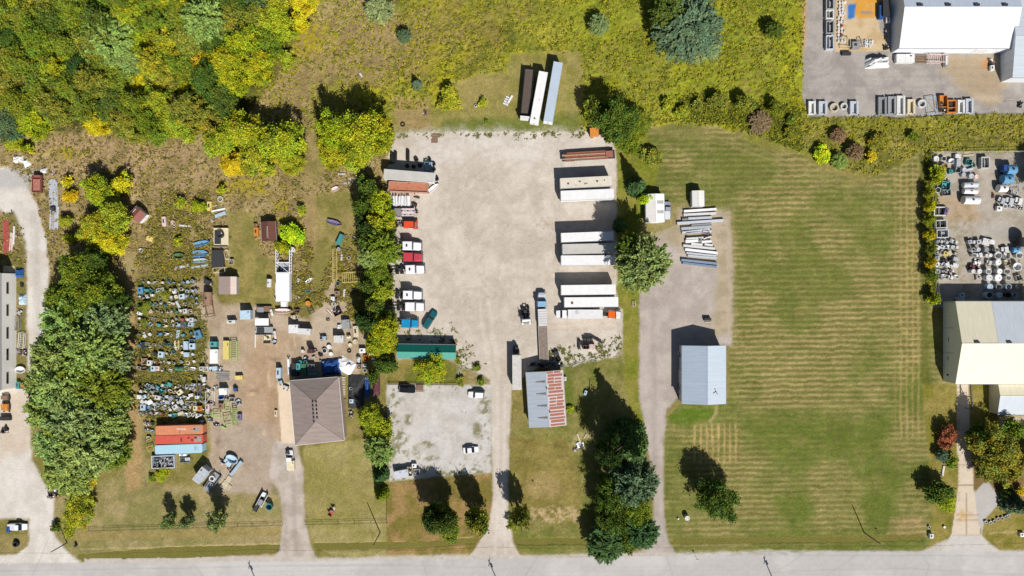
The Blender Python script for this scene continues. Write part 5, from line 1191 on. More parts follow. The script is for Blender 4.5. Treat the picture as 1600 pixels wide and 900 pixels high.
b = MB(); b.add([(-L / 2 - 1.56, -1.0, 2.5), (-L / 2 - 1.56, 1.0, 2.5), (-L / 2 - 2.02, 1.02, 1.8), (-L / 2 - 2.02, -1.02, 1.8)], [(0, 1, 2, 3)], GLASSM); b.build('windshield', cb)
b = MB(); b.box(-1, 0, .7, L + 4, .8, .25, DARKST); b.build('chassis', t)
for x in (L / 2 - 2.0, -L / 2 - 1.9):
    for s in (-1, 1): wheel(t, x, s * 1.0, .45, .4)
# orange truck beside it
tractor(963, 491.5, 0, M_(240, 236, 230, rough=.4), 'orange cabbed truck with a white bonnet, right of the white box truck', chassis=.9, cabL=2.2, hoodL=1.4, vent=False, hz=2.4, cab2=M_(240, 110, 30, rough=.35, dirt=.15), wd=2.1)
# orange vehicle at the left of the yard
t = tractor(647, 350.5, 0, M_(240, 92, 50, rough=.35), 'orange-red van like truck below the ornate flatbed', chassis=.3, cabL=3.0, hoodL=.5, vent=False, hz=2.2, wd=2.0)
# passenger cars
def car(cx, cy, rz, paint, label, L=4.6, wd=1.82, suv=False, pickup=False, name='car', cat='car'):
    c = P(cx, cy, 1.2); t = empty(name, (c.x, c.y, 0), rz, label, cat); hw = wd / 2
    def sec(x, w_, z0, z1, k=.86): return [(x, -w_ * .92, z0), (x, w_ * .92, z0), (x, w_, z0 + .25), (x, w_, z1 - .15), (x, w_ * k, z1), (x, -w_ * k, z1), (x, -w_, z1 - .15), (x, -w_, z0 + .25)]
    a = L / 2; hz = .98 if suv or pickup else .9; z1 = 1.72 if suv else 1.68 if pickup else 1.43
    b = MB(); b.loft([sec(-a, hw * .8, .35, hz - .2), sec(-a + .15, hw * .94, .25, hz - .02), sec(-a * .5, hw, .22, hz), sec(0, hw, .22, hz), sec(a * .55, hw * .98, .22, hz - .05), sec(a - .25, hw * .9, .25, hz - .18), sec(a, hw * .72, .35, hz - .3)], paint)
    body = b.build('body', t, bevel=.03, smooth=False)
    if pickup: x0, x1, x2, x3 = -.35, -.25, .75, 1.25
    elif suv: x0, x1, x2, x3 = -a + .15, -a + .5, .35, 1.0
    else: x0, x1, x2, x3 = -a + .65, -a + 1.3, .25, 1.0
    tw = hw * .76; bw = hw * .92
    b = MB(); b.loft([[(x0, -bw, hz - .04), (x0, bw, hz - .04), (x0 + .01, bw, hz), (x0 + .01, -bw, hz)], [(x1, -bw, hz - .04), (x1, bw, hz - .04), (x1, tw, z1 - .03), (x1, -tw, z1 - .03)], [(x2, -bw, hz - .04), (x2, bw, hz - .04), (x2, tw, z1 - .03), (x2, -tw, z1 - .03)], [(x3, -bw, hz - .08), (x3, bw, hz - .08), (x3 - .01, bw, hz - .03), (x3 - .01, -bw, hz - .03)]], GLASSM); gh = b.build('windows', body)
    b = MB(); b.box((x1 + x2) / 2, 0, z1 - .04, x2 - x1 + .02, tw * 2, .05, paint); b.build('roof', body, bevel=.015)
    if pickup:
        b = MB(); b.box((-a + x0) / 2 - .0, 0, hz + .002, -x0 + -(-a) - .35, hw * 1.55, .02, M_(236, 238, 244)); b.build('bed_cover', body)
    for x in (-a * .58, a * .62):
        for s in (-1, 1): wheel(t, x, s * (hw - .1), .34, .24)
    for s in (-1, 1):
        b = MB(); b.box(a - .2, s * hw * .66, .55, .25, .32, .12, CHROME); b.build('headlight', body)
        b = MB(); b.box(-a + .08, s * hw * .7, .6, .12, .3, .12, mat((.4, .02, .02))); b.build('taillight', body)
        b = MB(); b.box(x3 - .35, s * (hw + .08), hz - .02, .18, .16, .12, paint); b.build('mirror', body)
    return t
car(635.5, 609, radians(-4), mat((.012, .014, .016), rough=.2), 'black SUV at the top left of the small gravel car park', 4.7, 1.85, True)
car(744.5, 617, radians(178), Wm, 'white SUV at the top right of the small gravel car park', 4.8, 1.85, True)
car(735.5, 703.5, radians(5), Wm, 'white sedan at the lower right of the small gravel car park', 4.4, 1.75)
car(1043.3, 328, radians(90), M_(170, 176, 196, rough=.3), 'silver pickup with pale bed cover right of the white garage', 4.9, 1.8, pickup=True, name='pickup_truck', cat='pickup truck')
car(671.5, 499.5, radians(58), mat(alb(30, 104, 112), rough=.3), 'dark teal van parked at a slant above the teal shed', 5.6, 1.95, True, name='van', cat='van')
car(26, 824, radians(0), Wm, 'white pickup with blue tailgate at the bottom left track', 5.2, 1.95, pickup=True, name='pickup_truck', cat='pickup truck')
# ------------------------------------------------------------------ loose things: builders of one mesh each
def cm(c):
    g_ = sum(c) / 3; c = tuple(g_ + (v - g_) * .82 for v in c)
    return mat(tuple(min(.82, v * 1.12) for v in alb(*c)), rough=.7, dirt=.3, scale=2.2, stain=(.10, .06, .04), stain_amt=.22, stain_scale=3.0)
def k_drum(b, l, w_, h, m, r):
    R = min(l, w_) / 2; b.cyl((0, 0, 0), (0, 0, h), R, m, 14); b.part('lid'); b.tor((0, 0, h), R * .95, .035, m, n=14, k=5)
    if r.random() < .3: b.cyl((0, 0, h + .01), (0, 0, h + .02), R * .8, BLACK, 12)  # black disc painted in for the shaded inside of an open drum
    else: b.cyl((R * .4, 0, h), (R * .4, 0, h + .05), R * .15, DARKST, 8)
def k_tank(b, l, w_, h, m, r):
    R = min(w_, h * 1.2) / 2; L = l; b.cyl((-L / 2 + .1, 0, R + .15), (L / 2 - .1, 0, R + .15), R, m, 16)
    for s in (-1, 1): b.cyl((s * (L / 2 - .1), 0, R + .15), (s * (L / 2 + .05), 0, R + .15), R, m, 16, R * .6)
    for s in (-1, 1): b.part('saddle'); b.box(s * L * .3, 0, 0, .2, R * 1.7, R * .8, STEEL)
    b.part('filler_cap'); b.cyl((0, 0, 2 * R), (0, 0, 2 * R + .3), R * .25, DARKST, 8)
def k_crate(b, l, w_, h, m, r):
    t = .07; b.box(0, 0, 0, l, w_, .08, m)
    for s in (-1, 1): b.box(0, s * (w_ / 2 - t / 2), .08, l, t, h, m); b.box(s * (l / 2 - t / 2), 0, .08, t, w_ - 2 * t, h, m)
    b.part('contents')
    for _ in range(3): b.box(r.uniform(-.25, .25) * l, r.uniform(-.25, .25) * w_, .1, l * r.uniform(.15, .35), w_ * r.uniform(.15, .35), h * r.uniform(.3, .8), r.choice([DARKST, STEEL, m]), r.uniform(0, 3))
def k_bin(b, l, w_, h, m, r):
    b.box(0, 0, .05, l * .96, w_ * .96, h - .12, m, taper=-.02); b.part('lid'); b.box(0, 0, h - .07, l, w_, .06, m)
    for s in (-.3, 0, .3): b.box(s * l, 0, h - .01, .06, w_ * .9, .03, m)
    b.box(l * .3, w_ * .3, h - .01, l * .12, w_ * .12, .05, DARKST)
def k_machine(b, l, w_, h, m, r):
    b.part('chassis'); b.box(0, 0, .15, l * .9, w_ * .5, h * .4, DARKST); b.part('engine'); b.box(l * .12, 0, h * .4, l * .5, w_ * .75, h * .5, m, taper=.1)
    b.box(-l * .3, w_ * .1, .3, l * .3, w_ * .5, h * .45, m, r.uniform(-.2, .2))
    b.cyl((-l * .1, 0, h * .5), (-l * .1, 0, h), .08, STEEL, 6)
    for sx_ in (-1, 1):
        for s in (-1, 1): b.part('wheel'); b.cyl((sx_ * l * .3, s * w_ * .4, .22), (sx_ * l * .3, s * w_ * .5, .22), .22, RUBBER, 10)
def k_tractor(b, l, w_, h, m, r):       # ride-on mower: bonnet, seat, deck, wheels
    b.box(l * .22, 0, .3, l * .5, w_ * .5, h * .55, m, taper=.12); b.box(-l * .2, 0, .35, l * .35, w_ * .8, h * .35, m)
    b.box(-l * .22, 0, h * .7, l * .2, w_ * .4, h * .12, BLACK); b.box(-l * .32, 0, h * .75, l * .06, w_ * .4, h * .35, BLACK)
    b.box(0, 0, .12, l * .4, w_, .12, m); b.tor((l * -.02, 0, h * .95), w_ * .16, .025, BLACK, n=10, k=4)
    for s in (-1, 1): b.cyl((-l * .32, s * w_ * .38, .28), (-l * .32, s * w_ * .5, .28), .28, RUBBER, 12); b.cyl((l * .36, s * w_ * .36, .18), (l * .36, s * w_ * .46, .18), .18, RUBBER, 10)
def k_pallet(b, l, w_, h, m, r):
    for i in range(5): b.box(0, -w_ / 2 + (i + .5) * w_ / 5, h - .04, l, w_ / 5 * .7, .035, m)
    for s in (-1, 0, 1): b.box(s * l * .45, 0, 0, .09, w_, h - .045, m)
def k_frame(b, l, w_, h, m, r):
    t = .1
    for z in (.1, h):
        for s in (-1, 1): b.box(0, s * (w_ / 2 - t / 2), z - t, l, t, t, m); b.box(s * (l / 2 - t / 2), 0, z - t, t, w_ - 2 * t, t, m)
    for sx_ in (-1, 1):
        for s in (-1, 1): b.box(sx_ * (l / 2 - t / 2), s * (w_ / 2 - t / 2), .1, t * .9, t * .9, h - .2, m)
    b.bar((-l / 2, -w_ / 2, h - .05), (l / 2, w_ / 2, h - .05), .06, m)
def k_beam(b, l, w_, h, m, r):
    b.box(0, 0, .05, l, w_, h - .05, m, taper=.04)
    for s in (-1, 1): b.box(s * l * .48, 0, 0, .05, w_ * 1.25, h * 1.05, m)
def k_pipe(b, l, w_, h, m, r):
    n = max(1, int(w_ / .3)); 
    for i in range(n):
        y = -w_ / 2 + (i + .5) * w_ / n; dl = r.uniform(0, .12) * l; b.cyl((-l / 2 + dl, y + r.uniform(-.06, .06), w_ / n / 2), (l / 2 - r.uniform(0, .1) * l, y, w_ / n / 2 + .02), w_ / n * .45, m, 8)
def k_planks(b, l, w_, h, m, r):
    n = max(2, int(w_ / .22))
    for i in range(n):
        b.box(r.uniform(-.05, .05) * l, -w_ / 2 + (i + .5) * w_ / n, r.uniform(0, h * .4), l * r.uniform(.8, 1), w_ / n * .8, .06, m if i % 3 else WOOD, r.uniform(-.04, .04))
def k_tyre(b, l, w_, h, m, r):
    R = min(l, w_) / 2; n = max(1, round(h / .25))
    for i in range(n): b.tor((r.uniform(-.03, .03), r.uniform(-.03, .03), .13 + i * .25), R * .72, R * .28, RUBBER, n=14, k=6)
def k_tyrerow(b, l, w_, h, m, r):
    n = max(2, int(l / .3)); R = w_ / 2
    for i in range(n): b.tor((-l / 2 + (i + .5) * l / n, 0, R), R * .72, .13, RUBBER, axis='x', n=14, k=6)
def k_ring(b, l, w_, h, m, r):
    R = min(l, w_) / 2; n = 18
    for i in range(n):
        a0, a1 = 2 * pi * i / n, 2 * pi * (i + 1) / n
        b.prism([(R * cos(a0), R * sin(a0)), (R * cos(a1), R * sin(a1)), (R * .7 * cos(a1), R * .7 * sin(a1)), (R * .7 * cos(a0), R * .7 * sin(a0))], .0, h, m)
def k_tub(b, l, w_, h, m, r):
    n = 16; out = [(l / 2 * cos(2 * pi * i / n), w_ / 2 * sin(2 * pi * i / n)) for i in range(n)]
    secs = [[(x * .8, y * .8, 0) for x, y in out], [(x, y, h) for x, y in out], [(x * .86, y * .86, h) for x, y in out], [(x * .7, y * .7, h * .25) for x, y in out]]
    b.loft(secs, m)
def k_boat(b, l, w_, h, m, r):
    def sec(x, w0, z): return [(x, -w0, z), (x, -w0 * .5, .05), (x, w0 * .5, .05), (x, w0, z), (x, w0 * .8, z), (x, 0, z * .45), (x, -w0 * .8, z)]
    b.loft([sec(-l / 2, w_ * .38, h * .9), sec(-l * .2, w_ * .5, h * .85), sec(l * .2, w_ * .46, h * .9), sec(l * .42, w_ * .2, h), sec(l / 2, .03, h * 1.05)], m); b.part('bench'); b.box(-l * .1, 0, h * .6, .25, w_ * .8, .05, m); b.part('bench'); b.box(l * .15, 0, h * .6, .25, w_ * .7, .05, m)
def k_form(b, l, w_, h, m, r):        # concrete form: a block with a deep slot
    t = w_ * .24
    for s in (-1, 1): b.box(0, s * (w_ / 2 - t / 2), 0, l, t, h, m)
    b.box(l / 2 - .3, 0, 0, .6, w_ - 2 * t, h * .9, m); b.box(-l / 2 + .15, 0, 0, .3, w_ - 2 * t, h * .5, m); b.box(0, 0, 0, l - .9, w_ - 2 * t, .15, m)
def k_bin_open(b, l, w_, h, m, r):
    for s in (-1, 1): b.box(0, s * (w_ / 2 - .12), 0, l, .24, h, m); b.box(s * (l / 2 - .12), 0, 0, .24, w_ - .48, h, m)
    b.box(0, 0, 0, l - .5, w_ - .5, .1, DARKST); b.box(-l * .08, 0, .1, .1, w_ - .5, h * .8, m); b.box(l * .22, 0, .1, l * .3, w_ * .5, h * .25, r.choice([STEEL, DARKST]))
def k_tarp(b, l, w_, h, m, r):
    n = 9; vs = []; fs = []
    for j in range(n):
        for i in range(n):
            u, v = i / (n - 1) - .5, j / (n - 1) - .5; e = 1 - max(abs(u), abs(v)) * 2
            vs.append((u * l * r.uniform(.96, 1.02), v * w_ * r.uniform(.95, 1.03), max(.02, h * min(1, e * 2.2) * r.uniform(.7, 1.1))))
    for j in range(n - 1):
        for i in range(n - 1): q = j * n + i; fs.append((q, q + 1, q + n + 1, q + n))
    b.add(vs, fs, m)
def k_heap(b, l, w_, h, m, r):
    b.box(0, 0, 0, l * .8, w_ * .8, h * .2, DARKST, r.uniform(-.3, .3))
    for i in range(14):
        x, y = r.uniform(-.38, .38) * l, r.uniform(-.38, .38) * w_; s = r.uniform(.18, .4) * min(l, w_) * .8
        b.box(x, y, 0 if i < 5 else h * .2, s, s * r.uniform(.4, .9), h * r.uniform(.3, .8), m if r.random() < .6 else r.choice([STEEL, DARKST, WHITE, RUST]), r.uniform(0, 3))
def k_chair(b, l, w_, h, m, r):
    b.box(0, 0, h * .45, l * .8, w_ * .8, .07, m); b.box(-l * .38, 0, h * .5, .08, w_ * .8, h * .5, m)
    for sx_ in (-1, 1):
        for s in (-1, 1): b.box(sx_ * l * .34, s * w_ * .34, 0, .07, .07, h * .45, m)
def k_box2(b, l, w_, h, m, r):      # appliance / cabinet with door line and handle
    b.box(0, 0, .03, l, w_, h - .03, m); b.part('door'); b.box(0, -w_ / 2 - .012, .1, l * .9, .02, h * .8, m); b.box(l * .35, -w_ / 2 - .04, h * .5, .04, .04, h * .3, DARKST); b.box(-l * .1, w_ * .05, h, l * .35, w_ * .4, .05, DARKST)
def k_canopy(b, l, w_, h, m, r):
    b.part('roof_sheet'); b.box(0, 0, h - .15, l, w_, .12, m); 
    for s in (-1, 0, 1): b.box(s * l * .3, 0, h - .03, .06, w_ * .95, .04, m)
    for sx_ in (-1, 1):
        for s in (-1, 1): b.part('post'); b.box(sx_ * l * .46, s * w_ * .46, 0, .1, .1, h - .15, STEEL)
    b.part('load'); b.box(0, 0, .1, l * .7, w_ * .6, h * .5, DARKST)
def k_cart(b, l, w_, h, m, r):
    b.box(0, 0, .4, l, w_, .12, m); b.part('drawbar'); b.bar((l / 2, 0, .45), (l / 2 + .9, 0, .35), .09, DARKST)
    for s in (-1, 1): b.part('side_board'); b.box(0, s * w_ / 2, .5, l, .05, h - .5, m); b.part('wheel'); b.cyl((0, s * (w_ / 2 + .02), .3), (0, s * (w_ / 2 + .22), .3), .3, RUBBER, 12)
    b.part('load'); b.box(-l * .2, 0, .52, l * .4, w_ * .7, h * .4, r.choice([STEEL, DARKST]))
def k_rack(b, l, w_, h, m, r):       # steel scaffold frame with rungs
    for s in (-1, 1): b.bar((-l / 2, s * w_ * .45, h), (l / 2, s * w_ * .45, h), .16, m); b.bar((-l / 2, s * w_ * .45, .15), (l / 2, s * w_ * .45, .15), .12, m)
    n = max(3, int(l / .55))
    for i in range(n + 1): x = -l / 2 + i * l / n; b.bar((x, -w_ / 2, h - .02), (x, w_ / 2, h - .02), .10, m)
    for i in range(0, n, 2): x = -l / 2 + i * l / n; b.bar((x, w_ * .45, .15), (x, w_ * .45, h), .08, m); b.bar((x, -w_ * .45, .15), (x, -w_ * .45, h), .08, m)
def k_block(b, l, w_, h, m, r):
    R = l / 2; 
    for i in range(8): a0, a1 = i * pi / 4, (i + 1) * pi / 4; b.prism([(R * cos(a0), R * sin(a0)), (R * cos(a1), R * sin(a1)), (R * .35 * cos(a1), R * .35 * sin(a1)), (R * .35 * cos(a0), R * .35 * sin(a0))], 0, h, m)
KB = {n[2:]: f for n, f in list(globals().items()) if n.startswith('k_')}
KW = {'drum': ('drum', 'drum'), 'tank': ('tank', 'tank'), 'crate': ('open crate', 'crate'), 'bin': ('lidded bin', 'bin'), 'machine': ('machine', 'machine'), 'tractor': ('ride-on mower', 'mower'), 'pallet': ('pallet', 'pallet'),
      'frame': ('metal frame', 'frame'), 'beam': ('beam', 'beam'), 'pipe': ('pipe bundle', 'pipes'), 'planks': ('plank stack', 'planks'), 'tyre': ('tyre stack', 'tyres'), 'tyrerow': ('row of tyres', 'tyres'), 'ring': ('ring', 'ring'),
      'tub': ('tub', 'tub'), 'boat': ('small boat', 'boat'), 'form': ('slotted form', 'concrete form'), 'bin_open': ('open bin', 'bin'), 'tarp': ('tarp', 'tarp'), 'heap': ('scrap heap', 'scrap'), 'chair': ('chair', 'chair'),
      'box2': ('cabinet', 'cabinet'), 'canopy': ('canopy', 'canopy'), 'cart': ('cart', 'cart'), 'rack': ('scaffold rack', 'scaffold'), 'block': ('holed block', 'block')}
CN = {'W': ((244, 244, 242), 'white'), 'w': ((228, 227, 222), 'off-white'), 'g': ((160, 162, 164), 'grey'), 'k': ((60, 60, 62), 'dark'), 'b': ((90, 160, 210), 'blue'), 'B': ((30, 90, 180), 'deep blue'),
      'p': ((186, 214, 232), 'pale blue'), 't': ((70, 170, 170), 'teal'), 'G': ((70, 140, 96), 'green'), 'l': ((186, 214, 120), 'lime'), 'y': ((240, 214, 110), 'yellow'), 'c': ((236, 220, 180), 'cream'),
      'o': ((236, 140, 40), 'orange'), 'r': ((200, 80, 74), 'red'), 'm': ((112, 56, 64), 'maroon'), 'n': ((160, 120, 92), 'brown'), 'q': ((128, 150, 178), 'grey-blue'), 'P': ((240, 206, 196), 'pinkish'), 'v': ((130, 116, 160), 'purplish'), 's': ((200, 206, 214), 'silver')}
BASEH = {'drum': .95, 'tank': 1.3, 'crate': .8, 'bin': 1.0, 'machine': 1.2, 'tractor': 1.1, 'pallet': .16, 'frame': 1.2, 'beam': .5, 'pipe': .3, 'planks': .35, 'tyre': .75, 'tyrerow': 1, 'ring': .5, 'tub': .7, 'boat': .7, 'form': .9,
         'bin_open': 1.3, 'tarp': .35, 'heap': .9, 'chair': .9, 'box2': 1.2, 'canopy': 2.4, 'cart': 1.0, 'rack': 1.2, 'block': .7}
NAMES = {'beam': 'metal_bar', 'frame': 'tube_stand', 'planks': 'plank_pile', 'ring': 'round_ring', 'heap': 'scrap_heap', 'block': 'holed_block'}
def item(kind, col, px, py, lp, wp, ang=0, h=None, label=None, group=None, name=None, cat=None):
    """lp, wp: size in photo pixels; ang: degrees anticlockwise"""
    h = h or BASEH[kind]; p = P(px, py, h); p.z = .03
    b = MB(); r = random.Random(int(px * 31 + py * 17)); c, cw = CN[col]
    q_ = r.choice((.92, .97, 1.0, 1.04)); c = tuple(min(255, v * q_) for v in c)
    KB[kind](b, lp * S, wp * S, h, cm(c), r)
    nm = name or NAMES.get(kind) or KW[kind][0].replace(' ', '_').replace('-', '_'); cuts = getattr(b, 'cuts', [])
    if cuts and max(lp, wp) >= 11:
        o = empty(nm, p, radians(ang)); base = {'tank': 'shell', 'drum': 'barrel', 'boat': 'hull', 'cart': 'bed'}.get(kind, 'body')
        cs = ([(base, 0, 0)] if cuts[0][2] else []) + cuts + [(None, len(b.v), len(b.f))]
        for (pn, v0, f0), (_, v1, f1) in zip(cs, cs[1:]):
            if f1 > f0:
                q = MB(); q.v = b.v[v0:v1]; q.f = [tuple(i - v0 for i in ff) for ff in b.f[f0:f1]]; q.mi = b.mi[f0:f1]; q.mats = b.mats; q.build(pn, o)
    else: o = b.build(nm, None, p, radians(ang))
    tag(o, label or cw + ' ' + KW[kind][0], cat or KW[kind][1], group); return o
G_ = 'scrap pieces in the west junk field'
# rows of junk in the west field: text tables  kind colour x length width [angle]
def row(y, rowname, items, group, fill=True):
    if fill and group == G_ and 'pile' not in rowname and 'inside' not in rowname:
        xs = [a[2] for a in items]; r = random.Random(y); x = 217.0; lim = 306 if y < 600 else 326
        while x < lim and len(items) < 26:
            if all(abs(x - q) > 5 for q in xs): items = items + [(r.choice(['machine', 'tractor', 'tractor', 'crate', 'drum', 'heap', 'box2']), r.choice('wwWsspgckbGtwgW'), x, r.uniform(4, 6), r.uniform(3.2, 4.8), r.uniform(-70, 70), r.uniform(-3, 3))]; xs.append(x)
            x += r.uniform(4.5, 8)
    items = sorted(items, key=lambda a: a[2])
    for i, a in enumerate(items):
        k, c, x, l, w_ = a[:5]; ang = a[5] if len(a) > 5 else rng.uniform(-12, 12); dy = a[6] if len(a) > 6 else rng.uniform(-1.5, 1.5)
        item(k, c, x, y + dy, l, w_, ang, None, '%s %s, %s from the left in %s' % (CN[c][1], KW[k][0], ORD[i], rowname), group)
JR = ['machine', 'tractor', 'crate', 'bin', 'drum', 'heap', 'frame', 'box2', 'cart', 'tractor', 'machine', 'tub']
def auto(x0, x1, step, pal, seed, avoid=()):
    r = random.Random(seed); L = []; x = x0
    while x < x1:
        if not any(a <= x <= b2 for a, b2 in avoid): L.append((r.choice(JR), r.choice(pal), x, r.uniform(6, 9), r.uniform(4.5, 6.5), r.uniform(-60, 60), r.uniform(-2.5, 2.5)))
        x += step * r.uniform(.75, 1.3)
    return L
row(441, 'the topmost junk row', [('heap', 'w', 241, 8, 6), ('machine', 'c', 253, 6, 5), ('heap', 'g', 222, 6, 5), ('drum', 'w', 232, 4, 4)], G_)
row(453, 'the second junk row from the top', [('box2', 'b', 219, 8, 10), ('machine', 't', 228, 9, 6), ('frame', 'w', 250, 12, 5), ('tank', 'w', 272, 5, 10, 0), ('machine', 'y', 265, 5, 6), ('drum', 'w', 283, 5, 5)], G_)
row(464, 'the third junk row from the top', [('machine', 'w', 266, 7, 6), ('drum', 'c', 275, 6, 6), ('box2', 'p', 284, 9, 7)], G_)
row(476, 'the fourth junk row from the top', [('boat', 'b', 230, 12, 6, -70), ('heap', 'y', 264, 8, 6), ('machine', 'P', 270, 6, 5), ('beam', 'w', 278, 12, 4, -60), ('heap', 'c', 288, 8, 7)], G_)
row(487, 'the fifth junk row from the top', [('drum', 'P', 234, 7, 7), ('drum', 'w', 227, 4, 4), ('machine', 'w', 281, 7, 6), ('box2', 'w', 289, 6, 7), ('crate', 'P', 297, 6, 7), ('heap', 'n', 252, 9, 5)], G_)
row(499, 'the sixth junk row from the top', [('heap', 'g', 231, 16, 6), ('machine', 'r', 284, 7, 6), ('machine', 'w', 292, 7, 6), ('box2', 'w', 299, 6, 7), ('heap', 'w', 258, 8, 6), ('tub', 'g', 243, 6, 5)], G_)
row(508, 'the seventh junk row from the top', [('machine', 't', 247, 8, 6), ('tractor', 'c', 257, 8, 6), ('tractor', 'p', 277, 8, 8), ('frame', 'b', 286, 8, 6), ('box2', 'p', 298, 8, 6), ('heap', 'g', 268, 7, 5)], G_)
row(523, 'the eighth junk row from the top', [('machine', 'w', 225, 10, 7, -60), ('drum', 'w', 234, 5, 5), ('tractor', 'b', 248, 9, 6), ('tractor', 'W', 259, 9, 6), ('heap', 'c', 267, 6, 5), ('beam', 'p', 278, 13, 5, 85), ('machine', 't', 285, 8, 6), ('box2', 'b', 309, 10, 12, 20)], G_)
row(540, 'the ninth junk row from the top', [('cart', 'b', 225, 12, 8, 10), ('heap', 'g', 248, 8, 6), ('boat', 'c', 276, 16, 8, -88), ('bin', 'p', 290, 7, 13, 0), ('box2', 'p', 300, 9, 9), ('crate', 'b', 300, 8, 6, 0, -7), ('planks', 'c', 312, 8, 4, 20), ('heap', 'c', 233, 6, 5)], G_)
row(553, 'the tenth junk row from the top', [('box2', 'p', 251, 8, 9), ('heap', 'y', 232, 7, 6), ('heap', 'w', 265, 14, 5), ('planks', 'c', 277, 9, 5), ('machine', 'c', 284, 6, 6), ('bin', 'p', 291, 8, 7, 0), ('drum', 'w', 301, 4, 5), ('frame', 'k', 222, 8, 8)], G_)
row(566, 'the eleventh junk row from the top', [('crate', 'P', 226, 9, 9), ('box2', 'w', 233, 7, 8), ('heap', 'r', 243, 9, 7), ('heap', 'w', 253, 8, 5), ('machine', 'w', 263, 7, 5), ('ring', 'c', 293, 7, 7, 0, 1), ('heap', 'o', 218, 5, 7)], G_)
row(577, 'the junk row above the weedy gap', [('tub', 'm', 225, 11, 6), ('box2', 'p', 239, 7, 8), ('box2', 'P', 246, 5, 7), ('heap', 'k', 255, 7, 7), ('heap', 'W', 265, 9, 6), ('tank', 'G', 279, 13, 7, 0), ('tub', 'p', 291, 10, 7), ('boat', 'W', 302, 10, 5), ('box2', 'w', 315, 7, 6), ('frame', 'W', 321, 8, 7)], G_)
row(590, 'the sparse line inside the weedy gap', [('heap', 'W', 313, 8, 8), ('machine', 'w', 318, 7, 6), ('drum', 'w', 318, 5, 5, 0, 5)], G_)
row(603, 'the first row below the weedy gap', [('frame', 'w', 296, 13, 5, 0), ('heap', 'P', 278, 10, 6), ('heap', 'w', 226, 6, 4)] + auto(232, 272, 6.5, 'wwWgpt', 1) , G_)
row(611, 'the second row below the weedy gap', auto(219, 285, 6.6, 'WWwcpgWPtb', 2) + [('heap', 'n', 290, 9, 6), ('frame', 'v', 311, 6, 16, 0), ('tractor', 'w', 323, 8, 7)], G_)
row(620, 'the third row below the weedy gap', auto(217, 300, 7.0, 'WwcypgwGW', 3), G_)
row(630, 'the fourth row below the weedy gap', auto(222, 262, 6.5, 'WWwspw', 4) + [('frame', 'w', 294, 8, 6, 0), ('frame', 's', 302, 9, 6)] + auto(268, 288, 7, 'cwy', 5), G_)
row(638, 'the fifth row below the weedy gap', [('box2', 'p', 223, 8, 9), ('cart', 'b', 229, 9, 7)] + auto(240, 300, 7.2, 'WwccPgwW', 6) + [('box2', 'o', 312, 7, 8, 5), ('box2', 'c', 305, 6, 7)], G_)
row(648, 'the last row above the containers', auto(228, 262, 7, 'wnwco', 7) + [('boat', 't', 273, 11, 6, 10), ('machine', 'p', 265, 7, 5)] + auto(282, 318, 7, 'wWcP', 8), G_)
row(662, 'the short pile left of the orange container', [('heap', 'w', 229, 7, 6), ('machine', 'k', 236, 6, 6), ('heap', 'P', 224, 5, 5)], G_)
row(673, 'the pile beside the orange container left end', [('heap', 'w', 227, 6, 5), ('tub', 'p', 238, 5, 5), ('heap', 'g', 232, 5, 5)], G_)
row(684, 'the pile beside the red container left end', [('tub', 'c', 232, 8, 5), ('heap', 'w', 228, 5, 4, 0, 4)], G_)
item('frame', 'y', 235, 701, 10, 8, 20, 1.0, 'tangled yellow metal frame left of the light blue container')
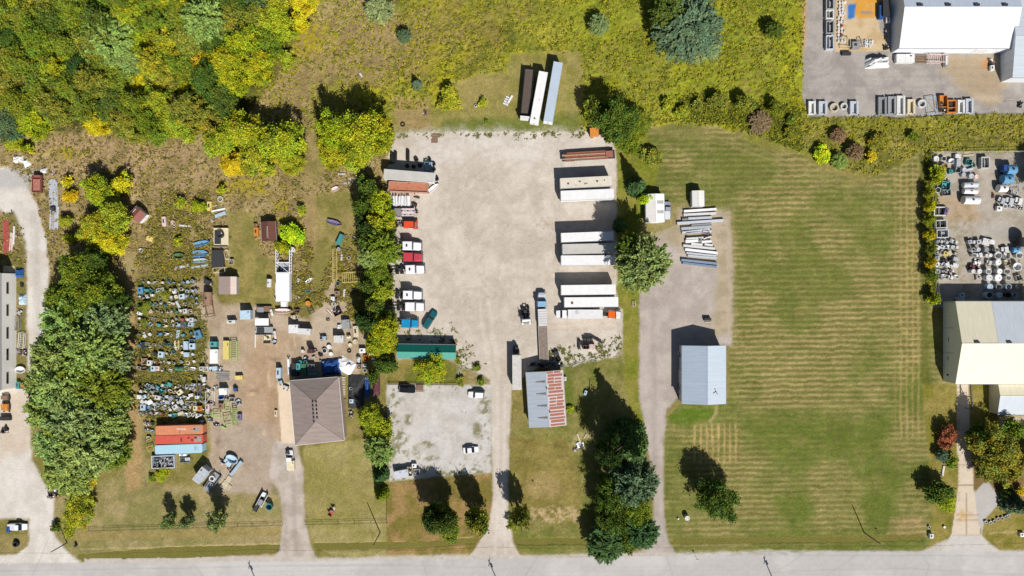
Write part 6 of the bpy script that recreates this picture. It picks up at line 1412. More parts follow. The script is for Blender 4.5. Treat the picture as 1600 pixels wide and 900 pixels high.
# east edge of that field
G2 = 'larger scrap along the dirt yard'
for a in [('tank', 'n', 323, 466, 20, 16, 88, 2.0, 'large rusty brown tank lying beside the tan shed'), ('frame', 'n', 327, 486, 18, 12, 100, .9, 'rusty angled tube frame at the lower end of the brown tank'),
          ('box2', 'w', 361, 503, 13, 5, 3, 1.6, 'low white cabinet right of the junk rows with a tall shadow'), ('bin', 'p', 383, 492, 16, 14, 2, 2.4, 'pale blue-white lidded bin, upper right of the low white cabinet'),
          ('box2', 't', 333, 538, 11, 8, 0, 1.6, 'teal cabinet above the white slab in the dirt yard'), ('bin', 'W', 334, 557, 12, 22, 0, 1.2, 'white ribbed slab box below the teal cabinet'),
          ('bin', 'y', 353, 547, 9, 29, 0, 1.1, 'pale yellow long box at the yard edge'), ('rack', 'l', 365, 548, 30, 11, 90, 1.1, 'lime and yellow scaffold rack right of the yellow box'),
          ('planks', 'g', 348, 588, 22, 16, 0, .4, 'grey weathered plank stack on the dirt'), ('bin', 'y', 373, 590, 11, 6, 3, 1.1, 'small yellow bin with a long shadow'),
          ('machine', 'p', 333, 576, 16, 9, 5, 1.1, 'pale blue and white machine below the white slab'), ('heap', 'W', 344, 577, 7, 6, 0, .8, 'white scrap beside the pale machine'),
          ('frame', 'w', 327, 622, 12, 20, 0, 1.0, 'pale upright pipe frames in the lower junk rows'), ('bin', 'W', 348, 612, 12, 10, 0, 1.8, 'white box in the lower right junk rows'),
          ('machine', 'B', 366, 609, 7, 7, 0, 1.4, 'deep blue machine at the right end of the junk'), ('tub', 'B', 345, 621, 9, 6, 0, 1.0, 'deep blue tub below the white box'), ('heap', 'k', 353, 622, 6, 6, 0, .9, 'dark scrap right of the deep blue tub'),
          ('box2', 'n', 345, 635, 8, 9, 0, .9, 'brown-red cabinet among the lime frames'), ('frame', 'l', 354, 635, 9, 14, 0, 1.2, 'lime frame right of the brown-red cabinet'), ('heap', 'P', 331, 632, 9, 6, 0, .8, 'pinkish scrap left of the brown-red cabinet'),
          ('rack', 'l', 366, 651, 26, 7, 90, 1.3, 'tall lime scaffold rack at the right of the junk'), ('frame', 'l', 355, 657, 13, 14, 10, 1.1, 'lime square frame left of the tall lime rack'), ('frame', 'l', 338, 648, 12, 8, 0, 1.0, 'small lime frame beside the brown-red cabinet'),
          ('crate', 'l', 325, 646, 9, 6, 0, .8, 'lime open crate above the dark wheels'), ('beam', 'l', 349, 668, 7, 3, -30, .5, 'short lime beam below the lime square frame'), ('heap', 'g', 327, 656, 10, 7, 0, .8, 'grey heap of wheels above the dark scrap'), ('heap', 'k', 337, 664, 11, 6, 0, .7, 'dark heap of wheels below the lime crate'),
          ('box2', 'v', 374, 652, 6, 10, 0, .8, 'pale purple cabinet right of the tall lime rack'), ('heap', 's', 371, 629, 12, 10, 0, .7, 'silver scrap at the right of the junk rows'), ('crate', 'w', 362, 624, 8, 6, 0, .8, 'off-white crate above the silver scrap'), ('tractor', 'w', 313, 660, 8, 6, 30, 1.0, 'off-white mower at the top right of the orange container'),
          ('machine', 'w', 308, 650, 10, 7, 70, 1.0, 'off-white machine right of the last junk row'), ('heap', 'k', 320, 640, 8, 7, 0, .9, 'dark scrap above the lime crate'), ('heap', 'w', 336, 606, 9, 7, 0, .7, 'off-white scrap left of the white box'),
          ('box2', 'P', 324, 637, 6, 12, 0, 1.0, 'pinkish narrow cabinet by the pipe frames')]:
    k, c, x, y, l, w_, an, h, lab = a; item(k, c, x, y, l, w_, an, h, lab, None)
# white stone trailer and small trailer below the containers
item('bin_open', 's', 254.5, 722, 36, 20, 2, 1.1, 'low trailer heaped with white broken stone below the containers', name='stone_trailer', cat='trailer')
for i in range(26):
    item('heap', rng.choice('Wwsp'), 240 + rng.uniform(0, 29), 716 + rng.uniform(0, 12), 5, 4, rng.uniform(0, 180), 1.3, 'white broken slab piece in the low trailer below the containers', 'broken white slabs in the low trailer', 'broken_slab', 'slab')
item('cart', 's', 288, 719, 16, 7, 3, .9, 'small silver trailer below the light blue container'); item('box2', 'W', 285.5, 711, 11, 3, 0, .9, 'narrow white box against the light blue container')
# slanted things near the drive
item('bin', 's', 313, 743, 25, 13, 52, 3.0, 'grey-white box body parked at a slant beside the bathtub like hulls', name='cargo_trailer', cat='trailer')
item('cart', 'g', 330, 755, 32, 12, 54, 1.2, 'slanted grey trailer carrying a black and white arched frame'); item('ring', 'W', 331, 748, 14, 9, 54, 1.3, 'white arched frame lying on the slanted grey trailer')
item('planks', 'g', 339, 752, 26, 6, 56, .3, 'grey planks on the grass between the slanted trailers')
item('tub', 'p', 362, 718, 20, 13, -30, 1.1, 'pale blue oval hull, upper one by the dirt yard'); item('machine', 'p', 355, 724, 16, 10, -38, 1.2, 'pale blue stripped machine left of the oval hull')
item('beam', 'p', 368.5, 732, 29, 4.5, 52, .8, 'long pale blue beam lying beside the oval hull'); item('heap', 'P', 345, 723, 8, 9, 0, .9, 'pinkish scrap left of the stripped machine'); item('heap', 'n', 357, 732, 8, 6, 50, .6, 'rusty scrap between the hull and the beam')
item('pallet', 'c', 357, 749, 10, 7, 60, .3, 'upper cream pallet by the slanted trailers'); item('pallet', 'c', 351, 757, 12, 8, 55, .3, 'lower left cream pallet by the slanted trailers'); item('pallet', 'c', 357, 761, 8, 7, 50, .3, 'lower right cream pallet by the slanted trailers')
item('cart', 'W', 408.5, 782, 22, 9, 62, 1.4, 'white and red loaded trailer at the edge of the drive'); item('planks', 'r', 406, 785, 14, 4, 62, 1.0, 'red boards on the white loaded trailer'); item('tub', 't', 420, 792, 12, 10, -40, 1.6, 'teal hull beside the loaded trailer')
item('cart', 'k', 403, 788, 26, 7, 62, .9, 'dark trailer frame behind the white loaded trailer')
# pickup with cargo by the grey drive
t = car(452, 719, radians(90), Wm, 'white flatbed pickup standing below the concrete walk', 5.4, 1.9, pickup=True, name='pickup_truck', cat='pickup truck')
item('bin', 'c', 454.5, 728, 10, 15, 3, 1.5, 'cream box on the flatbed pickup bed'); item('machine', 'k', 449, 708, 8, 8, 20, 1.3, 'dark machine at the top of the flatbed pickup')
item('chair', 'r', 516, 803, 9, 8, 60, 1.6, 'red garden seat standing on the front lawn'); item('chair', 'P', 520, 797, 6, 5, 60, 1.8, 'pinkish garden seat behind the red one')
# upper scrap around the sheds
for a in [('ring', 'w', 344, 311, 20, 9, 0, .5, 'curved white duct piece at the top of the junk field'), ('planks', 'c', 344, 321, 26, 3, 8, .4, 'yellow boards below the curved duct'), ('beam', 'W', 341, 328, 22, 2.5, 12, .5, 'white beam below the yellow boards'),
          ('beam', 'p', 344, 335, 18, 5, 20, .6, 'pale blue beam below the white one'), ('box2', 'y', 327, 322, 7, 14, 0, .5, 'yellowish board left of the beams'), ('heap', 'w', 332, 345, 8, 5, 20, .5, 'off-white scrap below the beams'),
          ('cart', 'c', 344, 371, 23, 29, 0, 1.1, 'cream flat trailer with black curved tubing on it'), ('ring', 'k', 343, 366, 12, 18, 20, 1.3, 'black curved tubing lying on the cream trailer'),
          ('bin', 'k', 340, 405, 19, 28, 0, 1.0, 'dark flat platform below the cream trailer'), ('frame', 'c', 342, 422, 19, 8, 5, 1.0, 'cream window frame at the foot of the dark platform'), ('frame', 'c', 354, 398, 7, 14, 10, .8, 'cream frame right of the dark platform'),
          ('crate', 'c', 361, 409, 7, 8, 0, .8, 'small cream crate right of the dark platform'), ('boat', 'b', 315, 380, 26, 8, 12, .8, 'upper blue boat of the three left of the dark platform'), ('boat', 'b', 313, 396, 25, 11, 3, .8, 'middle and widest blue boat left of the dark platform'),
          ('boat', 'p', 313, 407, 24, 7, 5, .7, 'lower pale blue boat left of the dark platform'), ('beam', 'p', 312, 416, 26, 3, 10, .4, 'pale blade below the blue boats'), ('beam', 's', 284, 417, 24, 4, 15, .4, 'silver blade below the green tub'),
          ('tub', 'G', 279, 400, 18, 9, 0, 1.0, 'green tub below the yellow-green bush'), ('heap', 'o', 288, 408, 8, 6, 0, .6, 'orange scrap beside the green tub'), ('chair', 'y', 233, 373, 11, 9, -20, .9, 'yellow chair alone on the scrub'),
          ('tub', 'w', 220, 391, 6, 7, 0, .7, 'off-white tub at the left of the scrub'), ('heap', 'w', 222, 401, 12, 6, -20, .5, 'off-white tangled wire below the off-white tub'), ('box2', 'P', 256, 346, 6, 15, 5, .8, 'pinkish narrow box in the scrub right of the red shed'),
          ('tub', 'P', 271, 350, 8, 12, 20, .6, 'pinkish tub right of the narrow box in the scrub'), ('beam', 'w', 289, 353, 18, 3, -5, .5, 'white rail lying in the weeds'), ('heap', 'w', 240, 441, 1, 1, 0, .3, None),
          ('heap', 'w', 298, 335, 10, 6, 0, .5, 'off-white stones in the weeds above the white rail'), ('heap', 'c', 262, 362, 7, 5, 0, .4, 'cream scrap below the narrow box'), ('heap', 'w', 315, 362, 7, 5, 0, .4, 'off-white scrap left of the cream trailer'),
          ('heap', 'w', 312, 326, 8, 5, 0, .4, 'off-white scrap left of the yellowish board'), ('machine', 'k', 322, 440, 12, 10, -30, 1.4, 'dark machine right of the topmost junk'), ('heap', 'P', 328, 443, 6, 5, 0, 1.2, 'pinkish part beside the dark machine'),
          ('box2', 'o', 400, 362, 7, 13, 0, 1.1, 'orange cabinet left of the brown shed'), ('box2', 'n', 399, 352, 6, 5, 0, .8, 'brown box above the orange cabinet'), ('boat', 'v', 522, 348, 23, 8, -15, .8, 'purple-grey boat alone on the mown strip'),
          ('bin', 't', 531, 374, 7, 17, -25, 1.0, 'teal narrow bin on the mown strip edge'), ('rack', 'y', 523, 414, 50, 7, 90, 1.0, 'yellow upright scaffold rack on the grass'), ('rack', 'y', 551, 433, 32, 17, 4, .9, 'yellow wide scaffold frame beside the hedge'),
          ('planks', 'c', 551, 443, 31, 3, 8, .4, 'cream boards below the yellow wide scaffold'), ('drum', 'g', 529, 389, 6, 6, 0, .8, 'grey drum at the top of the yellow rack'), ('beam', 'w', 534, 402, 10, 3, 80, .4, 'off-white post right of the yellow rack'), ('drum', 'W', 545, 403, 6, 5, 20, .6, 'white can in the weeds above the wide scaffold'),
          ('drum', 'g', 528, 443, 7, 7, 0, .7, 'grey drum at the foot of the yellow rack'), ('heap', 'k', 552, 371, 6, 5, 0, .6, 'dark scrap right of the teal bin'), ('beam', 'w', 538, 458, 12, 3, 85, .4, 'off-white post below the wide scaffold'), ('crate', 'k', 554, 454, 7, 5, 0, .7, 'dark crate below the wide scaffold'),
          ('boat', 'P', 524, 295, 12, 8, 25, .7, 'pinkish hull at the top of the mown strip'), ('planks', 'w', 545, 280, 22, 5, 8, .5, 'off-white boards by the big trees'), ('planks', 's', 543, 286, 18, 5, 5, .5, 'silver boards below the off-white boards'), ('beam', 'w', 534, 272, 12, 2.5, 0, .4, 'short off-white beam by the big trees'),
          ('heap', 'w', 466, 438, 6, 7, 0, .7, 'off-white scrap right of the white box body'), ('boat', 'W', 483, 438, 13, 5, 35, .6, 'white hull right of the white box body'), ('tub', 't', 481, 455, 9, 5, 0, .5, 'teal tub in the weeds'), ('heap', 'P', 465, 465, 8, 7, 0, .6, 'pinkish scrap below the white hull'),
          ('drum', 'o', 481, 474, 8, 8, 0, 1.0, 'orange-yellow drum on the dirt'), ('frame', 'k', 485, 485, 8, 9, 25, .9, 'dark square frame below the orange-yellow drum'), ('tank', 'w', 420, 442, 13, 8, 88, 1.2, 'white propane tank left of the white box body'),
          ('drum', 'w', 457, 390, 8, 8, 0, 1.2, 'white drum at the top right of the lattice frame'), ('heap', 'W', 457, 398, 4, 4, 0, .6, 'white part beside the lattice frame'), ('boat', 'P', 443, 486, 27, 8, 0, 1.2, 'pinkish white hull below the box body'),
          ('crate', 'n', 464, 486, 8, 5, 0, .8, 'brown crate right of the pinkish white hull'), ('cart', 'n', 412, 484, 24, 11, 0, .8, 'rusty trailer frame above the white canopy'), ('tank', 'W', 424, 488, 10, 4, -70, .8, 'white cylinder at the end of the rusty trailer frame'),
          ('canopy', 'W', 409, 503, 21, 11, 0, 2.6, 'white canopy roof over the scrap trailer'), ('cart', 'g', 412, 517, 27, 12, 0, 1.0, 'grey flat trailer below the white canopy'), ('crate', 'c', 417, 530, 13, 14, 0, 1.0, 'cream crate with dark scrap below the white canopy'),
          ('tank', 'W', 429, 523, 12, 4, -80, .9, 'upright white bottle pair right of the cream crate'), ('tub', 's', 429, 535, 7, 8, 0, .8, 'silver tub below the white bottles'), ('beam', 'w', 399, 530, 27, 2, 88, .4, 'long off-white beam at the left of the canopy'),
          ('bin', 'W', 458, 514, 14, 13, 0, 2.4, 'tall white box, left one of the pair'), ('bin', 'W', 475, 518, 20, 9, -4, 2.2, 'wide white box, right one of the pair'), ('machine', 'c', 458, 496, 9, 8, 0, 1.2, 'cream and yellow machine above the white boxes'),
          ('frame', 'c', 462, 495, 6, 6, 10, 1.2, 'cream frame beside the yellow machine'), ('tractor', 'p', 504, 528, 11, 8, 10, 1.4, 'pale blue machine standing alone on the dirt'), ('machine', 'W', 520, 467, 7, 10, 0, 1.0, 'white upright machine by the hedge'),
          ('frame', 'w', 521, 480, 6, 14, 0, .9, 'off-white frame below the white upright machine'), ('box2', 'n', 527, 458, 8, 7, 0, .9, 'brown cabinet above the white upright machine'), ('heap', 'n', 526, 467, 6, 6, 0, .7, 'brown scrap beside the white upright machine'),
          ('crate', 'm', 527, 488, 12, 9, 25, 1.0, 'maroon open crate by the hedge'), ('planks', 'P', 515, 489, 14, 4, -45, .5, 'pinkish plank left of the maroon crate'), ('planks', 'P', 544, 494, 20, 6, 30, .5, 'pinkish planks right of the maroon crate'),
          ('bin', 'g', 540, 507, 12, 15, 5, 1.5, 'grey corrugated metal box by the hedge'), ('tarp', 'W', 529, 510, 7, 8, 0, .8, 'white crumpled sheet beside the grey corrugated box'), ('heap', 'k', 512, 499, 7, 6, 20, .4, 'dark scrap left of the grey corrugated box'),
          ('bin', 'w', 529, 530, 15, 11, 0, 2.2, 'off-white lidded bin with a tall shadow'), ('planks', 'c', 549, 505, 7, 4, 25, .4, 'cream plank right of the grey corrugated box'), ('box2', 'c', 556, 518, 8, 17, 5, .8, 'cream tall cabinet beside the hedge'),
          ('tank', 'c', 545, 526, 6, 10, 10, .8, 'cream tank right of the off-white bin'), ('drum', 'c', 555, 534, 9, 8, 0, .6, 'cream drum below the cream tall cabinet'), ('drum', 'c', 547, 539, 7, 6, 0, .6, 'small cream drum left of the larger cream one'), ('tyre', 'w', 545.5, 548, 7, 7, 0, .3, 'tyre with a white rim on the weeds'),
          ('planks', 'w', 572, 484, 3, 14, 0, .5, 'off-white plank in the hedge shade'), ('frame', 's', 579, 482, 8, 14, 0, .8, 'silver frame in the hedge shade'), ('frame', 't', 588, 487, 10, 11, 0, .8, 'teal frame in the hedge shade'),
          ('box2', 'W', 566, 548, 9, 7, 0, 1.2, 'white cabinet below the hedge tree'), ('box2', 'W', 580, 549, 9, 11, 10, 1.4, 'taller white cabinet under the bright hedge tree'), ('crate', 'o', 572, 560, 8, 9, 0, 1.0, 'orange-brown crate below the white cabinets'),
          ('box2', 'g', 584, 564, 6, 9, 0, .9, 'grey cabinet right of the orange-brown crate'), ('tank', 'W', 560, 560, 5, 8, 70, .9, 'white bottle left of the orange-brown crate'), ('machine', 'w', 560, 565, 6, 5, 0, .8, 'off-white machine below the white bottle'), ('crate', 'P', 561, 573, 7, 7, 0, .8, 'pinkish crate below the off-white machine'),
          ('box2', 'w', 570, 571, 6, 5, 0, .9, 'off-white box right of the pinkish crate'), ('drum', 'W', 570, 579, 6, 7, 0, .9, 'white drum below the off-white box'),
          ('drum', 'W', 507, 548, 8, 8, 0, .6, 'white wheel-like drum, left of the group by the blue tarp'), ('drum', 'W', 514, 542, 8, 7, 0, .7, 'white drum, top of the group by the blue tarp'), ('drum', 'W', 517, 553, 6, 8, 0, .8, 'white drum, right of the group by the blue tarp'),
          ('box2', 'm', 484, 549, 8, 6, 0, 2.6, 'small maroon cabinet with a very long shadow'), ('heap', 'W', 478, 560, 7, 6, 0, .8, 'white scrap above the shaded greenhouse'), ('heap', 'w', 490, 558, 6, 6, 0, .7, 'off-white scrap above the shaded greenhouse'), ('heap', 's', 492, 548, 8, 5, 0, .6, 'silver scrap right of the maroon cabinet'),
          ('drum', 'w', 473, 549, 5, 6, 0, 1.0, 'off-white drum left of the maroon cabinet'), ('heap', 'k', 500, 555, 8, 6, 0, .9, 'dark scrap left of the white drums'), ('heap', 'W', 502, 565, 10, 4, -15, 1.0, 'white crumpled sheet on the blue tarp'), ('tarp', 'W', 540, 572, 26, 22, -30, .6, 'pale translucent sheeting right of the blue tarp'),
          ('tarp', 'W', 531, 563, 8, 8, 0, .8, 'white crumpled bag above the pale sheeting'), ('drum', 'W', 545, 573, 8, 8, 0, 1.0, 'white drum on the pale sheeting'),
          ('tarp', 'B', 515, 574, 30, 26, 5, 1.6, 'large deep blue tarp in the shade of the brown roof'), ('bin', 'k', 460, 578, 9, 20, 0, 1.6, 'dark bin at the left of the shaded row'), ('box2', 't', 466, 574, 6, 12, 0, 1.8, 'teal cabinet in the shade of the brown roof'), ('bin', 'G', 474, 578, 8, 18, 0, 1.4, 'green bin in the shade of the brown roof'),
          ('drum', 't', 469, 566, 6, 6, 0, 1.2, 'teal drum in the shade, left of a pair'), ('drum', 't', 477, 566, 6, 6, 0, 1.2, 'teal drum in the shade, right of a pair'), ('crate', 'g', 486, 573, 10, 8, 0, 1.2, 'grey crate in the shade of the brown roof'), ('beam', 't', 489, 584, 15, 4, 3, .8, 'teal beam in the shade of the brown roof'),
          ('beam', 'W', 451, 573, 3, 24, 3, .9, 'white post left of the shaded row'), ('box2', 'p', 435, 583, 7, 16, 0, 1.7, 'tall pale blue cabinet left of the hip roof'), ('machine', 'p', 438, 598, 8, 8, 20, 1.0, 'pale blue machine on the concrete walk top'), ('machine', 'w', 446, 606, 9, 8, -20, .9, 'off-white machine on the concrete walk'),
          ('box2', 'c', 431, 646, 4, 10, 0, .6, 'small cream box on the dirt beside the concrete walk'), ('tarp', 'k', 556, 612, 26, 54, 0, .6, 'large dark grey tarp in the shade right of the hip roof'), ('tarp', 'B', 573, 604, 9, 36, 0, .9, 'narrow deep blue tarp between the grey and maroon ones'), ('tarp', 'm', 587, 602, 12, 36, 0, .9, 'maroon tarp at the hedge foot'),
          ('drum', 'W', 573, 591, 4, 7, 0, 1.1, 'white bottle on the narrow blue tarp'), ('tub', 'p', 548, 607, 5, 5, 0, .8, 'pale blue tub on the dark grey tarp'), ('box2', 'p', 549, 627, 6, 6, 0, .9, 'pale blue box at the foot of the dark grey tarp'), ('heap', 'w', 583, 618, 5, 4, 0, .9, 'off-white scrap on the maroon tarp'),
          ('planks', 'c', 536, 604, 7, 30, 0, .5, 'cream planks stacked against the right wall of the hip roof building'), ('planks', 'n', 537, 636, 7, 26, 0, .5, 'brown planks stacked below the cream ones along the wall'), ('heap', 'w', 548, 648, 8, 12, 0, .7, 'off-white scrap right of the brown planks')]:
    k, c, x, y, l, w_, an, h, lab = a
    if lab: item(k, c, x, y, l, w_, an, h, lab)
# white box body with lattice frame in front
c, L, rz = along((441.5, 471), (441.5, 427), 3.0); t = empty('box_body_truck', (c.x, c.y, 0), rz, 'white box body with a tall lattice frame at its upper end', 'truck')
b = MB(); b.box(0, 0, .9, L, 3.7, 2.05, WHITE); b.box(0, 0, 2.95, L + .04, 3.76, .06, Wm); b.build('box', t, bevel=.02)
for s in (-1, 1):
    b = MB(); x0 = L / 2; 
    for z in (1.2, 2.9): b.bar((x0, s * 1.85, z), (x0 + 6.6, s * 1.9, z), .18, WHITE)
    for i in range(8): b.bar((x0 + i * .82, s * 1.85, 1.2), (x0 + (i + 1) * .82, s * 1.88, 2.9), .1, WHITE); b.box(x0 + (i + 1) * .82, s * 1.88, 0, .1, .1, 2.9, STEEL)
    b.build('lattice_frame', t)
b = MB(); b.box(L / 2 + .1, 0, 2.85, .3, 4.2, .12, WHITE); b.box(L / 2 + 3.0, 0, 2.85, .2, 3.8, .12, WHITE); b.bar((L / 2 + .2, -1.7, 2.9), (L / 2 + 3, 1.7, 2.9), .12, WHITE); b.build('crossbar', t)
b = MB(); b.box(L / 2 + 1.6, 0, 1.0, 2.8, 3.0, .15, ALU); b.build('platform', t); b = MB(); b.tor((L / 2 + 1.3, 1.0, 1.3), .5, .16, RUBBER); b.build('spare_wheel', t)
b = MB(); b.box(-L / 2 - .8, 0, .9, 1.5, 1.7, 1.3, WHITE, taper=.1); b.build('tongue_box', t)
for x in (-1.2, 0.2):
    for s in (-1, 1): wheel(t, x, s * 1.7, .42, .3)
b = MB(); b.box(-.5, 2.2, 1.5, 3.4, .7, .12, WHITE); b.build('side_step', t); b = MB(); b.box(-3.2, 2.4, 1.0, 2.2, .1, 1.2, M_(236, 216, 180), rz=.5); b.build('side_flap', t)
# yard side: rolls, ornate flatbed, tyres
c = P(625, 314, 1.2); t = empty('tube_stack', (c.x, c.y, 0), 0, 'stack of white tubes lying side by side below the rust-red container', 'tube stack')
for i in range(15): b = MB(); x = -2.7 + i * .38; a_ = rng.uniform(-.05, .05); b.cyl((x, -1.45 + rng.uniform(0, .3), .9), (x + a_ * 3, 1.5 - rng.uniform(0, .2), .9 + rng.uniform(0, .25)), .17, Wm, 8); b.build('tube', t)
b = MB(); b.box(0, 0, 0, 5.4, .3, .7, DARKST); b.box(0, -1, 0, 5.4, .2, .7, DARKST); b.build('cradle', t)
c, L, rz = along((611.5, 331.5), (647.5, 331.5), 1.3); t = empty('flatbed_trailer', (c.x, c.y, 0), rz, 'short flatbed, left half grey mesh, right half patterned with white and pink', 'flatbed trailer')
b = MB(); b.box(0, 0, .8, L, 2.3, .2, DARKST); b.build('chassis', t); b = MB(); b.box(-L * .28, 0, 1.0, L * .42, 2.2, .1, M_(150, 146, 146)); b.build('mesh_deck', t)
b = MB(); b.box(L * .22, 0, 1.0, L * .56, 2.2, .08, M_(240, 220, 220)); 
for i in range(10): b.box(-.3 + (i % 5) * .8, -.7 + (i // 5) * 1.1, 1.08, .6, .28, .06, DARKST if i % 2 else STEEL, rng.uniform(-.4, .4))
b.build('patterned_deck', t)
for s in (-1, 1): wheel(t, -.3, s * 1.1, .4, .3); wheel(t, -1.3, s * 1.1, .4, .3)
b = MB(); b.bar((L / 2, 0, .9), (L / 2 + 1.1, 0, .8), .2, DARKST); b.box(L / 2 + .6, .1, .5, .3, .8, .7, BLACK); b.build('drawbar', t)
item('boat', 'W', 678, 293, 19, 7, 38, .7, 'white curved panel lying on the gravel beside the rust-red container')
item('box2', 'P', 648.5, 303, 6, 4, 10, .6, 'small pinkish box on the gravel below the rust-red container'); item('beam', 'k', 651, 308, 9, 2.5, -15, .4, 'dark short beam below the small pinkish box')
item('machine', 'k', 647, 320, 9, 6, -20, 1.0, 'dark tapered scrap right of the tube stack')
TYR = [('tyrerow', 612, 245, 12, 6, 90, 'row of tyres standing on edge, leftmost above the grey trailer'), ('tyrerow', 617.5, 244, 14, 5.5, 88, 'row of tyres standing on edge, second above the grey trailer'), ('tyrerow', 637, 243, 17, 6, 90, 'row of tyres standing on edge, rightmost and longest above the grey trailer'),
       ('tyre', 677.5, 256, 6, 6, 0, 'white rimmed tyre at the right of the tyre heap'), ('tyre', 682, 279, 7, 7, 0, 'single tyre with pale rim at the right end of the grey trailer'), ('tyre', 671, 248, 5, 5, 0, 'tyre at the top right of the tyre heap'),
       ('tyre', 678, 264, 5.5, 5.5, 0, 'tyre stack just right of the blue and green scrap'), ('tyre', 650, 249, 7, 7, 0, 'tyre stack in the weeds above the grey trailer'), ('tyre', 656, 258, 7, 7, 0, 'tyre stack in the trailer shadow, middle'), ('tyre', 646, 260, 6, 6, 0, 'tyre stack in the trailer shadow, left'), ('tyre', 636, 259, 6, 6, 0, 'tyre stack in the trailer shadow, far left')]
for k, x, y, l, w_, an, lab in TYR: item(k, 'k', x, y, l, w_, an, None, lab, 'used tyres above the grey trailer')
item('heap', 'G', 665, 250, 10, 6, 0, .7, 'green scrap among the tyres'); item('frame', 'b', 668, 260, 10, 13, 0, 1.0, 'blue steel rack among the tyres'); item('box2', 'p', 673, 257, 5, 7, 0, .9, 'pale blue box beside the blue steel rack'); item('heap', 'n', 649, 246, 6, 5, 0, .5, 'brown scrap left of the green scrap')
item('heap', 'k', 612, 345, 7, 6, 0, .9, 'dark machine parts left of the orange truck'); item('heap', 'k', 621, 346, 9, 7, 0, 1.0, 'dark engine parts touching the orange truck'); item('crate', 'm', 616, 352, 11, 6, 10, .9, 'maroon parts crate left of the orange truck'); item('heap', 'P', 625, 352, 6, 5, 0, .6, 'pinkish parts beside the maroon parts crate')
item('machine', 'k', 612.5, 497, 8, 8, 0, 1.2, 'dark axle set, left of the bright blue truck, upper'); item('machine', 'k', 616, 505, 9, 7, 0, 1.1, 'dark axle set, left of the bright blue truck, lower'); item('tub', 'g', 629, 405, 4, 12, 0, 1.2, 'grey narrow tank left of the red tractor')
c = P(808, 562, 3); item('machine', 'k', 806, 548, 9, 13, 0, 2.6, 'dark machine above the weathered grey trailer')
item('machine', 'k', 869, 553, 10, 11, 20, 1.2, 'dark engine heap right of the flatbed'); item('tyre', 'k', 873, 562, 8, 8, 0, .6, 'tyre stack below the dark engine heap'); item('heap', 'k', 876, 571, 8, 8, 0, .7, 'dark scrap at the top right of the rusty shed'); item('box2', 'W', 883, 592, 4, 6, 0, .8, 'small white box at the right wall of the rusty shed')
for i in range(7): item('heap', rng.choice('kkg'), 829 + i * 6, 572 + rng.uniform(-3, 2), 7, 6, 0, .9, 'dark scrap in the shade above the rusty shed, %s from the left' % ORD[i], 'scrap in the shade above the rusty shed')
item('crate', 'n', 915.5, 542.5, 9, 6, 0, 1.4, 'brown tipping bucket, left half of the small loader'); item('bin', 'P', 925.5, 541.5, 9, 7, 0, 1.5, 'pinkish box body, right half of the small loader'); item('beam', 'k', 905.5, 539, 3, 13, 0, 1.0, 'dark upright post left of the small loader'); item('beam', 'k', 933, 532, 20, 2, -30, 1.2, 'dark boom reaching right of the small loader'); item('machine', 'k', 919, 531, 16, 7, 0, 1.8, 'dark chassis of the small loader')
for (x, y, l, a_) in ((873, 568, 10, 40), (902, 570, 16, 25), (911, 564, 14, 35), (925, 561, 10, 15)): item('planks', 'w', x, y, l, 3, a_, .3, 'off-white boards at the edge of the gravel near pixel column of the loader' if 0 else 'off-white board %s from the left along the gravel edge below the loader' % ORD[[873, 902, 911, 925].index(x)])
item('heap', 'W', 907, 697, 14, 14, 0, .5, 'pile of pale cut branches beside the spruces'); item('beam', 'c', 905, 686, 18, 1.6, -70, .3, 'pale log sticking up from the branch pile'); item('beam', 'c', 914, 682, 9, 1.5, 60, .3, 'short pale log above the branch pile'); item('heap', 'c', 898, 703, 9, 8, 0, .4, 'cream cut branches left of the branch pile')
item('box2', 'p', 915, 614, 4, 7, -20, .8, 'small pale blue box in the shade of the tall spruce'); item('box2', 'k', 1106, 499, 11, 4, 0, 1.0, 'dark cabinet on the gravel above the barn'); item('planks', 'c', 1106, 505, 12, 4, 0, .3, 'cream board just below the dark cabinet above the barn')
item('box2', 's', 1062, 552, 4, 9, 0, 1.0, 'silver cabinet in the shade left of the barn'); item('box2', 'g', 1062, 610, 4, 9, 0, 1.0, 'grey cabinet in the shade at the lower left of the barn'); item('drum', 'w', 1074, 810, 8, 8, 0, 1.4, 'white round well cap on the lawn left of the dark tree'); item('drum', 'W', 1060, 811, 2.6, 2.6, 0, .4, 'tiny white pipe end left of the well cap')
item('frame', 'c', 991, 475, 5, 8, 0, .6, 'small cream figure eight shaped frame on the grass strip'); item('planks', 'W', 792, 157, 9, 16, -25, .4, 'white broken frame lying on the mown strip left of the trailers'); item('beam', 'W', 797, 155, 14, 3, 60, .4, 'white narrow board beside the broken frame'); item('drum', 'W', 743, 165, 4, 5, 0, .5, 'white can on the mown strip'); item('beam', 'W', 564, 117, 7, 2.5, -55, .3, 'white board alone in the north meadow')
item('heap', 'n', 664, 175, 6, 11, 0, .5, 'brown scrap above the north edge of the yard'); item('planks', 'n', 679, 216, 11, 15, 0, .3, 'brown planks at the north edge of the yard'); item('tyre', 'k', 629, 194, 8, 8, 0, .3, 'old tyre in the grass above the yard corner')
item('bin', 'o', 928.5, 206, 13, 13, 5, 1.6, 'orange machine hood under the trees at the yard corner'); item('heap', 'w', 945, 210, 13, 9, 0, .8, 'off-white scrap right of the orange hood'); item('heap', 'k', 921, 200, 7, 11, 0, 1.6, 'dark machine part left of the orange hood')
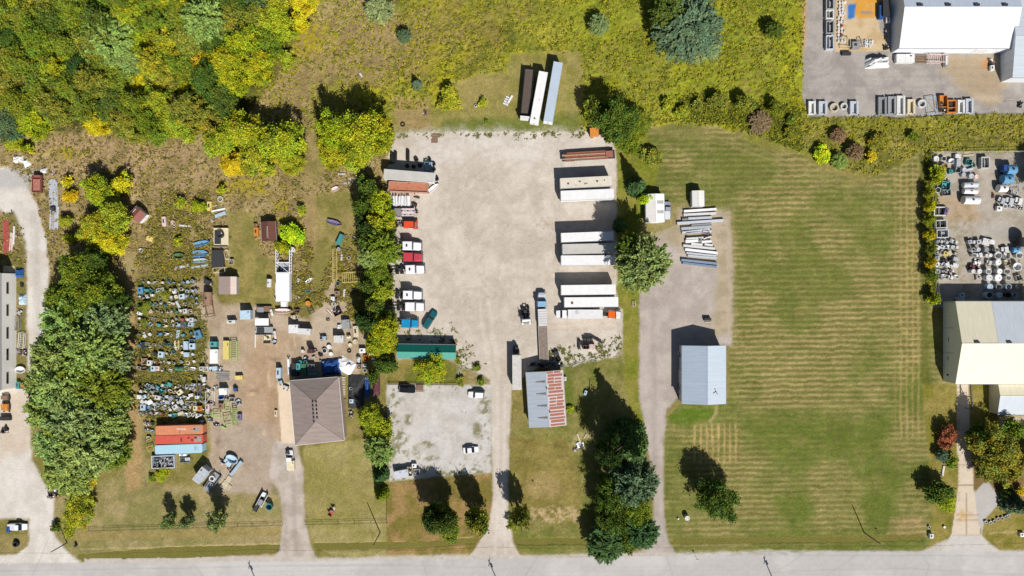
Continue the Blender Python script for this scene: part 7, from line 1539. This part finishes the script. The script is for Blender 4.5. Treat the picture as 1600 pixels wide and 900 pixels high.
# pallets and boxes at the lower left of the small car park
item('bin', 's', 622, 742, 12, 12, 10, 1.8, 'silver box, left one in the shade at the car park corner'); item('bin', 's', 633, 740, 10, 12, 8, 1.6, 'silver box, right one in the shade at the car park corner'); item('crate', 'c', 640, 737, 8, 14, 0, 1.2, 'cream crate right of the silver boxes'); item('box2', 'W', 647, 728, 7, 6, 0, 1.0, 'white box above the cream crate'); item('crate', 'w', 651, 738, 9, 9, 0, 1.0, 'off-white crate right of the cream one'); item('drum', 'W', 647, 741, 5, 5, 0, 1.0, 'white drum between the two crates'); item('pallet', 'n', 656, 607, 11, 11, 0, .5, 'brown pallet right of the black SUV')
# light poles laid out by the east drive
LP_ = [((1068, 330), (1120.5, 326.5), 4, 'W'), ((1067.5, 335.5), (1120, 333), 4, 'W'), ((1075, 341.5), (1113, 339.5), 4, 's'), ((1066, 343), (1075, 342.5), 3, 'g'), ((1057, 349), (1132, 344), 4.5, 's'), ((1080, 352), (1112, 349.5), 3, 'g'), ((1064, 357.5), (1113, 354), 5, 's'), ((1065, 363.5), (1110, 358), 3.5, 's'), ((1072, 364), (1100, 362), 3, 's'),
       ((1099, 361), (1113, 361.5), 4, 's'), ((1072, 373), (1102, 371), 3, 'W'), ((1099, 372.5), (1111, 368), 4, 'W'), ((1071, 377.5), (1091, 376), 5, 'W'), ((1096, 378), (1112, 377), 4, 'W'), ((1080, 381), (1098, 382.5), 4, 'W'), ((1101, 381.5), (1114, 383.5), 3.5, 'W'), ((1067, 383.5), (1118, 388.5), 4, 'W'), ((1070, 389.5), (1122, 395.5), 4.5, 'W'), ((1072, 395), (1120, 400), 3, 's'), ((1074, 399), (1121, 403.5), 3.5, 's'), ((1064, 406), (1121, 412), 4, 'q'), ((1066, 410.5), (1121, 417), 3.5, 'q')]
for i, (a, b2, w_, c) in enumerate(LP_):
    L = hypot(b2[0] - a[0], b2[1] - a[1]); item('beam', c, (a[0] + b2[0]) / 2, (a[1] + b2[1]) / 2, L, w_ * .92, math.degrees(atan2(a[1] - b2[1], b2[0] - a[0])), .75, '%s steel pole, %s from the top in the stack by the east drive' % (CN[c][1], ORD[i]), 'steel poles stacked by the east drive', 'steel_pole', 'steel pole')
item('crate', 'P', 1103, 363, 10, 5, -10, .9, 'pinkish crate on the steel poles'); item('beam', 'k', 1106, 369, 13, 2.5, 18, .9, 'dark short beam on the steel poles'); item('box2', 'g', 1094, 375, 6, 7, 0, .8, 'grey box between the steel poles'); item('tyre', 'k', 1074, 371, 5, 5, 0, .5, 'black coil at the left of the steel poles')
item('heap', 'w', 1060, 430, .1, .1, 0, .1, None) if 0 else None
# top right: forms along the south edge of the contractor yard
FM = [(1269, 168, 11, 20, 'w', 'form'), (1286, 168, 13, 20, 's', 'form'), (1304, 168, 14, 15, 'c', 'ring'), (1319, 166, 11, 12, 'w', 'ring'), (1335, 168, 13, 20, 's', 'form'), (1379, 165, 13, 27, 'g', 'form'), (1394, 164, 13, 27, 'g', 'form'), (1408, 164, 13, 29, 'w', 'form'), (1424, 166, 12, 22, 'c', 'form'), (1441, 162, 13, 25, 'W', 'ring'), (1457, 165, 15, 27, 'p', 'frame'), (1474, 158, 12, 18, 'o', 'crate'), (1487.5, 166, 14, 20, 'o', 'bin_open'), (1502, 166, 11, 20, 'w', 'form'), (1515, 165, 12, 22, 's', 'form')]
for i, (x, y, w_, l, c, k) in enumerate(FM):
    item(k, c, x, y, l, w_, 90 + (8 if i == 10 else 0), 1.0 if k != 'ring' else .8, '%s %s, %s from the left along the south edge of the contractor yard' % (CN[c][1], KW[k][0], ORD[i]), 'moulds along the south edge of the contractor yard')
item('heap', 'k', 1473, 170, 12, 9, 0, .8, 'dark scrap just below the orange crate in the mould row')
for i, y in enumerate((5, 22, 42, 66)): item('bin_open', ['g', 'w', 'g', 's'][i], 1297, y, 12, [18, 14, 20, 22][i], 0, 1.2, '%s mould, %s from the top along the tan slab' % (['grey', 'off-white', 'grey', 'silver'][i], ORD[i]), 'moulds beside the tan slab')
nb = 0
for j in range(13):
    for i in range(2 + (j % 3 == 0)):
        nb += 1; c_ = 'r' if j in (7, 10) and i == 1 else 'W'
        item('block', c_, 1311 + i * 4.4 + rng.uniform(-.8, .8) + (1.5 if j < 5 else 0), 4 + j * 5.0 + rng.uniform(-.8, .8), 3.6, 3.6, 0, .5, 'red holed block among the white ones on the tan slab edge' if c_ == 'r' else 'small white holed block on the left edge of the tan slab', 'holed blocks on the tan slab', 'holed_block', 'block')
for i in range(11): item('block', 'W', 1352 + (i % 4) * 3.6 + rng.uniform(-1, 1), 64 + (i // 4) * 4 + rng.uniform(-1, 1), 3.4, 3.4, 0, .5, 'small white holed block in the cluster at the foot of the tan slab', 'holed blocks at the foot of the tan slab', 'holed_block', 'block')
item('frame', 'c', 1322, 66, 14, 14, 0, 1.2, 'square frame standing on the tan slab'); item('box2', 'g', 1338, 70, 12, 10, 0, 1.4, 'grey cabinet on the tan slab right of the square frame'); item('box2', 'k', 1323, 83, 14, 5, 0, .8, 'dark box below the tan slab')
item('frame', 'g', 1348, 66, 6, 10, 10, 1.4, 'grey frame right of the grey cabinet on the tan slab')
item('tarp', 'W', 1377, 94, 38, 17, 4, 2.4, 'white wrapped boat shape beside the corner of the white hall', name='wrapped_boat', cat='boat')
item('bin', 'W', 1415, 91, 28, 13, 0, 1.4, 'white pallet stack against the white hall'); item('planks', 'n', 1441, 91, 20, 13, 0, 1.0, 'brown lumber stack against the white hall'); item('rack', 'P', 1466, 91, 30, 13, 0, 1.3, 'pinkish steel rack against the white hall'); item('beam', 'W', 1479, 94, 3, 15, 0, 1.4, 'white post at the end of the pinkish rack')
item('bin', 'k', 1385, 12, 10, 26, 0, 2.0, 'dark container in the shade left of the white hall'); item('box2', 'B', 1378, 18, 7, 20, 0, 1.4, 'deep blue cabinet in the shade left of the white hall'); item('box2', 'W', 1388, 31, 6, 8, 0, 1.0, 'white cabinet in the shade left of the white hall'); item('heap', 'k', 1386, 52, 5, 20, 0, .9, 'dark scrap along the white hall wall'); item('heap', 'k', 1386, 73, 8, 8, 0, .9, 'dark scrap at the corner of the white hall')
item('heap', 'n', 1551, 96, 9, 12, 0, .8, 'brown scrap in front of the annex'); item('box2', 'w', 1551, 106, 6, 8, 0, .9, 'off-white cabinet in front of the annex'); item('planks', 'P', 1577, 156, 12, 3, 10, .3, 'pinkish board on the yard below the annex'); item('heap', 'k', 1596, 163, 8, 10, 0, .8, 'dark and white scrap at the right edge below the annex')
# right hand tank yard
RY = [('drum', 'w', 1463, 248, 9, 9, 1.0, 'off-white drum, first along the top fence'), ('drum', 'W', 1475, 248, 8, 8, 1.0, 'white drum, second along the top fence'), ('tub', 'W', 1487, 252, 10, 9, .9, 'white bowl right of the two top fence drums'), ('tub', 'n', 1476, 259, 10, 9, 1.0, 'brown dark-centred tub below the top fence drums'),
      ('bin', 'W', 1497, 244, 8, 7, 1.2, 'white bin at the top fence'), ('bin', 's', 1498, 254, 6, 11, 1.6, 'silver tall bin below the white top fence bin'), ('crate', 'g', 1497, 265, 8, 9, 1.2, 'grey crate below the silver tall bin'), ('planks', 'c', 1515, 243, 20, 4, .5, 'cream boards along the top fence'), ('crate', 't', 1514, 253, 9, 9, .8, 'teal crate in the weeds by the top fence'),
      ('heap', 'G', 1522, 258, 8, 7, .5, 'green scrap right of the teal crate'), ('bin_open', 'w', 1540, 254, 13, 18, 1.4, 'off-white double basin near the top fence'), ('drum', 's', 1507, 265, 7, 7, 1.0, 'silver drum left of the silver trio'), ('drum', 's', 1506, 273, 7, 7, 1.0, 'silver drum lower left of the silver trio'), ('drum', 's', 1518, 275, 8, 8, 1.0, 'silver drum, middle above the horizontal tanks'), ('drum', 'P', 1526, 276, 7, 7, 1.0, 'pinkish drum above the horizontal tanks'),
      ('beam', 's', 1515, 265, 12, 4, .7, 'silver beam above the silver drums'), ('tank', 's', 1519, 288, 23, 9, 1.9, 'upper of three horizontal silver tanks'), ('tank', 'W', 1519, 298, 22, 9, 1.9, 'middle of three horizontal white tanks'), ('tank', 'W', 1520, 312, 25, 13, 2.2, 'lower and widest of three horizontal tanks'),
      ('crate', 't', 1478, 290, 13, 13, .9, 'teal wire crate, upper, beside the hedge'), ('crate', 'g', 1479, 301, 13, 9, .9, 'grey wire crate, lower, beside the hedge'), ('drum', 'w', 1466, 297, 10, 9, .9, 'off-white drum left of the wire crates'), ('heap', 'p', 1480, 283, 10, 6, .8, 'pale scrap above the wire crates'), ('box2', 't', 1486, 268, 6, 6, .8, 'small teal box below the brown tub'), ('heap', 'n', 1474, 270, 8, 6, .7, 'brown scrap under the bright hedge bush'),
      ('tank', 'b', 1587, 263, 15, 15, 3.6, 'upper big blue tank at the right edge'), ('tank', 'b', 1581, 278, 16, 14, 3.4, 'lower big blue tank at the right edge'), ('bin', 'B', 1574, 262, 10, 9, 2.4, 'deep blue box attached to the upper blue tank'), ('tank', 'W', 1572, 293, 14, 12, 2.8, 'white tank below the big blue ones'), ('frame', 's', 1590, 294, 20, 12, 1.8, 'silver frame right of the white tank'),
      ('heap', 'W', 1583, 300, 26, 8, 1.4, 'white machine parts below the white tank'), ('machine', 's', 1567, 313, 13, 12, 1.3, 'silver machine, left of the white parts cluster'), ('machine', 's', 1580, 314, 14, 14, 1.4, 'silver machine, middle of the white parts cluster'), ('machine', 'w', 1594, 314, 13, 14, 1.3, 'off-white machine, right of the white parts cluster'),
      ('box2', 'W', 1562, 326, 8, 7, 1.0, 'white cabinet at the lower left of the parts cluster'), ('tub', 'W', 1571, 322, 7, 8, .9, 'white tub below the silver machines'), ('tub', 'W', 1582, 323, 10, 6, .8, 'white round tub in the parts cluster'), ('heap', 'W', 1595, 324, 14, 6, .8, 'white scrap at the right edge below the parts cluster'),
      ('heap', 'o', 1554, 305, 5, 10, .8, 'orange and black hose pile left of the parts cluster'), ('bin_open', 'W', 1469, 330, 19, 14, 1.0, 'white loaded trailer with purple end at the hedge'), ('box2', 'v', 1479, 330, 5, 12, 1.2, 'purple box at the end of the white loaded trailer'), ('bin_open', 'w', 1471, 350, 18, 13, 1.3, 'off-white open bin, upper of the two by the hedge'), ('bin_open', 's', 1473, 365, 19, 13, 1.3, 'silver open bin, lower of the two by the hedge')]
for k, c, x, y, l, w_, h, lab in RY: item(k, c, x, y, l, w_, rng.uniform(-3, 3) if k in ('tank', 'bin_open', 'bin') else rng.uniform(-20, 20), h, lab)
G4 = 'mixed scrap beside the tank yard hedge'
for j, y in enumerate((378, 387, 396, 405, 415, 424, 432)):
    L = auto(1465, 1497, 7, ['wWgs', 'Wwsg', 'cwWy', 'skWs', 'WwWk', 'WWws', 'wsgW'][j], 60 + j)
    for i, a in enumerate(sorted(L, key=lambda a: a[2])): item(a[0], a[1], a[2], y + a[6] * .7, a[3], a[4], a[5], None, '%s %s, %s from the left in %s scrap row below the silver bin' % (CN[a[1]][1], KW[a[0]][0], ORD[i], ORD[j]), G4)
G5 = 'vats and drums stored in the tank yard'
VR = [(378, [(1516, 6, 's', 'box2'), (1522, 7, 'w', 'machine'), (1530, 7, 's', 'box2'), (1541, 11, 'w', 'bin'), (1551, 7, 'W', 'bin')]), (390, [(1521, 6, 'W', 'drum'), (1529, 7, 's', 'drum'), (1542, 8, 'g', 'drum'), (1551, 7, 'k', 'machine'), (1558, 7, 'W', 'tub'), (1572, 13, 'w', 'machine')]), (399, [(1523, 7, 'W', 'tub'), (1532, 11, 'W', 'machine'), (1542, 5, 'w', 'drum'), (1548, 6, 'W', 'drum'), (1560, 12, 'w', 'tub'), (1573, 10, 'w', 'crate'), (1593, 11, 'w', 'tub')]),
      (410, [(1529, 14, 'W', 'heap'), (1547, 9, 'w', 'machine'), (1560, 10, 'W', 'drum'), (1574, 10, 'c', 'crate')]), (417, [(1590, 14, 'W', 'tub'), (1521, 9, 'm', 'machine'), (1528, 7, 'r', 'heap')]), (424, [(1521, 7, 'w', 'drum'), (1531, 8, 'W', 'drum'), (1545, 9, 'W', 'tub'), (1562, 9, 'W', 'drum'), (1574, 10, 'w', 'tub')]),
      (434, [(1529, 8, 'w', 'heap'), (1546, 11, 'W', 'drum'), (1560, 12, 'W', 'drum'), (1576, 9, 'w', 'tub'), (1592, 9, 'w', 'crate')]), (448, [(1547, 10, 'p', 'drum'), (1561, 10, 'g', 'tub'), (1576, 10, 'p', 'drum'), (1591, 6, 'w', 'heap')]), (461, [(1546, 11, 'p', 'drum'), (1562, 9, 'p', 'drum'), (1576, 8, 'k', 'tub'), (1586, 8, 'p', 'tub'), (1504, 7, 'p', 'box2')]), (467, [(1499, 6, 's', 'drum'), (1505, 6, 's', 'drum')])]
for j, (y, L) in enumerate(VR):
    for i, (x, d, c, k) in enumerate(sorted(L)): item(k, c, x, y, d, d * .95, rng.uniform(-20, 20), {'drum': 1.6, 'tub': 1.5}.get(k), '%s %s, %s from the left in vat row %s of the tank yard' % (CN[c][1], KW[k][0], ORD[i], ORD[j]), G5)
item('tank', 'b', 1593, 390, 12, 9, 0, 2.4, 'blue tank right of the vat rows'); item('tank', 'k', 1603, 378, 14, 20, 90, 3, 'big dark tank cut by the right edge above the vats')
# far left strip
for a in [('tarp', 'W', 23, 248, 9, 12, 0, .9, 'white tarp heap by the far left track, left one'), ('tarp', 'W', 39, 254, 12, 11, 30, .9, 'white tarp heap by the far left track, right one'), ('tarp', 'w', 31, 248, 10, 12, 0, .6, 'off-white sheeting between the two white heaps'), ('heap', 'y', 37, 268, 9, 5, 0, .4, 'yellow scrap below the white heaps'),
          ('tarp', 'W', 66, 266, 11, 9, 0, .8, 'white heap above the scrap pipe rack'), ('heap', 'P', 82, 270, 12, 8, 0, .5, 'pinkish scrap above the pipe rack'), ('pipe', 's', 82, 305, 52, 14, 92, .6, 'silver pipe bundle, upper half of the rack'), ('pipe', 's', 83, 340, 40, 14, 88, .6, 'silver pipe bundle, lower half of the rack'), ('pipe', 'm', 80, 342, 34, 5, 90, .9, 'maroon pipes lying on the silver bundle'),
          ('machine', 'k', 81, 326, 9, 9, 0, 1.0, 'dark machine in the middle of the pipe rack'), ('heap', 'n', 82, 377, 10, 9, 0, .5, 'brown scrap at the foot of the pipe rack'), ('pipe', 'r', 7, 370, 56, 9, 91, .8, 'red steel pipes at the far left edge'), ('pipe', 'P', 17, 378, 30, 6, 85, .5, 'pinkish pipes right of the red ones'), ('pipe', 'W', 21, 368, 32, 3, 88, .5, 'white pipe right of the pinkish ones'), ('heap', 'n', 25, 366, 5, 12, 0, .5, 'brown scrap right of the white pipe'),
          ('tarp', 'B', 27, 426, 13, 14, 0, 1.2, 'deep blue tarp at the corner of the white factory hall'), ('tarp', 'c', 10, 421, 18, 14, 0, 1.0, 'cream sheeting at the end of the white factory hall'), ('tarp', 'p', 32, 468, 12, 17, 0, 1.0, 'pale blue tarp beside the factory hall'), ('heap', 'w', 29, 488, 9, 12, 0, .7, 'off-white scrap below the pale blue tarp'), ('heap', 'k', 33, 445, 6, 8, 0, .6, 'dark scrap above the pale blue tarp'),
          ('rack', 'w', 33, 532, 24, 9, 85, .8, 'off-white ladder frames beside the factory hall'), ('rack', 'g', 26, 506, 20, 8, 95, .7, 'grey ladder frames above the off-white ones'), ('heap', 'n', 28, 550, 10, 11, 0, .7, 'brown scrap below the ladder frames'), ('heap', 'k', 37, 551, 7, 14, 0, .8, 'dark scrap right of the brown heap below the ladders'),
          ('tub', 'W', 31, 578, 16, 11, 0, .9, 'white oval tub near the foot of the factory hall'), ('machine', 'o', 34, 603, 8, 11, 0, 1.2, 'orange machine at the foot of the factory hall'), ('box2', 't', 27, 602, 5, 11, 0, 1.2, 'teal cabinet left of the orange machine'), ('machine', 'n', 6, 622, 14, 10, 0, 1.2, 'brown machine below the factory hall'), ('machine', 'o', 6, 637, 14, 15, 0, 1.3, 'orange-yellow machine at the left edge'), ('box2', 'k', 7, 654, 16, 6, 0, 1.0, 'dark cabinet below the orange-yellow machine'), ('heap', 'k', 5, 673, 12, 11, 0, .9, 'dark wheels at the left edge below the dark cabinet'),
          ('heap', 'n', 82, 772, 22, 16, 0, 1.0, 'tan rubble mound beside the track under the willows'), ('tyre', 'w', 24, 850, 11, 10, 0, .7, 'large tyre planter on the grass by the far left track'), ('drum', 'k', 117, 853, 4, 4, 0, .8, 'small dark drum on the verge right of the leaning pole'), ('box2', 'B', 12, 828, 5, 8, 0, 1.2, 'deep blue cabinet left of the white pickup'),
          ('box2', 'w', 1456, 838, 6, 7, 0, 1.0, 'grey mailbox cluster at the end of the ditch'), ('drum', 'W', 1452, 824, 4, 4, 0, .5, 'small white drum on the verge, left'), ('drum', 'W', 1476, 824, 4, 4, 0, .5, 'small white drum on the verge, right'), ('box2', 'W', 1598, 836, 7, 6, 0, .8, 'white box at the right edge by the road'), ('beam', 'w', 1474, 736, 16, 3, 80, .3, 'pale stone edging left of the walk')]:
    k, c, x, y, l, w_, an, h, lab = a; item(k, c, x, y, l, w_, an, h, lab)
for i, (x, y) in enumerate([(1541, 816), (1548, 817), (1554, 815), (1560, 811), (1566, 810), (1572, 808), (1576, 806)]):
    item('tub', 'w', x, y, 5, 5, 0, .5, 'pale round boulder, %s from the left in the row beside the driveway mouth' % ORD[i], 'boulders beside the driveway mouth', 'boulder', 'boulder')
# rusty red truck bed by the far left track
c, L, rz = along((57, 274), (57, 300), 1.6); t = empty('rusty_truck', (c.x, c.y, 0), rz, 'rusty red dump body beside the far left track', 'dump body')
RB = M_(170, 104, 90, rough=.9, dirt=.4, scale=1.5)
b = MB(); b.box(0, 0, .9, L, 2.3, .2, RB); 
for s in (-1, 1): b.box(0, s * 1.15, .9, L, .12, .9, RB); b.box(s * L / 2, 0, .9, .12, 2.4, .9, RB)
b.build('dump_bed', t); b = MB(); b.box(.3, 0, 1.1, L * .7, 1.9, .5, M_(196, 130, 112, rough=.9, dirt=.4)); b.build('load', t)
b = MB(); b.box(L / 2 - .3, 0, .3, .7, 1.8, .7, BLACK); b.build('tailgate', t)
for s in (-1, 1): wheel(t, -1, s * 1.0, .45, .35); wheel(t, 1.2, s * 1.0, .45, .35)

for o in list(C.objects):
    if o.parent is None and o.type in ('MESH', 'EMPTY') and 'kind' not in o.keys(): o['kind'] = 'thing'
